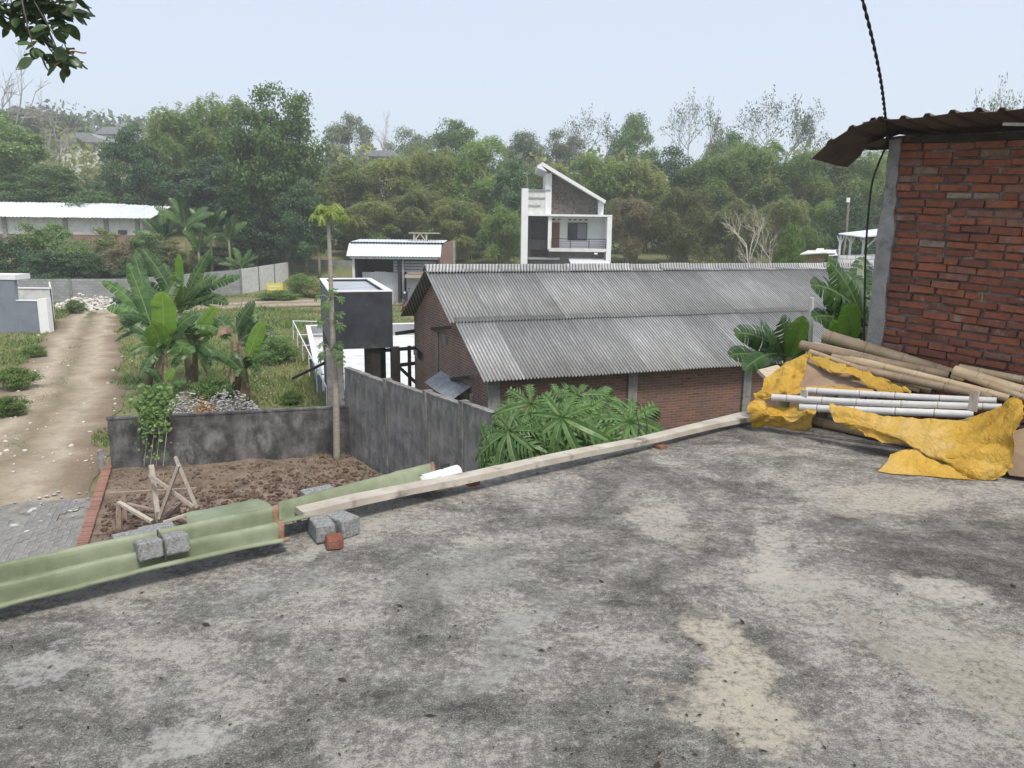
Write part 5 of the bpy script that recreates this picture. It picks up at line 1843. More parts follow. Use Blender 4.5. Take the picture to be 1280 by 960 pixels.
part('end_post', MB().prism([Vector((x_c + 0.003, gY - 0.02, G - 0.1)), Vector((x_c + 0.30, gY + 0.3, G - 0.1)), Vector((x_c + 0.30, gY + 0.7, G - 0.1)), Vector((x_c + 0.003, gY + 0.5, G - 0.1))], (0, 0, z2 - G + 0.2)), M['white'], gt, fix=True)
g0 = Vector((x_c + 0.30, gY + 0.75, G + 0.06))
_ge = at(66.5, 400, Y=gY + 5.2)
gd = Vector((_ge.x - g0.x, _ge.y - g0.y, 0)).normalized()
gate = part('gate', MB().beam(g0 + Z1 * (z2 - G + 0.55), g0 + gd * 4.4 + Z1 * (z2 - G + 0.55), 0.08, 0.10), M['white_dirty'], gt)
for k in range(22):
    p = g0 + gd * (0.1 + k * 0.2)
    o_ = part('slat', MB().box(p + Z1 * ((z2 - G + 0.5) / 2), (0.04, 0.11, z2 - G + 0.48), (Vector((gd.y, -gd.x, 0)), gd, Z1)), M['dark_metal'], gt)
    o_.parent = gate
    o_.location = (0, 0, 0)
fz = at(40, 359.5, Y=gY + 5.6).z
fx0, fx1 = at(-40, 370, Y=gY + 5.6).x, at(63, 370, Y=gY + 5.6).x
part('far_wall', MB().bb(fx0, fx1, gY + 5.6, gY + 5.8, G - 0.1, fz - 0.07), M['white_dirty'], gt)
part('far_cap', MB().bb(fx0, fx1, gY + 5.55, gY + 5.85, fz - 0.067, fz), M['white'], gt)

# ------------------------------------------------------------------ concrete block boundary walls
def blockwall(name, px0, py0, Y0, px1, py1, Y1, mat, label, low=G, th=0.15):
    a, b = at(px0, py0, Y=Y0), at(px1, py1, Y=Y1)
    L_ = (Vector((b.x, b.y, 0)) - Vector((a.x, a.y, 0))).length
    X = Vector((b.x - a.x, b.y - a.y, 0)).normalized()
    Yv = Vector((-X.y, X.x, 0))
    o_ = thing(name, Vector((a.x, a.y, low)), label, 'wall')
    m_ = fixn(MB().prism([(0, 0, -0.2), (L_, 0, -0.2), (L_, 0, b.z - low), (0, 0, a.z - low)], (0, th, 0)).mesh('wall_body', mat))
    place('wall_body', m_, Vector((a.x, a.y, low)), X, Yv, Z1, o_)
    nn = max(1, int(L_ / 3.2))
    for k in range(nn + 1):
        t = k / nn
        zt_ = a.z + (b.z - a.z) * t - low
        pm_ = fixn(MB().bb(-0.1, 0.1, -0.04, -0.003, -0.2, zt_ + 0.02).mesh('pilaster', M['concrete']))
        place('pilaster', pm_, Vector((a.x, a.y, low)) + X * (L_ * t), X, Yv, Z1, o_)
    return o_
blockwall('block_wall', 8, 349, 54, 165, 348.5, 55, M['blockwall'], 'grey concrete block wall behind the rubble heap')
blockwall('block_wall', 166, 348.3, 55.2, 300, 337, 64, M['blockwall'], 'grey concrete block wall running back behind the banana plants')
blockwall('block_wall', 300.5, 336.8, 64.2, 360, 328, 76, M['white_dirty'], 'whitewashed end of the block wall with mossy top')
blockwall('block_wall', 364, 323.5, 82, 445, 326, 80, M['blockwall'], 'distant grey block wall left of the open shed')
blockwall('block_wall', 566, 326, 84, 652, 327, 84, M['concrete'], 'low dark wall between the shed and the white house')

# yellow sign board by the path
sp = at(343, 368, z=G)
sg = thing('sign_board', sp, 'small yellow sign board standing in the grass by the block wall', 'sign')
zs0, zs1 = at(343, 366, Y=sp.y).z, at(343, 354, Y=sp.y).z
sx_a, sx_b = at(333.5, 360, Y=sp.y).x, at(353.5, 360, Y=sp.y).x
part('panel', MB().bb(sx_a, sx_b, sp.y, sp.y + 0.03, zs0, zs1), M['sign'], sg)
for x in (sx_a + 0.1, sx_b - 0.15):
    part('post', MB().bb(x, x + 0.05, sp.y + 0.032, sp.y + 0.08, G - 0.1, zs1), M['wood_old'], sg)
for k, (fa, fb) in enumerate(((0.12, 0.85), (0.2, 0.6))):
    zz = zs1 + (zs0 - zs1) * (0.33 + 0.34 * k)
    part('lettering', MB().bb(sx_a + (sx_b - sx_a) * fa, sx_a + (sx_b - sx_a) * fb, sp.y - 0.006, sp.y - 0.002, zz - 0.07, zz + 0.07), M['sign_text'], sg)

# ------------------------------------------------------------------ long white warehouse behind the bushes at left
YW = 78.0
wz = lambda py: at(95, py, Y=YW).z
lo_ = gz(-48, YW)
x0, x1 = at(-160, 270, Y=YW).x, at(178, 280, Y=YW).x
ww = thing('white_warehouse', Vector(((x0 + x1) / 2, YW, lo_)), 'long white walled warehouse with bright zinc roof behind the bushes', 'warehouse')
part('front_wall', MB().bb(x0, x1, YW, YW + 0.2, lo_ - 1, wz(271)), M['white_dirty'], ww)
xe = at(202, 285, Y=YW + 7).x
part('end_wall', MB().prism([Vector((x1, YW + 0.003, lo_ - 1)), Vector((xe, YW + 7, lo_ - 1)), Vector((xe, YW + 7, wz(268))), Vector(((x1 + xe) / 2, YW + 3.5, wz(263))), Vector((x1, YW + 0.003, wz(271)))], (-0.2, 0, 0)), M['white_dirty'], ww, fix=True)
for px in (6, 82, 133, 172):
    xx = at(px, 280, Y=YW).x
    part('pillar', MB().bb(xx - 0.2, xx + 0.2, YW - 0.16, YW - 0.003, lo_ - 1, wz(271) - 0.05), M['pillar'], ww)
part('base_wall', MB().bb(x0, x1 + 0.02, YW - 0.08, YW - 0.002, lo_ - 1, wz(293)), M['brick_shed'], ww)
nsh = 24
for k in range(nsh):
    xa, xb = x0 + (x1 + 1.2 - x0) * k / nsh, x0 + (x1 + 1.2 - x0) * (k + 1) / nsh
    kk = (k / nsh)
    rows_ = []
    for y, z in ((YW - 0.9, wz(271.0) - 0.1), (YW + 4.0, wz(259) + 0.5)):
        rows_.append([(xa + (xb + 0.05 - xa) * i / 12, y, z + 0.04 * (i % 4 in (1, 2)) + 0.02 * (k % 2) - (0.3 * max(0, kk - 0.75) * 4 * (y > YW)) ) for i in range(13)])
    o_ = part('roof_sheet', MB().grid(rows_), M['zinc'], ww)
    o_.modifiers.new('thickness', 'SOLIDIFY').thickness = 0.03
part('far_roof', MB().prism([Vector((x0, YW + 4.0, wz(259) + 0.45)), Vector((x1 + 1.2, YW + 4.0, wz(259) + 0.15)), Vector((xe + 1.4, YW + 8, wz(268))), Vector((x0, YW + 8, wz(268)))], (0, 0, -0.05)), M['zinc_old'], ww, fix=True)
vt = part('window', MB().bb(at(149, 300, Y=YW).x, at(160, 300, Y=YW).x, YW - 0.12, YW - 0.082, wz(292), wz(287)), M['glass_dark'], ww)

# ------------------------------------------------------------------ right: canopy, white block wall and lean-to beyond the warehouse ridge
YC = 42.0
wc = blockwall('block_wall', 1044, 319, YC, 1125, 318, YC - 0.5, M['blockwall_white'], 'whitewashed block wall behind the warehouse ridge beside the brick house')
cp = at(1072, 318, Y=YC + 0.6)
cn = thing('white_canopy', Vector((cp.x, cp.y, G)), 'small white roofed canopy on braced posts behind the whitewashed wall', 'canopy')
part('roof', MB().prism([at(1048, 293, Y=YC + 0.2), at(1078, 297, Y=YC - 0.4), at(1112, 294, Y=YC - 0.6), at(1100, 287, Y=YC + 2.4)], (0, 0, 0.06)), M['zinc'], cn, fix=True)
for px, yt in ((1051, 294), (1064, 295.5), (1080, 297)):
    a, b = at(px, yt + 0.5, Y=YC + 0.35), at(px, 330, Y=YC + 0.35)
    part('post', MB().beam(Vector((a.x, a.y, G)), a, 0.09, 0.09), M['white_dirty'], cn)
    for dx in (-4.5, 4.5):
        part('brace', MB().beam(at(px, 305, Y=YC + 0.35), at(px + dx, yt + 1.0, Y=YC + 0.35), 0.06, 0.06), M['white_dirty'], cn)
part('brace', MB().beam(at(1082, 310, Y=YC + 0.3), at(1096, 297, Y=YC + 0.3), 0.08, 0.08), M['white_dirty'], cn)
lp = at(1022, 335, Y=YC)
ln_ = thing('lean_to', Vector((lp.x, lp.y, G)), 'rusty lean-to heaped with pale sheets left of the whitewashed wall', 'lean-to')
part('wall', pb(1009, 319, 1030, 340, YC, 0.2, zlo=G), M['wood_brown'], ln_)
part('roof', MB().prism([at(1000, 318.5, Y=YC - 0.5), at(1032, 316.5, Y=YC - 0.5), at(1048, 313, Y=YC + 1.5), at(1010, 314, Y=YC + 1.5)], (0, 0, 0.05)), M['white_dirty'], ln_, fix=True)
for k, (xa, ya, xb, yb) in enumerate(((1019, 316, 1030, 311.5), (1030, 317, 1045, 313), (1036, 320, 1047, 316))):
    part('pale_sheet', MB().prism([at(xa, ya, Y=YC - 0.3), at(xb, ya - 0.5, Y=YC - 0.3), at(xb, yb, Y=YC + 0.7), at(xa + 2, yb, Y=YC + 0.7)], (0, 0, 0.04)), M['white'], ln_, fix=True)
part('post', pb(1045, 312, 1048.5, 340, YC - 0.1, 0.1, zlo=G), M['concrete'], ln_)
up = at(1060, 290, Y=46)
ut = thing('utility_pole', Vector((up.x, up.y, G)), 'thin leaning pole with white insulator before the bamboo at right', 'pole')
part('pole', MB().tube([Vector((up.x - 0.3, up.y, G)), at(1058, 290, Y=46), at(1061, 248, Y=46)], 0.06, 6), M['bark'], ut)
part('insulator', MB().box(at(1060, 250, Y=45.9), (0.18, 0.12, 0.26)), M['white'], ut)
wp = [at(1034, 190, Y=6.9), at(1045, 218, Y=16), at(1060, 247, Y=45.9)]
tag(part('thin_wire', MB().tube(bez(wp, 8), [0.004] * 17, 4), M['cable'], None, base=wp[0]), 'thin wire sagging from the roof corner to the leaning pole', 'wire')
# ------------------------------------------------------------------ foliage builders
def leafquads(P, Nn, size, aspect, r_, droop=0.0, D=None):
    """P,Nn: n×3 points and normals -> diamond leaves"""
    n = len(P)
    if D is None:
        D = r_.normal(0, 1, (n, 3))
        D[:, 2] -= droop
    D = D - Nn * (D * Nn).sum(1, keepdims=True)
    D /= np.linalg.norm(D, axis=1, keepdims=True) + 1e-9
    B = np.cross(Nn, D)
    s = np.asarray(size).reshape(-1, 1)
    L, W = s * 0.5, s * 0.5 * aspect
    V = np.stack([P - D * L, P + B * W + D * L * 0.1, P + D * L, P - B * W + D * L * 0.1], 1).reshape(-1, 3)
    F = np.arange(n * 4).reshape(n, 4)
    return V, F


def unit(r_, n):
    d = r_.normal(0, 1, (n, 3))
    return d / np.linalg.norm(d, axis=1, keepdims=True)


def limb_mesh(paths, mat, n=6):
    mb = MB()
    for pts_, rad_ in paths:
        mb.tube(pts_, rad_, n)
    return mb.mesh('trunk', mat, True)


def broadleaf(seed, nclump, leaves, lsize, crown_lo=0.2, flat=0.7, rc=(0.9, 1.7), aspect=0.55, loose=0.0, trunk_r=0.22, zs=1.0):
    """10 m tall, 8 m wide tree"""
    r_ = np.random.default_rng(seed)
    H0 = 10 * crown_lo
    cs = []
    while len(cs) < nclump:
        d = r_.uniform(-1, 1, 3)
        rr = np.linalg.norm(d)
        if rr > 1 or rr < 0.35:
            continue
        z = H0 + (d[2] * 0.5 + 0.5) * (9.2 - H0)
        k = 0.75 + 0.35 * math.sin(math.pi * min(1, max(0, (z - H0) / (9.4 - H0))) ** 0.8)
        cs.append((d[0] * 3.1 * k, d[1] * 3.1 * k, z))
    cs = np.array(cs)
    rcs = r_.uniform(rc[0], rc[1], nclump)
    ci = r_.integers(0, nclump, leaves)
    d = unit(r_, leaves)
    d[:, 2] = np.abs(d[:, 2]) * r_.choice([1, 1, 1, -0.7], leaves)
    rad = rcs[ci] * r_.uniform(0.35, 1.08, leaves) ** 0.6
    off = d * rad[:, None] + r_.normal(0, 1, (leaves, 3)) * (loose * 0.5)
    off[:, 2] *= flat
    P = cs[ci] + off
    P[:, 2] = np.clip(P[:, 2], 0.1, 10.2) * zs
    Nn = d * 0.7 + unit(r_, leaves) * 0.7 + np.array([0, 0, 0.35])
    Nn /= np.linalg.norm(Nn, axis=1, keepdims=True)
    V, F = leafquads(P, Nn, lsize * r_.uniform(0.6, 1.5, leaves), aspect, r_, 0.5)
    crown = npmesh('crown', V, F, M['leaf_mid'])
    paths = [([(0, 0, -0.3), (0.08, 0.03, 2.2), (0.0, 0.1, 4.5), (0.1, 0, 7.2)], [trunk_r, trunk_r * 0.8, trunk_r * 0.55, 0.05])]
    for k in range(min(nclump, 16)):
        c = cs[k]
        z0 = max(0.8, min(c[2] - 1.2, r_.uniform(1.5, 5.5)))
        m_ = (c * 0.55 + np.array([0, 0, z0]) * 0.45)
        paths.append(([(0.03, 0.03, z0), tuple(m_ + r_.normal(0, 0.2, 3)), tuple(c)], [trunk_r * 0.42, trunk_r * 0.28, 0.02]))
    return limb_mesh(paths, M['bark']), crown


def bamboo_clump(seed, mounds=24, per=1150):
    """arching canes that end in soft drooping plumes; 10 m tall, 8 m wide"""
    r_ = np.random.default_rng(seed)
    mb = MB()
    P, D = [], []
    for c in range(mounds):
        a = c * 2.399 + r_.uniform(-0.4, 0.4)
        q = math.sqrt((c + 0.5) / mounds)
        rad = 2.9 * q
        zt = (9.3 - 4.2 * q ** 2.2) * r_.uniform(0.82, 1.05)
        if c % 4 == 3:
            zt *= 0.55
        ctr = np.array([math.cos(a) * rad, math.sin(a) * rad, zt - 0.8])
        sz = np.array([1.0, 1.0, 0.75]) * r_.uniform(0.85, 1.35)
        for k in range(5):
            e = ctr + r_.normal(0, 0.45, 3)
            b0 = np.array([r_.normal(0, 0.4), r_.normal(0, 0.4), 0])
            pts_ = []
            for t in np.linspace(0, 1, 7):
                h = e[2] * (1.25 * t - 0.25 * t ** 3)
                w_ = t ** 2.1
                pts_.append((b0[0] + (e[0] - b0[0]) * w_, b0[1] + (e[1] - b0[1]) * w_, h))
            mb.tube(pts_, [0.05 * (1 - 0.8 * t) + 0.006 for t in np.linspace(0, 1, 7)], 3, False)
            # sparse leaves up the cane
            for t in r_.uniform(0.3, 0.9, 26):
                i = int(t * 6)
                p = np.array(pts_[i]) * (1 - (t * 6 - i)) + np.array(pts_[i + 1]) * (t * 6 - i)
                P.append(p + r_.normal(0, 0.28, 3))
                D.append((r_.normal(0, .6), r_.normal(0, .6), -0.6))
        # plume: many little sprays, dense outside
        ns = per // 16
        d = unit(r_, ns)
        d[:, 2] = np.abs(d[:, 2]) * r_.choice([1, 1, -0.6], ns)
        cc = ctr + d * sz * r_.uniform(0.5, 1.1, (ns, 1))
        for k in range(ns):
            out_ = d[k] * np.array([0.7, 0.7, 0.2]) + np.array([0, 0, -0.45]) + r_.normal(0, 0.25, 3)
            for j in range(16):
                q_ = j / 16
                P.append(cc[k] + out_ * (q_ - 0.3) * 1.15 + np.array([0, 0, -0.35 * q_ * q_ + 0.15]) + r_.normal(0, 0.07, 3))
                D.append(out_ + np.array([0, 0, -0.5 * q_]) + r_.normal(0, 0.35, 3))
    P, D = np.array(P), np.array(D)
    P[:, 2] = np.clip(P[:, 2], 0.15, 10.3)
    Nn = unit(r_, len(P)) * 0.6 + np.array([0, 0, 0.9])
    Nn /= np.linalg.norm(Nn, axis=1, keepdims=True)
    V, F = leafquads(P, Nn, 0.31 * r_.uniform(0.6, 1.4, len(P)), 0.22, r_, D=D)
    return mb.mesh('culms', M['culm'], True), npmesh('foliage', V, F, M['leaf_bamboo'])


def bare_tree(seed, depth=6, spread=0.6, twig_leaves=0, upright=0.2, rad0=0.17):
    r_ = random.Random(seed)
    mb = MB()
    tips = []

    def grow(p, d, L, rad, k):
        q = p + d * L * 0.5 + Vector((r_.gauss(0, .05), r_.gauss(0, .05), 0)) * L
        e = q + (d + Vector((r_.gauss(0, .14), r_.gauss(0, .14), r_.gauss(0, .05)))).normalized() * L * 0.5
        mb.tube([p, q, e], [rad, rad * 0.82, rad * 0.66], 5 if rad > 0.03 else 3, False)
        if k == 0:
            tips.append(e)
            return
        n = r_.choice((2, 3, 3)) if k > 1 else 2
        for i in range(n):
            nd = (d + Vector((r_.gauss(0, spread), r_.gauss(0, spread), r_.gauss(0.0, 0.25) + upright * 0.3))).normalized()
            grow(p.lerp(e, r_.uniform(0.55, 1.0)) if i else e, nd, L * r_.uniform(0.58, 0.8), rad * 0.62, k - 1)
    grow(Vector((0, 0, -0.2)), Vector((0.02, 0.0, 1)), 4.2, rad0, depth)
    zmax = max(v[2] for v in mb.v)
    xm = float(np.percentile([math.hypot(v[0], v[1]) for v in mb.v], 93))
    s = 10 / zmax
    sx = 4 / xm
    mb.v = [(v[0] * sx, v[1] * sx, v[2] * s) for v in mb.v]
    tr = mb.mesh('trunk', M['bark_hazy'], True)
    lf = None
    if twig_leaves:
        rr = np.random.default_rng(seed)
        T = np.array([(t.x * sx, t.y * sx, t.z * s) for t in tips])
        P = T[rr.integers(0, len(T), twig_leaves)] + rr.normal(0, 0.22, (twig_leaves, 3))
        Nn = unit(rr, twig_leaves)
        V, F = leafquads(P, Nn, 0.2 * rr.uniform(0.6, 1.4, twig_leaves), 0.5, rr)
        lf = npmesh('crown', V, F, M['leaf_grey'])
    return tr, lf


PROTO = {
    'D': [broadleaf(s, 70, 27000, 0.21, 0.10, 0.75, (0.6, 1.3), loose=0.25) for s in (1, 2, 3)],
    'L': [broadleaf(s, 90, 21000, 0.185, 0.25, 0.6, (0.4, 1.0), loose=0.5) for s in (11, 12, 13)],
    'U': [broadleaf(s, 50, 8000, 0.26, 0.5, 0.45, (0.6, 1.2), trunk_r=0.2, loose=0.4) for s in (21, 22)],
    'B': [broadleaf(s, 60, 11000, 0.34, 0.0, 0.8, (0.6, 1.3), aspect=0.4, trunk_r=0.1, loose=0.4) for s in (31, 32, 33)],
    'W': [broadleaf(s, 70, 9000, 0.36, 0.0, 1.2, (0.5, 1.2), aspect=0.35, trunk_r=0.08, loose=0.6, zs=0.5) for s in (34, 35, 36)],
    'M': [bamboo_clump(s) for s in (41, 42, 43, 44)],
    'X': [bare_tree(s) for s in (51, 52, 53)],
    'T': [bare_tree(s, 6, 0.6, rad0=0.24) for s in (71, 72)],
    'S': [bare_tree(s, 6, 0.6, 2200) for s in (61, 62)],
}
NM = {'D': ('broadleaf_tree', 'tree', 'trunk', 'crown'), 'L': ('broadleaf_tree', 'tree', 'trunk', 'crown'), 'U': ('umbrella_tree', 'tree', 'trunk', 'crown'),
      'B': ('bush', 'bush', 'stem', 'foliage'), 'W': ('bush', 'bush', 'stem', 'foliage'), 'M': ('bamboo_clump', 'bamboo', 'culms', 'foliage'), 'X': ('bare_tree', 'tree', 'trunk', 'twigs'), 'T': ('bare_tree', 'tree', 'trunk', 'twigs'), 'S': ('sparse_tree', 'tree', 'trunk', 'crown')}
rdt = random.Random(77)
_k = [0]


def grow_at(kind, px, top, wpx, Y, label, mat=None, group=None, bark=None, zb=None):
    x = at(px, 300, Y=Y).x
    z0 = gz(x, Y) if zb is None else zb
    Hh = at(px, top, Y=Y).z - z0
    Wd = wpx * Y / 960
    pr = PROTO[kind][_k[0] % len(PROTO[kind])]
    _k[0] += 1
    nm, cat, pa, pb_ = NM[kind]
    o = thing(nm, (x, Y, z0), label, cat, group)
    rz = rdt.uniform(0, 6.28)
    for nme, me in ((pa, pr[0]), (pb_, pr[1])):
        if me is None:
            continue
        c = link(nme, me, o)
        c.rotation_euler = (0, 0, rz)
        c.scale = (Wd / 8, Wd / 8, Hh / (5.0 if kind == 'W' and nme == pb_ else 10.0))
        mm = mat if nme == pb_ else bark
        if mm:
            c.material_slots[0].link = 'OBJECT'
            c.material_slots[0].material = M[mm]
    return o


GB = 'trees beyond the block wall'
BM = 'bamboo clumps along the back of the field'
HZ = 'hazy trees on the far slope'
TREES = [
    ('D', 8, 126, 165, 95, 'large leafy green tree at the left edge above the white warehouse', 'leaf_bright', GB),
    ('D', 66, 200, 110, 90, 'leafy green tree right of the left edge tree, above the warehouse roof', 'leaf_mid', GB),
    ('B', 120, 232, 90, 84, 'low leafy tree above the right half of the white warehouse roof', 'leaf_mid', GB),
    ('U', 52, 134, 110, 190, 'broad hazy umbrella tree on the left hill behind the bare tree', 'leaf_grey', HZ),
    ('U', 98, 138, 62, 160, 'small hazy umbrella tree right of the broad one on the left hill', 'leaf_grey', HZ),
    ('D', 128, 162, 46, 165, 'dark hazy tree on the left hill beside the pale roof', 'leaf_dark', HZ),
    ('D', 122, 206, 60, 120, 'mid green tree below the hill houses', 'leaf_mid', GB),
    ('D', 148, 218, 70, 104, 'deep green tree between the hill houses and the dark round tree', 'leaf_dark', GB),
    ('D', 174, 148, 84, 88, 'dark blue green round tree left of the tall bamboo', 'leaf_dark', GB),
    ('M', 238, 110, 120, 94, 'tall light green bamboo left of the tallest tree', 'leaf_bamboo_green', BM),
    ('M', 285, 97, 120, 97, 'highest light green bamboo behind the tallest tree', 'leaf_bamboo_green', BM),
    ('D', 268, 190, 130, 88, 'dark shaded tree under the light green bamboo', 'leaf_dark', GB),
    ('L', 352, 83, 140, 80, 'tallest broadleaf tree left of centre with open top', 'leaf_mid', GB),
    ('D', 340, 150, 130, 82, 'dense lower foliage tree under the tallest tree', 'leaf_mid', GB),
    ('D', 382, 215, 85, 77, 'vine covered dark tree behind the tall thin papaya', 'leaf_dark', GB),
    ('B', 320, 262, 90, 78, 'dark bushy tree at the foot of the tallest tree', 'leaf_dark', GB),
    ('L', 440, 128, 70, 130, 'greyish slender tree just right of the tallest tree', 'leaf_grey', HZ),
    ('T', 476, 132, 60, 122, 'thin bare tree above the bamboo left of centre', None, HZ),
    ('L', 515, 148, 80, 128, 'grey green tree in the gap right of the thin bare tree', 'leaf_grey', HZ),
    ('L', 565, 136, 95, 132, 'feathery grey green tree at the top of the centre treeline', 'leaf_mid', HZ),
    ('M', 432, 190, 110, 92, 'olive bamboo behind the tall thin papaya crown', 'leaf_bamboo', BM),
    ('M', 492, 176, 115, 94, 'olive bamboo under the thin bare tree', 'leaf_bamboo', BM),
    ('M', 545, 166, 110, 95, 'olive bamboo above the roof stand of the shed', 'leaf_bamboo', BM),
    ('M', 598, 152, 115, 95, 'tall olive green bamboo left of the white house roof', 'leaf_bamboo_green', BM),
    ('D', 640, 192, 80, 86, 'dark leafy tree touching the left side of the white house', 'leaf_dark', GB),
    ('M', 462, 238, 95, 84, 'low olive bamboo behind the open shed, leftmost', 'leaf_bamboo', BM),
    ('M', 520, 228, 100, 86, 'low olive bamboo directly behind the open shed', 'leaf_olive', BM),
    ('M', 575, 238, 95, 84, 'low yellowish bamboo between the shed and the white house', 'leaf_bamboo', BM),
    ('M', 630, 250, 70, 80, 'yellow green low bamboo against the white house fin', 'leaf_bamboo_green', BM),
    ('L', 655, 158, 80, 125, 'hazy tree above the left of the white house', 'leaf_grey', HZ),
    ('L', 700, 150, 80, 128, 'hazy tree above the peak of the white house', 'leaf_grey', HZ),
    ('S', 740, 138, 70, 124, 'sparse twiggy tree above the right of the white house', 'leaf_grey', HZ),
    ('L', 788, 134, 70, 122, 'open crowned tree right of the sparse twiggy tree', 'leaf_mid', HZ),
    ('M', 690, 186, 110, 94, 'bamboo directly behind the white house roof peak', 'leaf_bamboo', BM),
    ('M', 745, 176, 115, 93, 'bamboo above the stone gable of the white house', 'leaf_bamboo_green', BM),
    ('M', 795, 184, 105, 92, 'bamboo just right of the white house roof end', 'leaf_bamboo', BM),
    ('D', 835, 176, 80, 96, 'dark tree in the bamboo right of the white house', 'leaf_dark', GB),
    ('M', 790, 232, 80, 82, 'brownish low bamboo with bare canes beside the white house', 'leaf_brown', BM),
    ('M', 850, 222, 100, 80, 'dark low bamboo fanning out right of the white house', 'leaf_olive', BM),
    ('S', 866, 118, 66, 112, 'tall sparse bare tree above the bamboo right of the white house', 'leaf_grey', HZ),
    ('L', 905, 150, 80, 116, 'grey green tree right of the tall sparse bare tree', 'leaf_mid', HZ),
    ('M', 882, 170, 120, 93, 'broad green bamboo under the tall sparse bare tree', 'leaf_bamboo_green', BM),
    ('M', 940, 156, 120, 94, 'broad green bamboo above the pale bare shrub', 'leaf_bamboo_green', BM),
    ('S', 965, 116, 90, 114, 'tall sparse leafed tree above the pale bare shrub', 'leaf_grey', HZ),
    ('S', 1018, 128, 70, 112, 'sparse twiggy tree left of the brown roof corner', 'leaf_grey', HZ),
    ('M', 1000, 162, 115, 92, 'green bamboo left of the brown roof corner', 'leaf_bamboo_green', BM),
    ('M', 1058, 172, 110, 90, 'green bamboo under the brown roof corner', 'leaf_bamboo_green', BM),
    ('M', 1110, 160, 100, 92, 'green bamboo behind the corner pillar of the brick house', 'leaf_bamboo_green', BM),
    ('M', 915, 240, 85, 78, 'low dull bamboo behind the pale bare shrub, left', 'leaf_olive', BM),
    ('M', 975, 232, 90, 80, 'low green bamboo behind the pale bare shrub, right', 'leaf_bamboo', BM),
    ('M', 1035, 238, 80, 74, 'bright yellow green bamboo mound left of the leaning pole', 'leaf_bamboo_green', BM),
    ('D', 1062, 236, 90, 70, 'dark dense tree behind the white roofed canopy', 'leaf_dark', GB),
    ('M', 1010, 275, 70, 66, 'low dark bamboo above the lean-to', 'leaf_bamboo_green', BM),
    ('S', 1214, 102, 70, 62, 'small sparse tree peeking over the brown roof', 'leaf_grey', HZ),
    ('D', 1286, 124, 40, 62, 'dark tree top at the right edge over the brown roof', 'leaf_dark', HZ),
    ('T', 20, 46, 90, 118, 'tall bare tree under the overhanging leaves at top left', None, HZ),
    ('T', 74, 108, 80, 112, 'shorter bare tree leaning right on the left hill', None, HZ),
]
for kind, px, top, wpx, Y, lab, mt, gr in TREES:
    grow_at(kind, px, top, wpx, Y, lab, mt, gr)
grow_at('X', 945, 252, 92, 47, 'pale bare branching shrub behind the warehouse ridge', None, 'shrubs behind the warehouse ridge', 'bark_pale')
grow_at('X', 965, 262, 70, 48, 'second pale bare shrub, right of the larger one', None, 'shrubs behind the warehouse ridge', 'bark_pale')
grow_at('L', 990, 272, 44, 49, 'light green sparse shrub beside the pale bare shrub', 'leaf_bright', 'shrubs behind the warehouse ridge', 'bark_pale')

# bushes in front of the white warehouse and elsewhere
BG = 'bushes along the block wall'
for px, top, wpx, Y, lab, mt in ((5, 288, 70, 63, 'dark leafy bush at the left edge above the grey gate wall', 'leaf_dark'), (36, 276, 62, 65, 'light palm green bush in front of the white warehouse', 'leaf_bright'),
                                 (68, 270, 60, 66, 'tallest bush in front of the white warehouse', 'leaf_mid'), (98, 292, 64, 63, 'mid green bush below the warehouse pillar', 'leaf_mid'),
                                 (128, 282, 60, 66, 'brownish bush in front of the warehouse right half', 'leaf_olive'), (60, 306, 80, 60, 'dark low bush along the block wall, left', 'leaf_dark'),
                                 (110, 312, 80, 60, 'dark low bush along the block wall, middle', 'leaf_dark'), (152, 300, 70, 62, 'brown leafed bush near the warehouse end', 'leaf_brown'),
                                 (180, 284, 60, 68, 'grey green bush hiding the warehouse end wall', 'leaf_mid'), (165, 318, 70, 60, 'dark low bush along the block wall behind the bananas', 'leaf_dark'),
                                 (215, 300, 70, 70, 'olive undergrowth bush behind the banana plants', 'leaf_olive'), (262, 304, 80, 74, 'dark undergrowth bush below the far banana plants', 'leaf_dark'),
                                 (305, 312, 70, 80, 'dark bush above the whitewashed end of the block wall', 'leaf_dark')):
    grow_at('B', px, top, wpx, Y, lab, mt, BG)
for px, py, top, wpx, lab, mt in ((375, 371, 341, 42, 'round green bush right of the yellow sign', 'leaf_bright'), (345, 375, 362, 60, 'low weedy bush under the yellow sign', 'leaf_bright'),
                                  (395, 372, 352, 40, 'small bush behind the tall thin papaya trunk', 'leaf_olive'),
                                  (0, 486, 458, 60, 'weedy green bush at the left edge of the dirt road', 'leaf_bright'), (28, 446, 430, 36, 'smaller weedy bush by the grey gate wall', 'leaf_bright'),
                                  (-15, 520, 494, 60, 'leafy weeds at the far left below the gate wall', 'leaf_bright'), (85, 392, 374, 26, 'small green bush at the foot of the rubble heap', 'leaf_bright'),
                                  (340, 455, 418, 60, 'leafy weed bush right of the banana plants', 'leaf_mid'), (312, 432, 402, 50, 'dark weed bush behind the small banana plant', 'leaf_dark'),
                                  (255, 500, 470, 66, 'ferny green bush behind the low wall', 'leaf_mid'), (355, 505, 488, 36, 'bright yellow green bush behind the low wall', 'leaf_bright'),
                                  (190, 512, 478, 44, 'dark leafy bush on top of the low wall, left', 'leaf_mid')):
    Y = at(px, py, z=G).y
    grow_at('W', px, top, wpx, Y, lab, mt, 'weeds and bushes in the field')

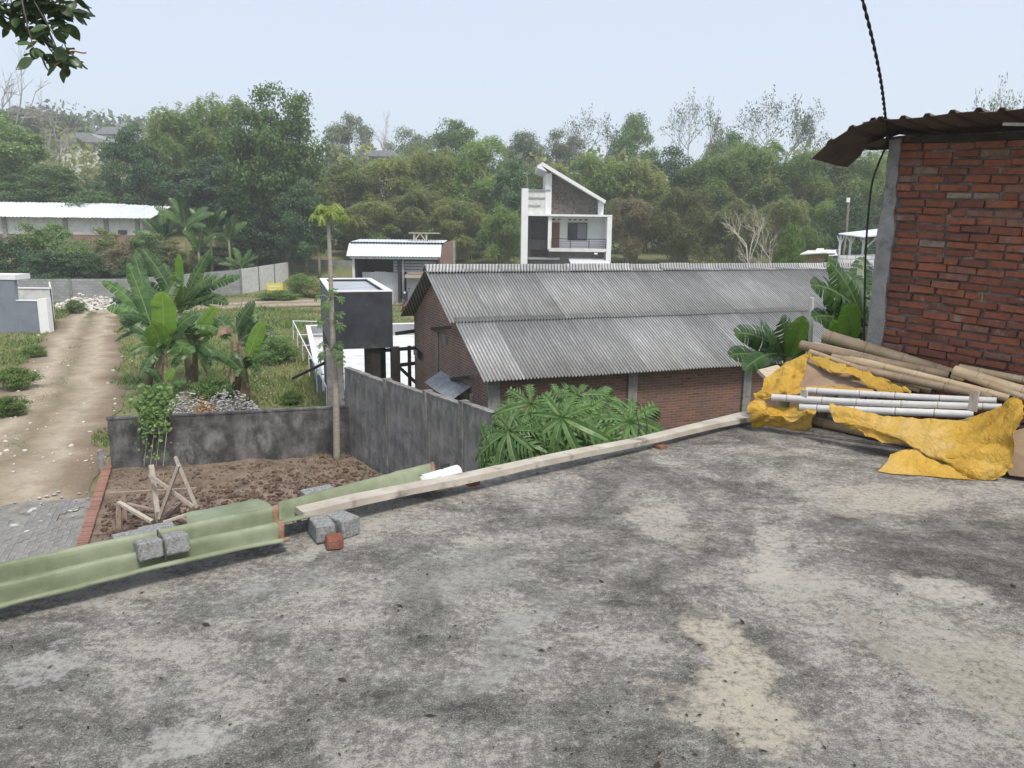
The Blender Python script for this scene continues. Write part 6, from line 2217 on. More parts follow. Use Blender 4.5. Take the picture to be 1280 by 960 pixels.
# a closed mass of far woodland behind the individual trees
rw = np.random.default_rng(99)
nW = 26000
X = rw.uniform(-105, 115, nW)
Y = rw.uniform(100, 150, nW)
base_ = hgt(X, Y)
top = 9 + 2.5 * np.sin(X * 0.21) + 2.0 * np.sin(X * 0.53 + 1) + 1.5 * np.sin(X * 1.3 + Y * 0.2)
Zw = base_ + top * rw.uniform(0.05, 1, nW) ** 0.6
Nn = unit(rw, nW) + np.array([0, -0.5, 0.6])
Nn /= np.linalg.norm(Nn, axis=1, keepdims=True)
V, F = leafquads(np.stack([X, Y, Zw], 1), Nn, 0.9 * rw.uniform(0.5, 1.5, nW), 0.5, rw)
tag(link('far_woodland', npmesh('far_woodland', V, F, M['leaf_olive'])), 'dull green far woodland seen through gaps in the trees', 'woodland', kind='stuff')
nW = 16000
X = rw.uniform(-240, -50, nW)
Y = rw.uniform(150, 300, nW)
Zw = hgt(X, Y) + (6 + 2 * np.sin(X * 0.3) + 2 * np.sin(X * 0.11 + Y * 0.1)) * rw.uniform(0, 1, nW) ** 0.7
Nn = unit(rw, nW) + np.array([0, -0.5, 0.6])
Nn /= np.linalg.norm(Nn, axis=1, keepdims=True)
V, F = leafquads(np.stack([X, Y, Zw], 1), Nn, 1.7 * rw.uniform(0.5, 1.5, nW), 0.5, rw)
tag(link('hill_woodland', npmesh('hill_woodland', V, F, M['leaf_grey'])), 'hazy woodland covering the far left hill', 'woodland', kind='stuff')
# undergrowth mass at the foot of the bamboo
nW = 16000
X = rw.uniform(-60, 75, nW)
Y = rw.uniform(88, 99, nW)
Zw = hgt(X, Y) + (3.2 + 1.2 * np.sin(X * 0.6) + np.sin(X * 1.7)) * rw.uniform(0, 1, nW)
Nn = unit(rw, nW) + np.array([0, -0.3, 0.6])
Nn /= np.linalg.norm(Nn, axis=1, keepdims=True)
V, F = leafquads(np.stack([X, Y, Zw], 1), Nn, 0.5 * rw.uniform(0.5, 1.5, nW), 0.4, rw)
tag(link('undergrowth', npmesh('undergrowth', V, F, M['leaf_dark'])), 'dark undergrowth at the foot of the bamboo', 'undergrowth', kind='stuff')

# ------------------------------------------------------------------ hill houses
for px, py, wpx, hpx, Y, lab, mt, rf in ((104, 178, 60, 16, 150, 'pale hazy house among the trees on the left hill', 'white_dirty', 'zinc_old'),
                                        (142, 168, 40, 12, 160, 'hazy house with pale pitched roof high on the left hill', 'white_dirty', 'zinc_old'),
                                        (478, 196, 30, 10, 112, 'pale house glimpsed between the bamboo left of centre', 'white_dirty', 'zinc_old')):
    a = at(px - wpx / 2, py, Y=Y)
    b = at(px + wpx / 2, py + hpx, Y=Y)
    zg_ = min(gz(a.x, Y), b.z) - 2
    ho = thing('hill_house', Vector(((a.x + b.x) / 2, Y, zg_)), lab, 'house')
    part('wall', MB().bb(a.x, b.x, Y, Y + 5, zg_, a.z), M[mt], ho)
    rh_ = (a.z - b.z) * 0.8
    part('roof', MB().prism([Vector((a.x - .5, Y - .6, a.z + .02)), Vector((b.x + .5, Y - .6, a.z + .02)), Vector(((a.x + b.x) / 2 + 1.5, Y - .6, a.z + rh_)), Vector(((a.x + b.x) / 2 - 1.5, Y - .6, a.z + rh_))], (0, 6.2, 0)), M[rf], ho, fix=True)
    for f in (0.25, 0.65):
        xx = a.x + (b.x - a.x) * f
        part('window', MB().bb(xx, xx + 1.0, Y - 0.06, Y - 0.003, b.z + (a.z - b.z) * 0.25, b.z + (a.z - b.z) * 0.7), M['glass_dark'], ho)


# ------------------------------------------------------------------ banana plants
def banana_leaf(P0, P1, W, sag, seed, up=(0, -0.45, 0.9), n=18, tear=0.35, petiole=0.12, fold=0.25):
    """one big blade from base P0 to tip P1 with torn edges"""
    r_ = random.Random(seed)
    P0, P1 = Vector(P0), Vector(P1)
    upv = Vector(up).normalized()
    Mid = (P0 + P1) / 2 + Vector((0, 0, sag))
    L = (P1 - P0).length
    def pos(t):
        return P0 * (1 - t) ** 2 + Mid * 2 * t * (1 - t) + P1 * t * t
    mb = MB()
    def wd(t):
        t = (t - petiole) / (1 - petiole)
        if t <= 0:
            return 0.006
        return W * min(1, (t / 0.16)) ** 0.6 * (1 - max(0, (t - 0.55) / 0.45) ** 2.2) ** 0.7 + 0.004
    for side in (-1, 1):
        lag = 0
        for i in range(n):
            t0, t1 = i / n, (i + 1) / n
            g0, g1 = pos(t0), pos(t1)
            T = (g1 - g0).normalized()
            S = T.cross(upv)
            S = S.normalized() if S.length > 1e-3 else Vector((1, 0, 0))
            Nn_ = S.cross(T)
            if r_.random() < tear:
                lag = r_.uniform(-0.25, 0.12)
            drop = fold + lag
            w0, w1 = wd(t0), wd(t1)
            sw = T * (0.03 * L)
            a0 = g0 + S * side * w0 * math.cos(drop) - Nn_ * w0 * math.sin(drop) + sw
            a1 = g1 + S * side * w1 * math.cos(drop) - Nn_ * w1 * math.sin(drop) + sw * (0.7 if r_.random() < tear else 1)
            if r_.random() < tear * 0.8:
                a1 = a1.lerp(a0, 0.18)
            m0, m1 = g0.lerp(a0, 0.5) + Nn_ * w0 * 0.10, g1.lerp(a1, 0.5) + Nn_ * w1 * 0.10
            mb.add([g0, g1, m1, m0, a1, a0], [(0, 1, 2, 3), (3, 2, 4, 5)] if side > 0 else [(3, 2, 1, 0), (5, 4, 2, 3)], [1, 1, .5, .5, 0.01, 0.01])
    rib = MB().tube([pos(i / 8) - upv * 0.008 for i in range(9)], [0.022 * (1 - 0.85 * i / 8) * (L / 1.6) + 0.003 for i in range(9)], 5)
    mb.add(rib.v, rib.f, [1.0] * len(rib.v))
    return mb


def banana(name_label, base, top, r0, leaves, group, mats=None, dry=0, seed=0, lean=None):
    base, top = Vector(base), Vector(top)
    o = thing('banana_plant', base, name_label, 'banana plant', group)
    pts_ = [base - Z1 * 0.05, base.lerp(top, 0.35) + Vector((0.02, 0, 0)), base.lerp(top, 0.7), top]
    part('stem', MB().tube(pts_, [r0 * 1.15, r0, r0 * 0.85, r0 * 0.5], 10), M['banana_stem'], o, True)
    for k, (tip, W, sag, mt) in enumerate(leaves):
        part('leaf', banana_leaf(top - Z1 * 0.12 * (k % 3), tip, W, sag, seed * 50 + k, tear=0.1 if mt == 'banana_young' else 0.6,
                                 petiole=0.1 if mt != 'banana_young' else 0.18, fold=0.12 if mt == 'banana_young' else 0.3, up=(0.1, -0.75, 0.65)), M[mt], o)
    r_ = random.Random(seed)
    for k in range(5 if group == CG else 0):
        a = r_.uniform(0, 6.28)
        Lf = (top - base).length * 0.55
        tip = top + Vector((math.cos(a) * Lf, math.sin(a) * Lf * 0.7, r_.uniform(-0.5, 0.6)))
        part('leaf', banana_leaf(top - Z1 * r_.uniform(0.1, 0.4), tip, r_.uniform(0.13, 0.2), r_.uniform(0.3, 0.6), seed * 90 + k, tear=0.85, fold=0.5), M[r_.choice((B2, B2, B1))], o)
    for k in range(dry):
        a = r_.uniform(0, 6.28)
        st_ = base.lerp(top, r_.uniform(0.55, 0.95))
        tip = st_ + Vector((math.cos(a) * 0.35, math.sin(a) * 0.35, -r_.uniform(0.5, 1.1)))
        part('dry_leaf', banana_leaf(st_, tip, 0.12, 0.25, seed * 70 + k, tear=0.8, fold=0.9), M['banana_dry'], o)
    return o


CG = 'banana plants in the field'
B1, B2, B3 = 'banana_leaf', 'banana_leaf_deep', 'banana_young'
def bl(px, py, Y, W=0.30, sag=0.45, mt=B1):
    return (at(px, py, Y=Y), W * (0.78 if Y > 15 and mt != B3 else 1.0), sag, mt)
def bb0(px, py):
    return at(px, py, z=G)
banana('leftmost banana plant of the clump beside the dirt road', bb0(185, 488), at(192, 410, Y=25.2), 0.11,
       [bl(134, 385, 25.2), bl(128, 352, 26, .28, .6), bl(160, 330, 25.5, .3, .3), bl(150, 395, 24.2, .26, .4, B2), bl(168, 318, 27, .3, .2, B2), bl(225, 345, 26.5, .3, .5, B2), bl(140, 372, 26.5, .28, .5, B2)], CG, dry=3, seed=1)
banana('tallest banana plant with rolled new leaf at the back of the clump', bb0(238, 474), at(224, 385, Y=27.0), 0.13,
       [bl(178, 312, 27, .32, .35, B2), bl(224, 318, 26.6, .16, .0, B3), bl(262, 314, 26.8, .32, .3), bl(270, 345, 26.5, .34, .45), bl(300, 345, 27, .3, .5, B2), bl(218, 345, 26.2, .2, .1, B3), bl(285, 380, 26.4, .3, .6, B2), bl(160, 350, 27.4, .3, .5), bl(205, 330, 28, .3, .2, B2)], CG, dry=3, seed=2)
banana('banana plant with a broad upright yellow green leaf facing us', bb0(206, 494), at(206, 436, Y=24.6), 0.10,
       [bl(203, 366, 24.5, .40, .08, B3), bl(150, 400, 24.6, .28, .5, B2), bl(190, 405, 24, .34, .12, B3), bl(250, 392, 25, .3, .5, B2), bl(160, 445, 23.8, .25, .5), bl(243, 440, 24, .26, .45), bl(175, 470, 23.8, .22, .4, B2)], CG, dry=3, seed=3)
banana('banana plant in the middle of the clump with a slanting bright leaf', bb0(243, 484), at(244, 428, Y=25.4), 0.11,
       [bl(271, 385, 25.2, .30, .15, B3), bl(232, 405, 24.8, .3, .4, B2), bl(222, 430, 24.6, .28, .5, B2), bl(292, 400, 25.4, .3, .5), bl(268, 448, 24.6, .26, .4, B2), bl(215, 460, 24.6, .24, .4), bl(262, 462, 24.8, .24, .35), bl(228, 392, 26.2, .3, .3)], CG, dry=2, seed=4)
banana('brown banana stem hung with dry leaves right of the clump', bb0(298, 495), at(293, 418, Y=24.0), 0.17,
       [bl(318, 378, 24, .28, .3, B2), bl(326, 392, 24.5, .28, .4), bl(268, 398, 24.6, .26, .4, B2), bl(270, 420, 23.6, .22, .4, 'banana_dry')], CG, dry=12, seed=5)
banana('small banana plant with one bright leaf at the right of the clump', bb0(310, 502), at(307, 457, Y=22.8), 0.07,
       [bl(328, 403, 22.8, .24, .15, B3), bl(338, 442, 22.6, .18, .35), bl(290, 440, 23, .18, .3, B2), bl(322, 462, 22.2, .14, .25, B2), bl(294, 470, 22.2, .13, .2)], CG, dry=2, seed=6)
banana('short banana shoot at the foot of the clump near the road', bb0(208, 506), at(206, 480, Y=23.0), 0.06,
       [bl(218, 462, 23, .16, .1, B3), bl(180, 463, 23, .16, .3, B2), bl(232, 478, 22.8, .14, .25), bl(190, 488, 22.6, .13, .2, B2)], CG, seed=7)
FG = 'far banana plants behind the block wall'
for k, (px, py, sc, Y, lab) in enumerate(((232, 270, 1.2, 70, 'far banana plant left of the dark trees, tallest'), (262, 276, 1.1, 72, 'far banana plant in the middle behind the clump'), (205, 282, 1.0, 71, 'far banana plant above the end of the white warehouse'),
                                          (286, 285, 1.0, 73, 'far banana plant under the tallest tree'), (302, 320, 0.75, 68, 'far banana plant just above the block wall bend'), (248, 300, 0.9, 67, 'low far banana plant behind the block wall'),
                                          (398, 292, 0.7, 76, 'far banana plant behind the tall thin papaya'))):
    tp_ = at(px, py + 14, Y=Y)
    bs = Vector((tp_.x, Y, gz(tp_.x, Y)))
    r_ = random.Random(300 + k)
    lv = []
    for q in range(9):
        a = q * 0.7 + r_.uniform(-.2, .2)
        el = r_.uniform(0.1, 1.3)
        Lf = 2.6 * sc
        lv.append((tp_ + Vector((math.cos(a) * math.cos(el), math.sin(a) * math.cos(el) * 0.8 - 0.1, math.sin(el) - 0.1)) * Lf, 0.32 * sc, 0.6 * sc, r_.choice((B1, B2, B1))))
    banana(lab, bs, tp_, 0.14, lv, FG, seed=40 + k)
RGp = 'banana plants behind the deck edge'
banana('banana plant with broad dark leaves left of the bamboo pile top', Vector((at(985, 430, Y=9.2).x, 9.2, G)), at(985, 446, Y=9.2), 0.10,
       [bl(919, 416, 8.9, .17, .16, B2), bl(951, 402, 8.7, .17, .14, B2), bl(912, 444, 8.6, .15, .22, B2), bl(978, 396, 9.0, .15, .06, B2), bl(1003, 396, 9.0, .13, .02, B3), bl(1010, 402, 9.4, .14, .1, B2), bl(930, 462, 8.4, .12, .2, B2)], RGp, seed=21)
banana('banana plant with large leaves against the brick house pillar', Vector((at(1060, 430, Y=8.6).x, 8.6, G)), at(1086, 408, Y=8.6), 0.11,
       [bl(1015, 356, 8.3, .19, .22, B2), bl(1036, 326, 8.5, .20, .22, B2), bl(1078, 322, 9.2, .18, .1, B2), bl(1058, 340, 9.0, .2, .15, B2), bl(1016, 396, 8.3, .16, .18, B2), bl(1030, 372, 8.6, .16, .2, B1), bl(1110, 350, 9.0, .2, .2, B2)], RGp, seed=22)
banana('young banana shoot with one bright upright leaf beside the pillar', Vector((at(1064, 430, Y=8.0).x, 8.0, G)), at(1066, 440, Y=8.0), 0.06,
       [bl(1060, 380, 7.9, .15, .0, B3), bl(1040, 402, 8.0, .11, .04, B3), bl(1030, 418, 8.1, .12, .1, B2)], RGp, seed=23)
a, b = at(1015, 372, Y=9.3), at(1013, 425, Y=9.3)
tag(part('bamboo_stake', MB().tube([Vector((b.x, b.y, G)), b, a], 0.028, 7), M['bamboo_white'], None, base=(b.x, b.y, G)), 'pale upright stake between the two banana plants by the pile', 'stake')


# ------------------------------------------------------------------ papaya
def papaya_leaf_mesh(seed, mat, lobes=9):
    """palmate, deeply cut leaf, about 1 m across, petiole joint at the origin, middle lobe along +X"""
    r_ = random.Random(seed)
    mb = MB()
    def bend(x, y, lift=0):
        rr = math.hypot(x, y)
        return (x, y, -0.45 * rr * rr - 0.35 * rr ** 3 + lift + 0.05 * math.sin(7 * x + seed) * rr)
    for k in range(lobes):
        a = (k - (lobes - 1) / 2) * (300 / (lobes - 1)) * math.pi / 180 + r_.uniform(-.06, .06)
        Ll = 0.64 * (1 - 0.42 * abs(a) / 2.6) * r_.uniform(0.78, 1.12)
        dl = r_.uniform(-0.25, 0.35)
        ca, sa = math.cos(a), math.sin(a)
        nseg = 8
        def pt(u, v, lift=0):
            return bend(u * ca - v * sa, u * sa + v * ca, lift - dl * u * u)
        def wcore(t):
            return Ll * (0.035 + 0.045 * math.sin(math.pi * min(1, t * 1.05)))
        crease = -0.02
        for i in range(nseg):
            t0, t1 = i / nseg, (i + 1) / nseg
            u0, u1 = Ll * t0, Ll * t1
            w0, w1 = wcore(t0) * (1 if i else 0.3), wcore(t1) * (1 if i < nseg - 1 else 0.05)
            for sd in (-1, 1):
                mb.add([pt(u0, 0), pt(u1, 0), pt(u1, sd * w1, 0.02), pt(u0, sd * w0, 0.02)], [(0, 1, 2, 3) if sd > 0 else (3, 2, 1, 0)], [1, 1, 0.02, 0.02])
                if 2 <= i <= 6:
                    ll = Ll * (0.40 - 0.05 * abs(i - 3.2)) * r_.uniform(0.65, 1.2)
                    tip = pt(u0 + ll * 0.78, sd * (w0 + ll * 0.62), -0.01 + r_.uniform(-.02, .02))
                    mid_ = pt((u0 + u1) / 2 + ll * 0.3, sd * (w0 + ll * 0.30), 0.015)
                    mb.add([pt(u0 + 0.0, sd * w0 * 0.3, 0.01), pt((u0 + u1) / 2, sd * w0 * 0.5, .01), pt(u1 + 0.012, sd * w1 * 0.9, 0.02), tip, mid_],
                           [(0, 4, 3), (1, 4, 0), (4, 2, 3), (1, 2, 4)] if sd < 0 else [(3, 4, 0), (0, 4, 1), (3, 2, 4), (4, 2, 1)], [0.02, 0.9, 0.02, 0.5, 0.95])
    return mb.mesh('leaf', mat)


PLM = [papaya_leaf_mesh(s, M['papaya_leaf'], lb) for s, lb in ((1, 9), (2, 8), (3, 7), (4, 9), (5, 8), (6, 7))]
PYM = papaya_leaf_mesh(7, M['papaya_young'])


def put_leaf(o, hub, stem_top, toward, nrm, sc, mesh, petiole=True, pm_='papaya_leaf'):
    """toward: direction of the middle lobe; nrm: blade normal"""
    Zv = Vector(nrm).normalized()
    X = Vector(toward)
    X = (X - Zv * X.dot(Zv)).normalized()
    Yv = Zv.cross(X)
    if petiole:
        m_ = (Vector(hub) + Vector(stem_top)) / 2 + Z1 * 0.06
        part('petiole', MB().tube([stem_top, m_, hub], [0.012, 0.009, 0.006], 6), M[pm_] if False else M['petiole'], o, True)
    return place('leaf', mesh, hub, X, Yv, Zv, o, (sc, sc, sc))


M['petiole'] = simple('leaf_stalk', (0.20, 0.27, 0.12), (0.27, 0.32, 0.16), 4, 0.6)
ptop = at(712, 556, Y=7.5)
pbase = Vector((ptop.x, ptop.y, G))
pap = thing('papaya_plant', pbase, 'leafy papaya plant rising below the deck edge before the brick warehouse', 'papaya')
part('trunk', MB().tube([pbase - Z1 * 0.1, pbase.lerp(ptop, 0.5) + Vector((0.03, 0, 0)), ptop], [0.075, 0.06, 0.045], 10), M['papaya_bark'], pap, True)
LEAVES = [  # hub px,py,Y, middle-lobe direction in the picture (dx,dy), size, normal
    (637, 534, 7.0, (-0.1, 1.0), 0.95, (-0.25, -0.75, 0.6)), (703, 517, 6.9, (0.02, 1.0), 1.05, (0.0, -0.8, 0.6)), (663, 500, 7.4, (-0.15, 0.9), 0.95, (-0.2, -0.7, 0.7)),
    (700, 497, 7.9, (0.3, 0.8), 0.85, (0.0, -0.55, 0.85)), (735, 510, 7.3, (0.5, 0.9), 0.9, (0.2, -0.7, 0.7)), (752, 546, 7.0, (0.6, 0.6), 0.62, (0.2, -0.6, 0.75)),
    (787, 522, 7.2, (0.9, 0.8), 0.95, (0.45, -0.55, 0.7)), (722, 491, 7.8, (0.3, -0.2), 0.7, (0.0, -0.5, 0.9)), (612, 552, 7.2, (-0.9, 0.7), 0.95, (-0.5, -0.6, 0.6)), (632, 565, 6.9, (-0.6, 0.8), 0.7, (-0.3, -0.8, 0.5)),
    (660, 548, 6.9, (-0.3, 1.0), 0.75, (-0.1, -0.85, 0.5)), (770, 530, 7.6, (0.6, 0.3), 0.8, (0.2, -0.5, 0.85)), (745, 496, 8.0, (0.8, 0.1), 0.8, (0.2, -0.4, 0.9)),
    (680, 530, 7.2, (-0.4, 0.7), 0.8, (0, -0.7, 0.7)), (640, 512, 7.9, (-0.8, 0.3), 0.8, (-0.4, -0.4, 0.8)), (725, 540, 6.9, (0.3, 0.9), 0.7, (0.1, -0.8, 0.6)), (805, 535, 7.3, (0.9, 0.5), 0.7, (0.5, -0.5, 0.7))]
for k, (px, py, Y, d, sc, nr) in enumerate(LEAVES):
    hub = at(px, py, Y=Y)
    tw = Vector((d[0], -0.25, -d[1]))
    rq = random.Random(k * 7 + 1)
    nr = Vector(nr) + Vector((rq.uniform(-.35, .35), rq.uniform(-.25, .25), rq.uniform(-.3, .3)))
    tw = tw + Vector((rq.uniform(-.35, .35), 0, rq.uniform(-.2, .2)))
    put_leaf(pap, hub - Z1 * 0.04, ptop, tw, nr, sc * rq.uniform(0.76, 1.0), PLM[k % 6])
for k, (x0, y0, x1, y1) in enumerate(((797, 550, 795, 515), (806, 552, 806, 515), (800, 530, 797, 540))):
    part('dry_stalk', MB().tube([at(x0, y0, Y=6.9), at((x0 + x1) / 2 + 3, (y0 + y1) / 2, Y=6.9), at(x1, y1, Y=6.9)], 0.006, 5), M['rope'], pap)

tb_ = at(421, 578, z=G)
yy = tb_.y
tt_ = at(410, 268, Y=yy)
tpp = thing('tall_papaya', tb_, 'tall thin papaya tree with a small yellow green crown in the yard', 'papaya')
pth = bez([tb_ - Z1 * 0.1, at(420, 500, Y=yy), at(416, 420, Y=yy), at(413, 340, Y=yy), tt_], 5)
part('trunk', MB().tube(pth, [0.085 - 0.045 * i / (len(pth) - 1) for i in range(len(pth))], 10), M['papaya_bark'], tpp, True)
rdp = random.Random(8)
for k in range(15):
    a = k * 2.4
    el = rdp.uniform(-0.25, 0.9)
    Lr = rdp.uniform(0.15, 0.34)
    hub = tt_ + Vector((math.cos(a) * math.cos(el), math.sin(a) * math.cos(el) * 0.7, math.sin(el))) * Lr
    put_leaf(tpp, hub, tt_, hub - tt_ - Z1 * 0.3, (hub - tt_) * 0.5 + Vector((0, -0.5, 0.6)), rdp.uniform(0.26, 0.38), PYM)
for px, py, n_ in ((413, 374, 4), (418, 402, 3), (414, 438, 4), (418, 446, 3)):
    c = at(px, py, Y=yy - 0.08)
    for k in range(n_):
        a = k * 6.28 / n_ + px
        hub = c + Vector((math.cos(a) * 0.26, -0.12 + 0.12 * math.sin(a), 0.14 * math.sin(a) + 0.06))
        put_leaf(tpp, hub, c, hub - c - Z1 * 0.15, Vector((0, -0.6, 0.7)) + (hub - c), rdp.uniform(0.20, 0.32), PLM[k % 3])

# ------------------------------------------------------------------ broken wooden frame in the yard
fr_c = at(195, 660, z=G)
fw = thing('broken_wooden_frame', fr_c, 'broken wooden trestle frame standing askew in the soil yard', 'frame')
for k, (x0, y0, x1, y1, Ya, Yb, th_, mt) in enumerate(((138, 617, 246, 611, 13.9, 13.7, .06, 0), (155, 618, 157, 672, 13.8, 13.6, .07, 0), (149, 630, 149, 676, 13.3, 13.2, .07, 0), (148, 628, 190, 652, 13.3, 13.1, .06, 1),
                                                      (160, 630, 197, 639, 13.7, 13.5, .05, 0), (189, 581, 198, 650, 13.3, 13.1, .065, 1), (186, 593, 241, 633, 13.05, 13.2, .06, 1), (223, 582, 199, 648, 13.0, 13.0, .06, 1),
                                                      (219, 571, 246, 634, 13.25, 13.3, .055, 1), (204, 653, 237, 642, 12.9, 13.1, .05, 1), (188, 652, 226, 618, 13.5, 13.6, .08, 0), (222, 645, 240, 655, 13.3, 13.2, .05, 0),
                                                      (238, 612, 240, 668, 13.7, 13.5, .06, 0), (198, 640, 199, 672, 13.1, 13.0, .06, 0), (200, 655, 228, 628, 13.7, 13.8, .05, 0))):
    a, b = at(x0, y0, Y=Ya), at(x1, y1, Y=Yb)
    part('timber', MB().beam(a, b, th_ * 1.3, th_ * 0.8), M['wood_pale_old'] if mt else M['wood_old'], fw)

# ------------------------------------------------------------------ heaps
def heap(name, label, c, rx, ry, h, n, smin, smax, mat, seed, cat='rubble'):
    r_ = np.random.default_rng(seed)
    P = []
    for k in range(n):
        a, q = r_.uniform(0, 6.28), r_.uniform(0, 1) ** 0.5
        z = h * (1 - q ** 1.6) * (0.8 + 0.3 * math.sin(a * 3))
        P.append((c[0] + math.cos(a) * rx * q, c[1] + math.sin(a) * ry * q, c[2] + z * r_.uniform(0.6, 1)))
    V, F = rocks(P, r_.uniform(smin, smax, n), seed, 0.6)
    return tag(link(name, npmesh(name, V, F, mat)), label, cat, kind='stuff')
hc = at(100, 388, z=G)
heap('rubble_heap', 'pale rubble heap at the end of the dirt road', (hc.x, hc.y + 1, G), 2.6, 1.2, 1.0, 700, 0.05, 0.2, M['rubble_white'], 6)
hc = at(265, 520, z=G)
heap('stone_chip_heap', 'heap of pale grey stone chips behind the low wall', (at(232, 500, Y=20.3).x, 20.3, G), 1.1, 0.8, 1.08, 3500, 0.012, 0.045, M['rubble'], 7)
heap('stone_chip_heap', 'longer heap of pale grey stone chips behind the low wall, right', (at(285, 500, Y=20.5).x, 20.5, G), 1.25, 0.9, 1.14, 4000, 0.012, 0.045, M['rubble'], 8)
heap('sand_heap', 'small orange sand heap between the stone chip heaps', (at(255, 500, Y=19.75).x, 19.75, G), 0.55, 0.35, 1.14, 1600, 0.012, 0.04, M['sand'], 9, 'sand')
# stray stones along the road
rs = np.random.default_rng(44)
P, S_ = [], []
for k in range(420):
    px, py = rs.uniform(-40, 420), rs.uniform(385, 640)
    q = at(px, py, z=G)
    if q.y < 16.5 or (q.x > LW0.x and q.y < 19.5):
        continue
    P.append((q.x, q.y, G + 0.03))
    S_.append(abs(rs.normal(0, 0.035)) + 0.012)
V, F = rocks(P, S_, 5, 0.6)
tag(link('loose_stones', npmesh('loose_stones', V, F, M['rubble_white'])), 'loose pale stones scattered along the dirt road', 'stones', kind='stuff')

# creeper hanging over the low wall
rv = np.random.default_rng(3)
P = []
for k in range(1000):
    px = rv.normal(192, 11)
    py = 500 + abs(rv.normal(0, 34)) if rv.random() < 0.45 else rv.normal(503, 12)
    if py > 580 or rv.random() < 0.3 * (py > 530):
        continue
    if py < 480:
        continue
    q = at(px, py, Y=LW0.y + (at(px, 560, z=G).x - LW0.x) * LWD.y / LWD.x - 0.06 - rv.uniform(0, 0.12))
    P.append(q)
P = np.array(P)
Nn = unit(rv, len(P)) * 0.6 + np.array([0, -0.8, 0.4])
Nn /= np.linalg.norm(Nn, axis=1, keepdims=True)
V, F = leafquads(P, Nn, 0.085 * rv.uniform(0.6, 1.4, len(P)), 0.8, rv, 1.0)
cr_ = thing('creeper', (LW0 + LWD * 1.2), 'leafy green creeper hanging over the left end of the low wall', 'creeper')
mvs = npmesh('foliage', V - np.array(wloc(cr_)), F, M['leaf_mid'])
link('foliage', mvs, cr_)
stt = MB()
for px in (182, 190, 197, 206):
    stt.tube([at(px, 508, Y=LW0.y - 0.02), at(px + 2, 545, Y=LW0.y - 0.03), at(px - 2, 582, Y=LW0.y - 0.05)], 0.008, 4)
part('stem', stt, M['wood_pale_old'], cr_)

# ------------------------------------------------------------------ grass
rg = np.random.default_rng(17)
n = 260000
X = rg.uniform(-34, 2, n)
Y = 17.5 + 62 * rg.uniform(0, 1, n) ** 1.7
def topx(X, Y, Z):
    d = np.stack([X, Y, Z - 1.6], 1)
    f = d @ np.array(_F)
    return 640 + FOC * (d @ np.array(_RT)) / f, 480 - FOC * (d @ np.array(_UP)) / f
PX, PY = topx(X, Y, np.full(n, G))
keep = (PX > -40) & (PX < 620) & (PY > 368)
ly = np.array([p[1] for p in ROADL][::-1], float)
lx = np.array([p[0] for p in ROADL][::-1], float)
ry = np.array([p[1] for p in ROADR][::-1], float)
rx = np.array([p[0] for p in ROADR][::-1], float)
le, re_ = np.interp(PY, ly, lx), np.interp(PY, ry, rx)
u = (PX - le) / (re_ - le)
nz = np.array([mnoise.noise((float(a) * 0.5, float(b) * 0.5, 0)) for a, b in zip(X, Y)])
nz2 = np.array([mnoise.noise((float(a) * 0.13 + 5, float(b) * 0.13, 3)) for a, b in zip(X, Y)])
onroad = (u > 0.03 + 0.10 * nz) & (u < 0.97 - 0.12 * nz) & (PY > 385)
midgrass = onroad & (np.abs(u - 0.47) < 0.07) & (nz > 0.02) & (PY < 580)
keep &= (~onroad) | midgrass
# keep off the yard, the pad, the path and the paving
inyard = ((X - LW0.x) * LWN.x + (Y - LW0.y) * LWN.y < 0.25) & (X > LW0.x - 0.9)
keep &= ~inyard
keep &= ~((PY > 372) & (PY < 386) & (PX > 100) & (rg.random(n) < 0.93))
rel = np.stack([X - PLc.x, Y - PLc.y], 1)
ia, ib = rel @ np.array([TA.x, TA.y]), rel @ np.array([TB.x, TB.y])
keep &= ~((ia > -13.6) & (ia < 0.2) & (ib > 0) & (ib < 6.3))
inwh = ((X - W0.x) * UA.x + (Y - W0.y) * UA.y > -0.1) & ((X - W0.x) * GA.x + (Y - W0.y) * GA.y < 6.4)
keep &= ~inwh
keep &= ~((PY > 560) & (PX < 140))
dens = np.clip(0.50 + 1.1 * nz2 + 0.6 * nz, 0.05, 1)
keep &= rg.random(n) < dens
X, Y, nz, nz2, mg = X[keep], Y[keep], nz[keep], nz2[keep], midgrass[keep]
n = len(X)
hh = 0.72 * (0.08 + 0.16 * np.clip(nz2 + 0.35, 0, 1) + 0.10 * np.clip(nz, 0, 1)) * rg.uniform(0.5, 1.4, n) * np.where(mg, 0.4, 1.0) * (1 + (Y - 18) / 60)
ang = rg.uniform(0, 6.28, n)
wd_ = 0.010 + 0.00075 * Y
dx, dy = np.cos(ang) * wd_, np.sin(ang) * wd_
lx_, ly_ = rg.normal(0, 0.5, n) * hh, rg.normal(0, 0.5, n) * hh
V = np.stack([np.stack([X - dx, Y - dy, np.full(n, G - 0.01)], 1), np.stack([X + dx, Y + dy, np.full(n, G - 0.01)], 1), np.stack([X + lx_, Y + ly_, G + hh], 1)], 1).reshape(-1, 3)
tag(link('field_grass', npmesh('field_grass', V, np.arange(n * 3).reshape(n, 3), M['grass'])), 'rough patchy grass of the field and road verges', 'grass', kind='stuff')
print('grass', n)

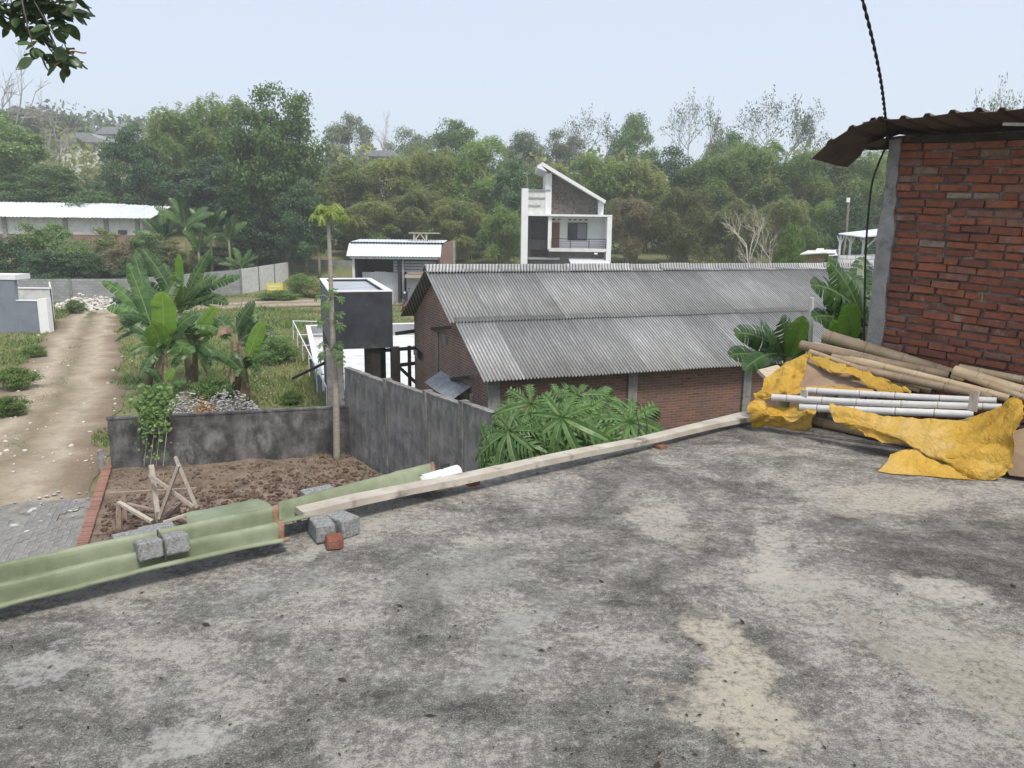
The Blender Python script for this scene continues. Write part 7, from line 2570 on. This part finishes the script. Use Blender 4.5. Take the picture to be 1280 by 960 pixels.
# ------------------------------------------------------------------ overhanging tree, top left
jb = Vector((-7.4, 6.2, G))
jt = thing('overhanging_tree', jb, 'glossy leaved tree branch hanging into the view at top left', 'tree')
tips = [(6, 10), (22, 26), (42, 8), (60, 30), (76, 12), (90, 18), (50, 52), (66, 42), (34, 38), (88, 36), (74, 74), (88, 76), (82, 84), (14, 32), (97, 4), (45, 74), (30, 4), (60, 6), (-10, 20), (-25, 5), (-30, 40), (20, -20), (60, -25), (95, -20), (-20, -30)]
hubj = at(20, -60, Y=6.4)
part('trunk', MB().tube(bez([jb - Z1 * 0.2, jb + Vector((0.15, 0, 2.5)), jb + Vector((0.5, 0.1, 5.0)), jb + Vector((0.9, 0.1, 8.0))], 5), [0.24 - 0.010 * i for i in range(16)], 10), M['bark'], jt, True)
part('limb', MB().tube(bez([jb + Vector((0.5, 0.1, 5.0)), jb + Vector((1.3, 0.1, 6.6)), hubj + Vector((-0.5, 0, 0.35)), hubj], 6), [0.11 - 0.0045 * i for i in range(19)], 8), M['bark_dark'], jt, True)
JL = []
for sdd in range(3):
    r_ = random.Random(sdd)
    mb = MB()
    n_ = 6
    prof = [0.02, 0.55, 0.92, 1.0, 0.85, 0.5, 0.03]
    ctr = [(0.115 * i / n_, 0, 0.006 * math.sin(i) - 0.012 * (i / n_) ** 2) for i in range(n_ + 1)]
    for i in range(n_):
        for sd in (-1, 1):
            mb.add([ctr[i], ctr[i + 1], (ctr[i + 1][0], sd * 0.031 * prof[i + 1], ctr[i + 1][2] + 0.008), (ctr[i][0], sd * 0.031 * prof[i], ctr[i][2] + 0.008)], [(0, 1, 2, 3) if sd > 0 else (3, 2, 1, 0)])
    m_ = mb.mesh('leaf', M['jack_leaf'], True)
    import bmesh
    bm = bmesh.new()
    bm.from_mesh(m_)
    bmesh.ops.remove_doubles(bm, verts=bm.verts, dist=1e-5)
    bm.to_mesh(m_)
    bm.free()
    JL.append(m_)
rj = random.Random(5)
M['jack_orange'] = leafmat('withered_orange_leaf', (0.35, 0.10, 0.02), (0.45, 0.16, 0.03), 0.3)
for k, (px, py) in enumerate(tips):
    tip = at(px, py, Y=6.3 + rj.uniform(-0.35, 0.35))
    mid_ = tip.lerp(hubj, 0.45) + Vector((rj.uniform(-.08, .08), rj.uniform(-.1, .1), rj.uniform(-.02, .1)))
    part('twig', MB().tube(bez([hubj, mid_, tip], 4), [0.011 - 0.001 * i for i in range(9)], 5), M['bark_dark'], jt, True)
    for q in range(rj.randint(7, 10)):
        a = rj.uniform(0, 6.28)
        d = Vector((math.cos(a), math.sin(a) * 0.8, rj.uniform(-0.9, 0.35))).normalized()
        Zv = (Z1 + Vector((rj.uniform(-.7, .7), rj.uniform(-.9, .3), rj.uniform(-.3, .3)))).normalized()
        Zv = (Zv - d * Zv.dot(d)).normalized()
        s = rj.uniform(0.9, 1.5)
        o = place('leaf', JL[q % 3], tip + d * 0.012 + (hubj - tip) * rj.uniform(0, 0.12), d, Zv.cross(d), Zv, jt, (s, s, s))
        if k == 11 and q < 2:
            o.material_slots[0].link = 'OBJECT'
            o.material_slots[0].material = M['jack_orange']

# ------------------------------------------------------------------ hazy air
HAZE = 0.0010
m, t, out = newmat('haze')
pv_ = N(t, 'ShaderNodeVolumePrincipled')
pv_.inputs['Color'].default_value = (0.93, 0.96, 1.0, 1)
pv_.inputs['Density'].default_value = HAZE
pv_.inputs['Anisotropy'].default_value = 0.2
t.links.new(pv_.outputs[0], out.inputs['Volume'])
hz_ = part('haze', MB().bb(-310, 310, -70, 400, G - 1.5, 62), m, None, fix=True)
tag(hz_, 'thin pale daytime haze', 'haze', kind='stuff')
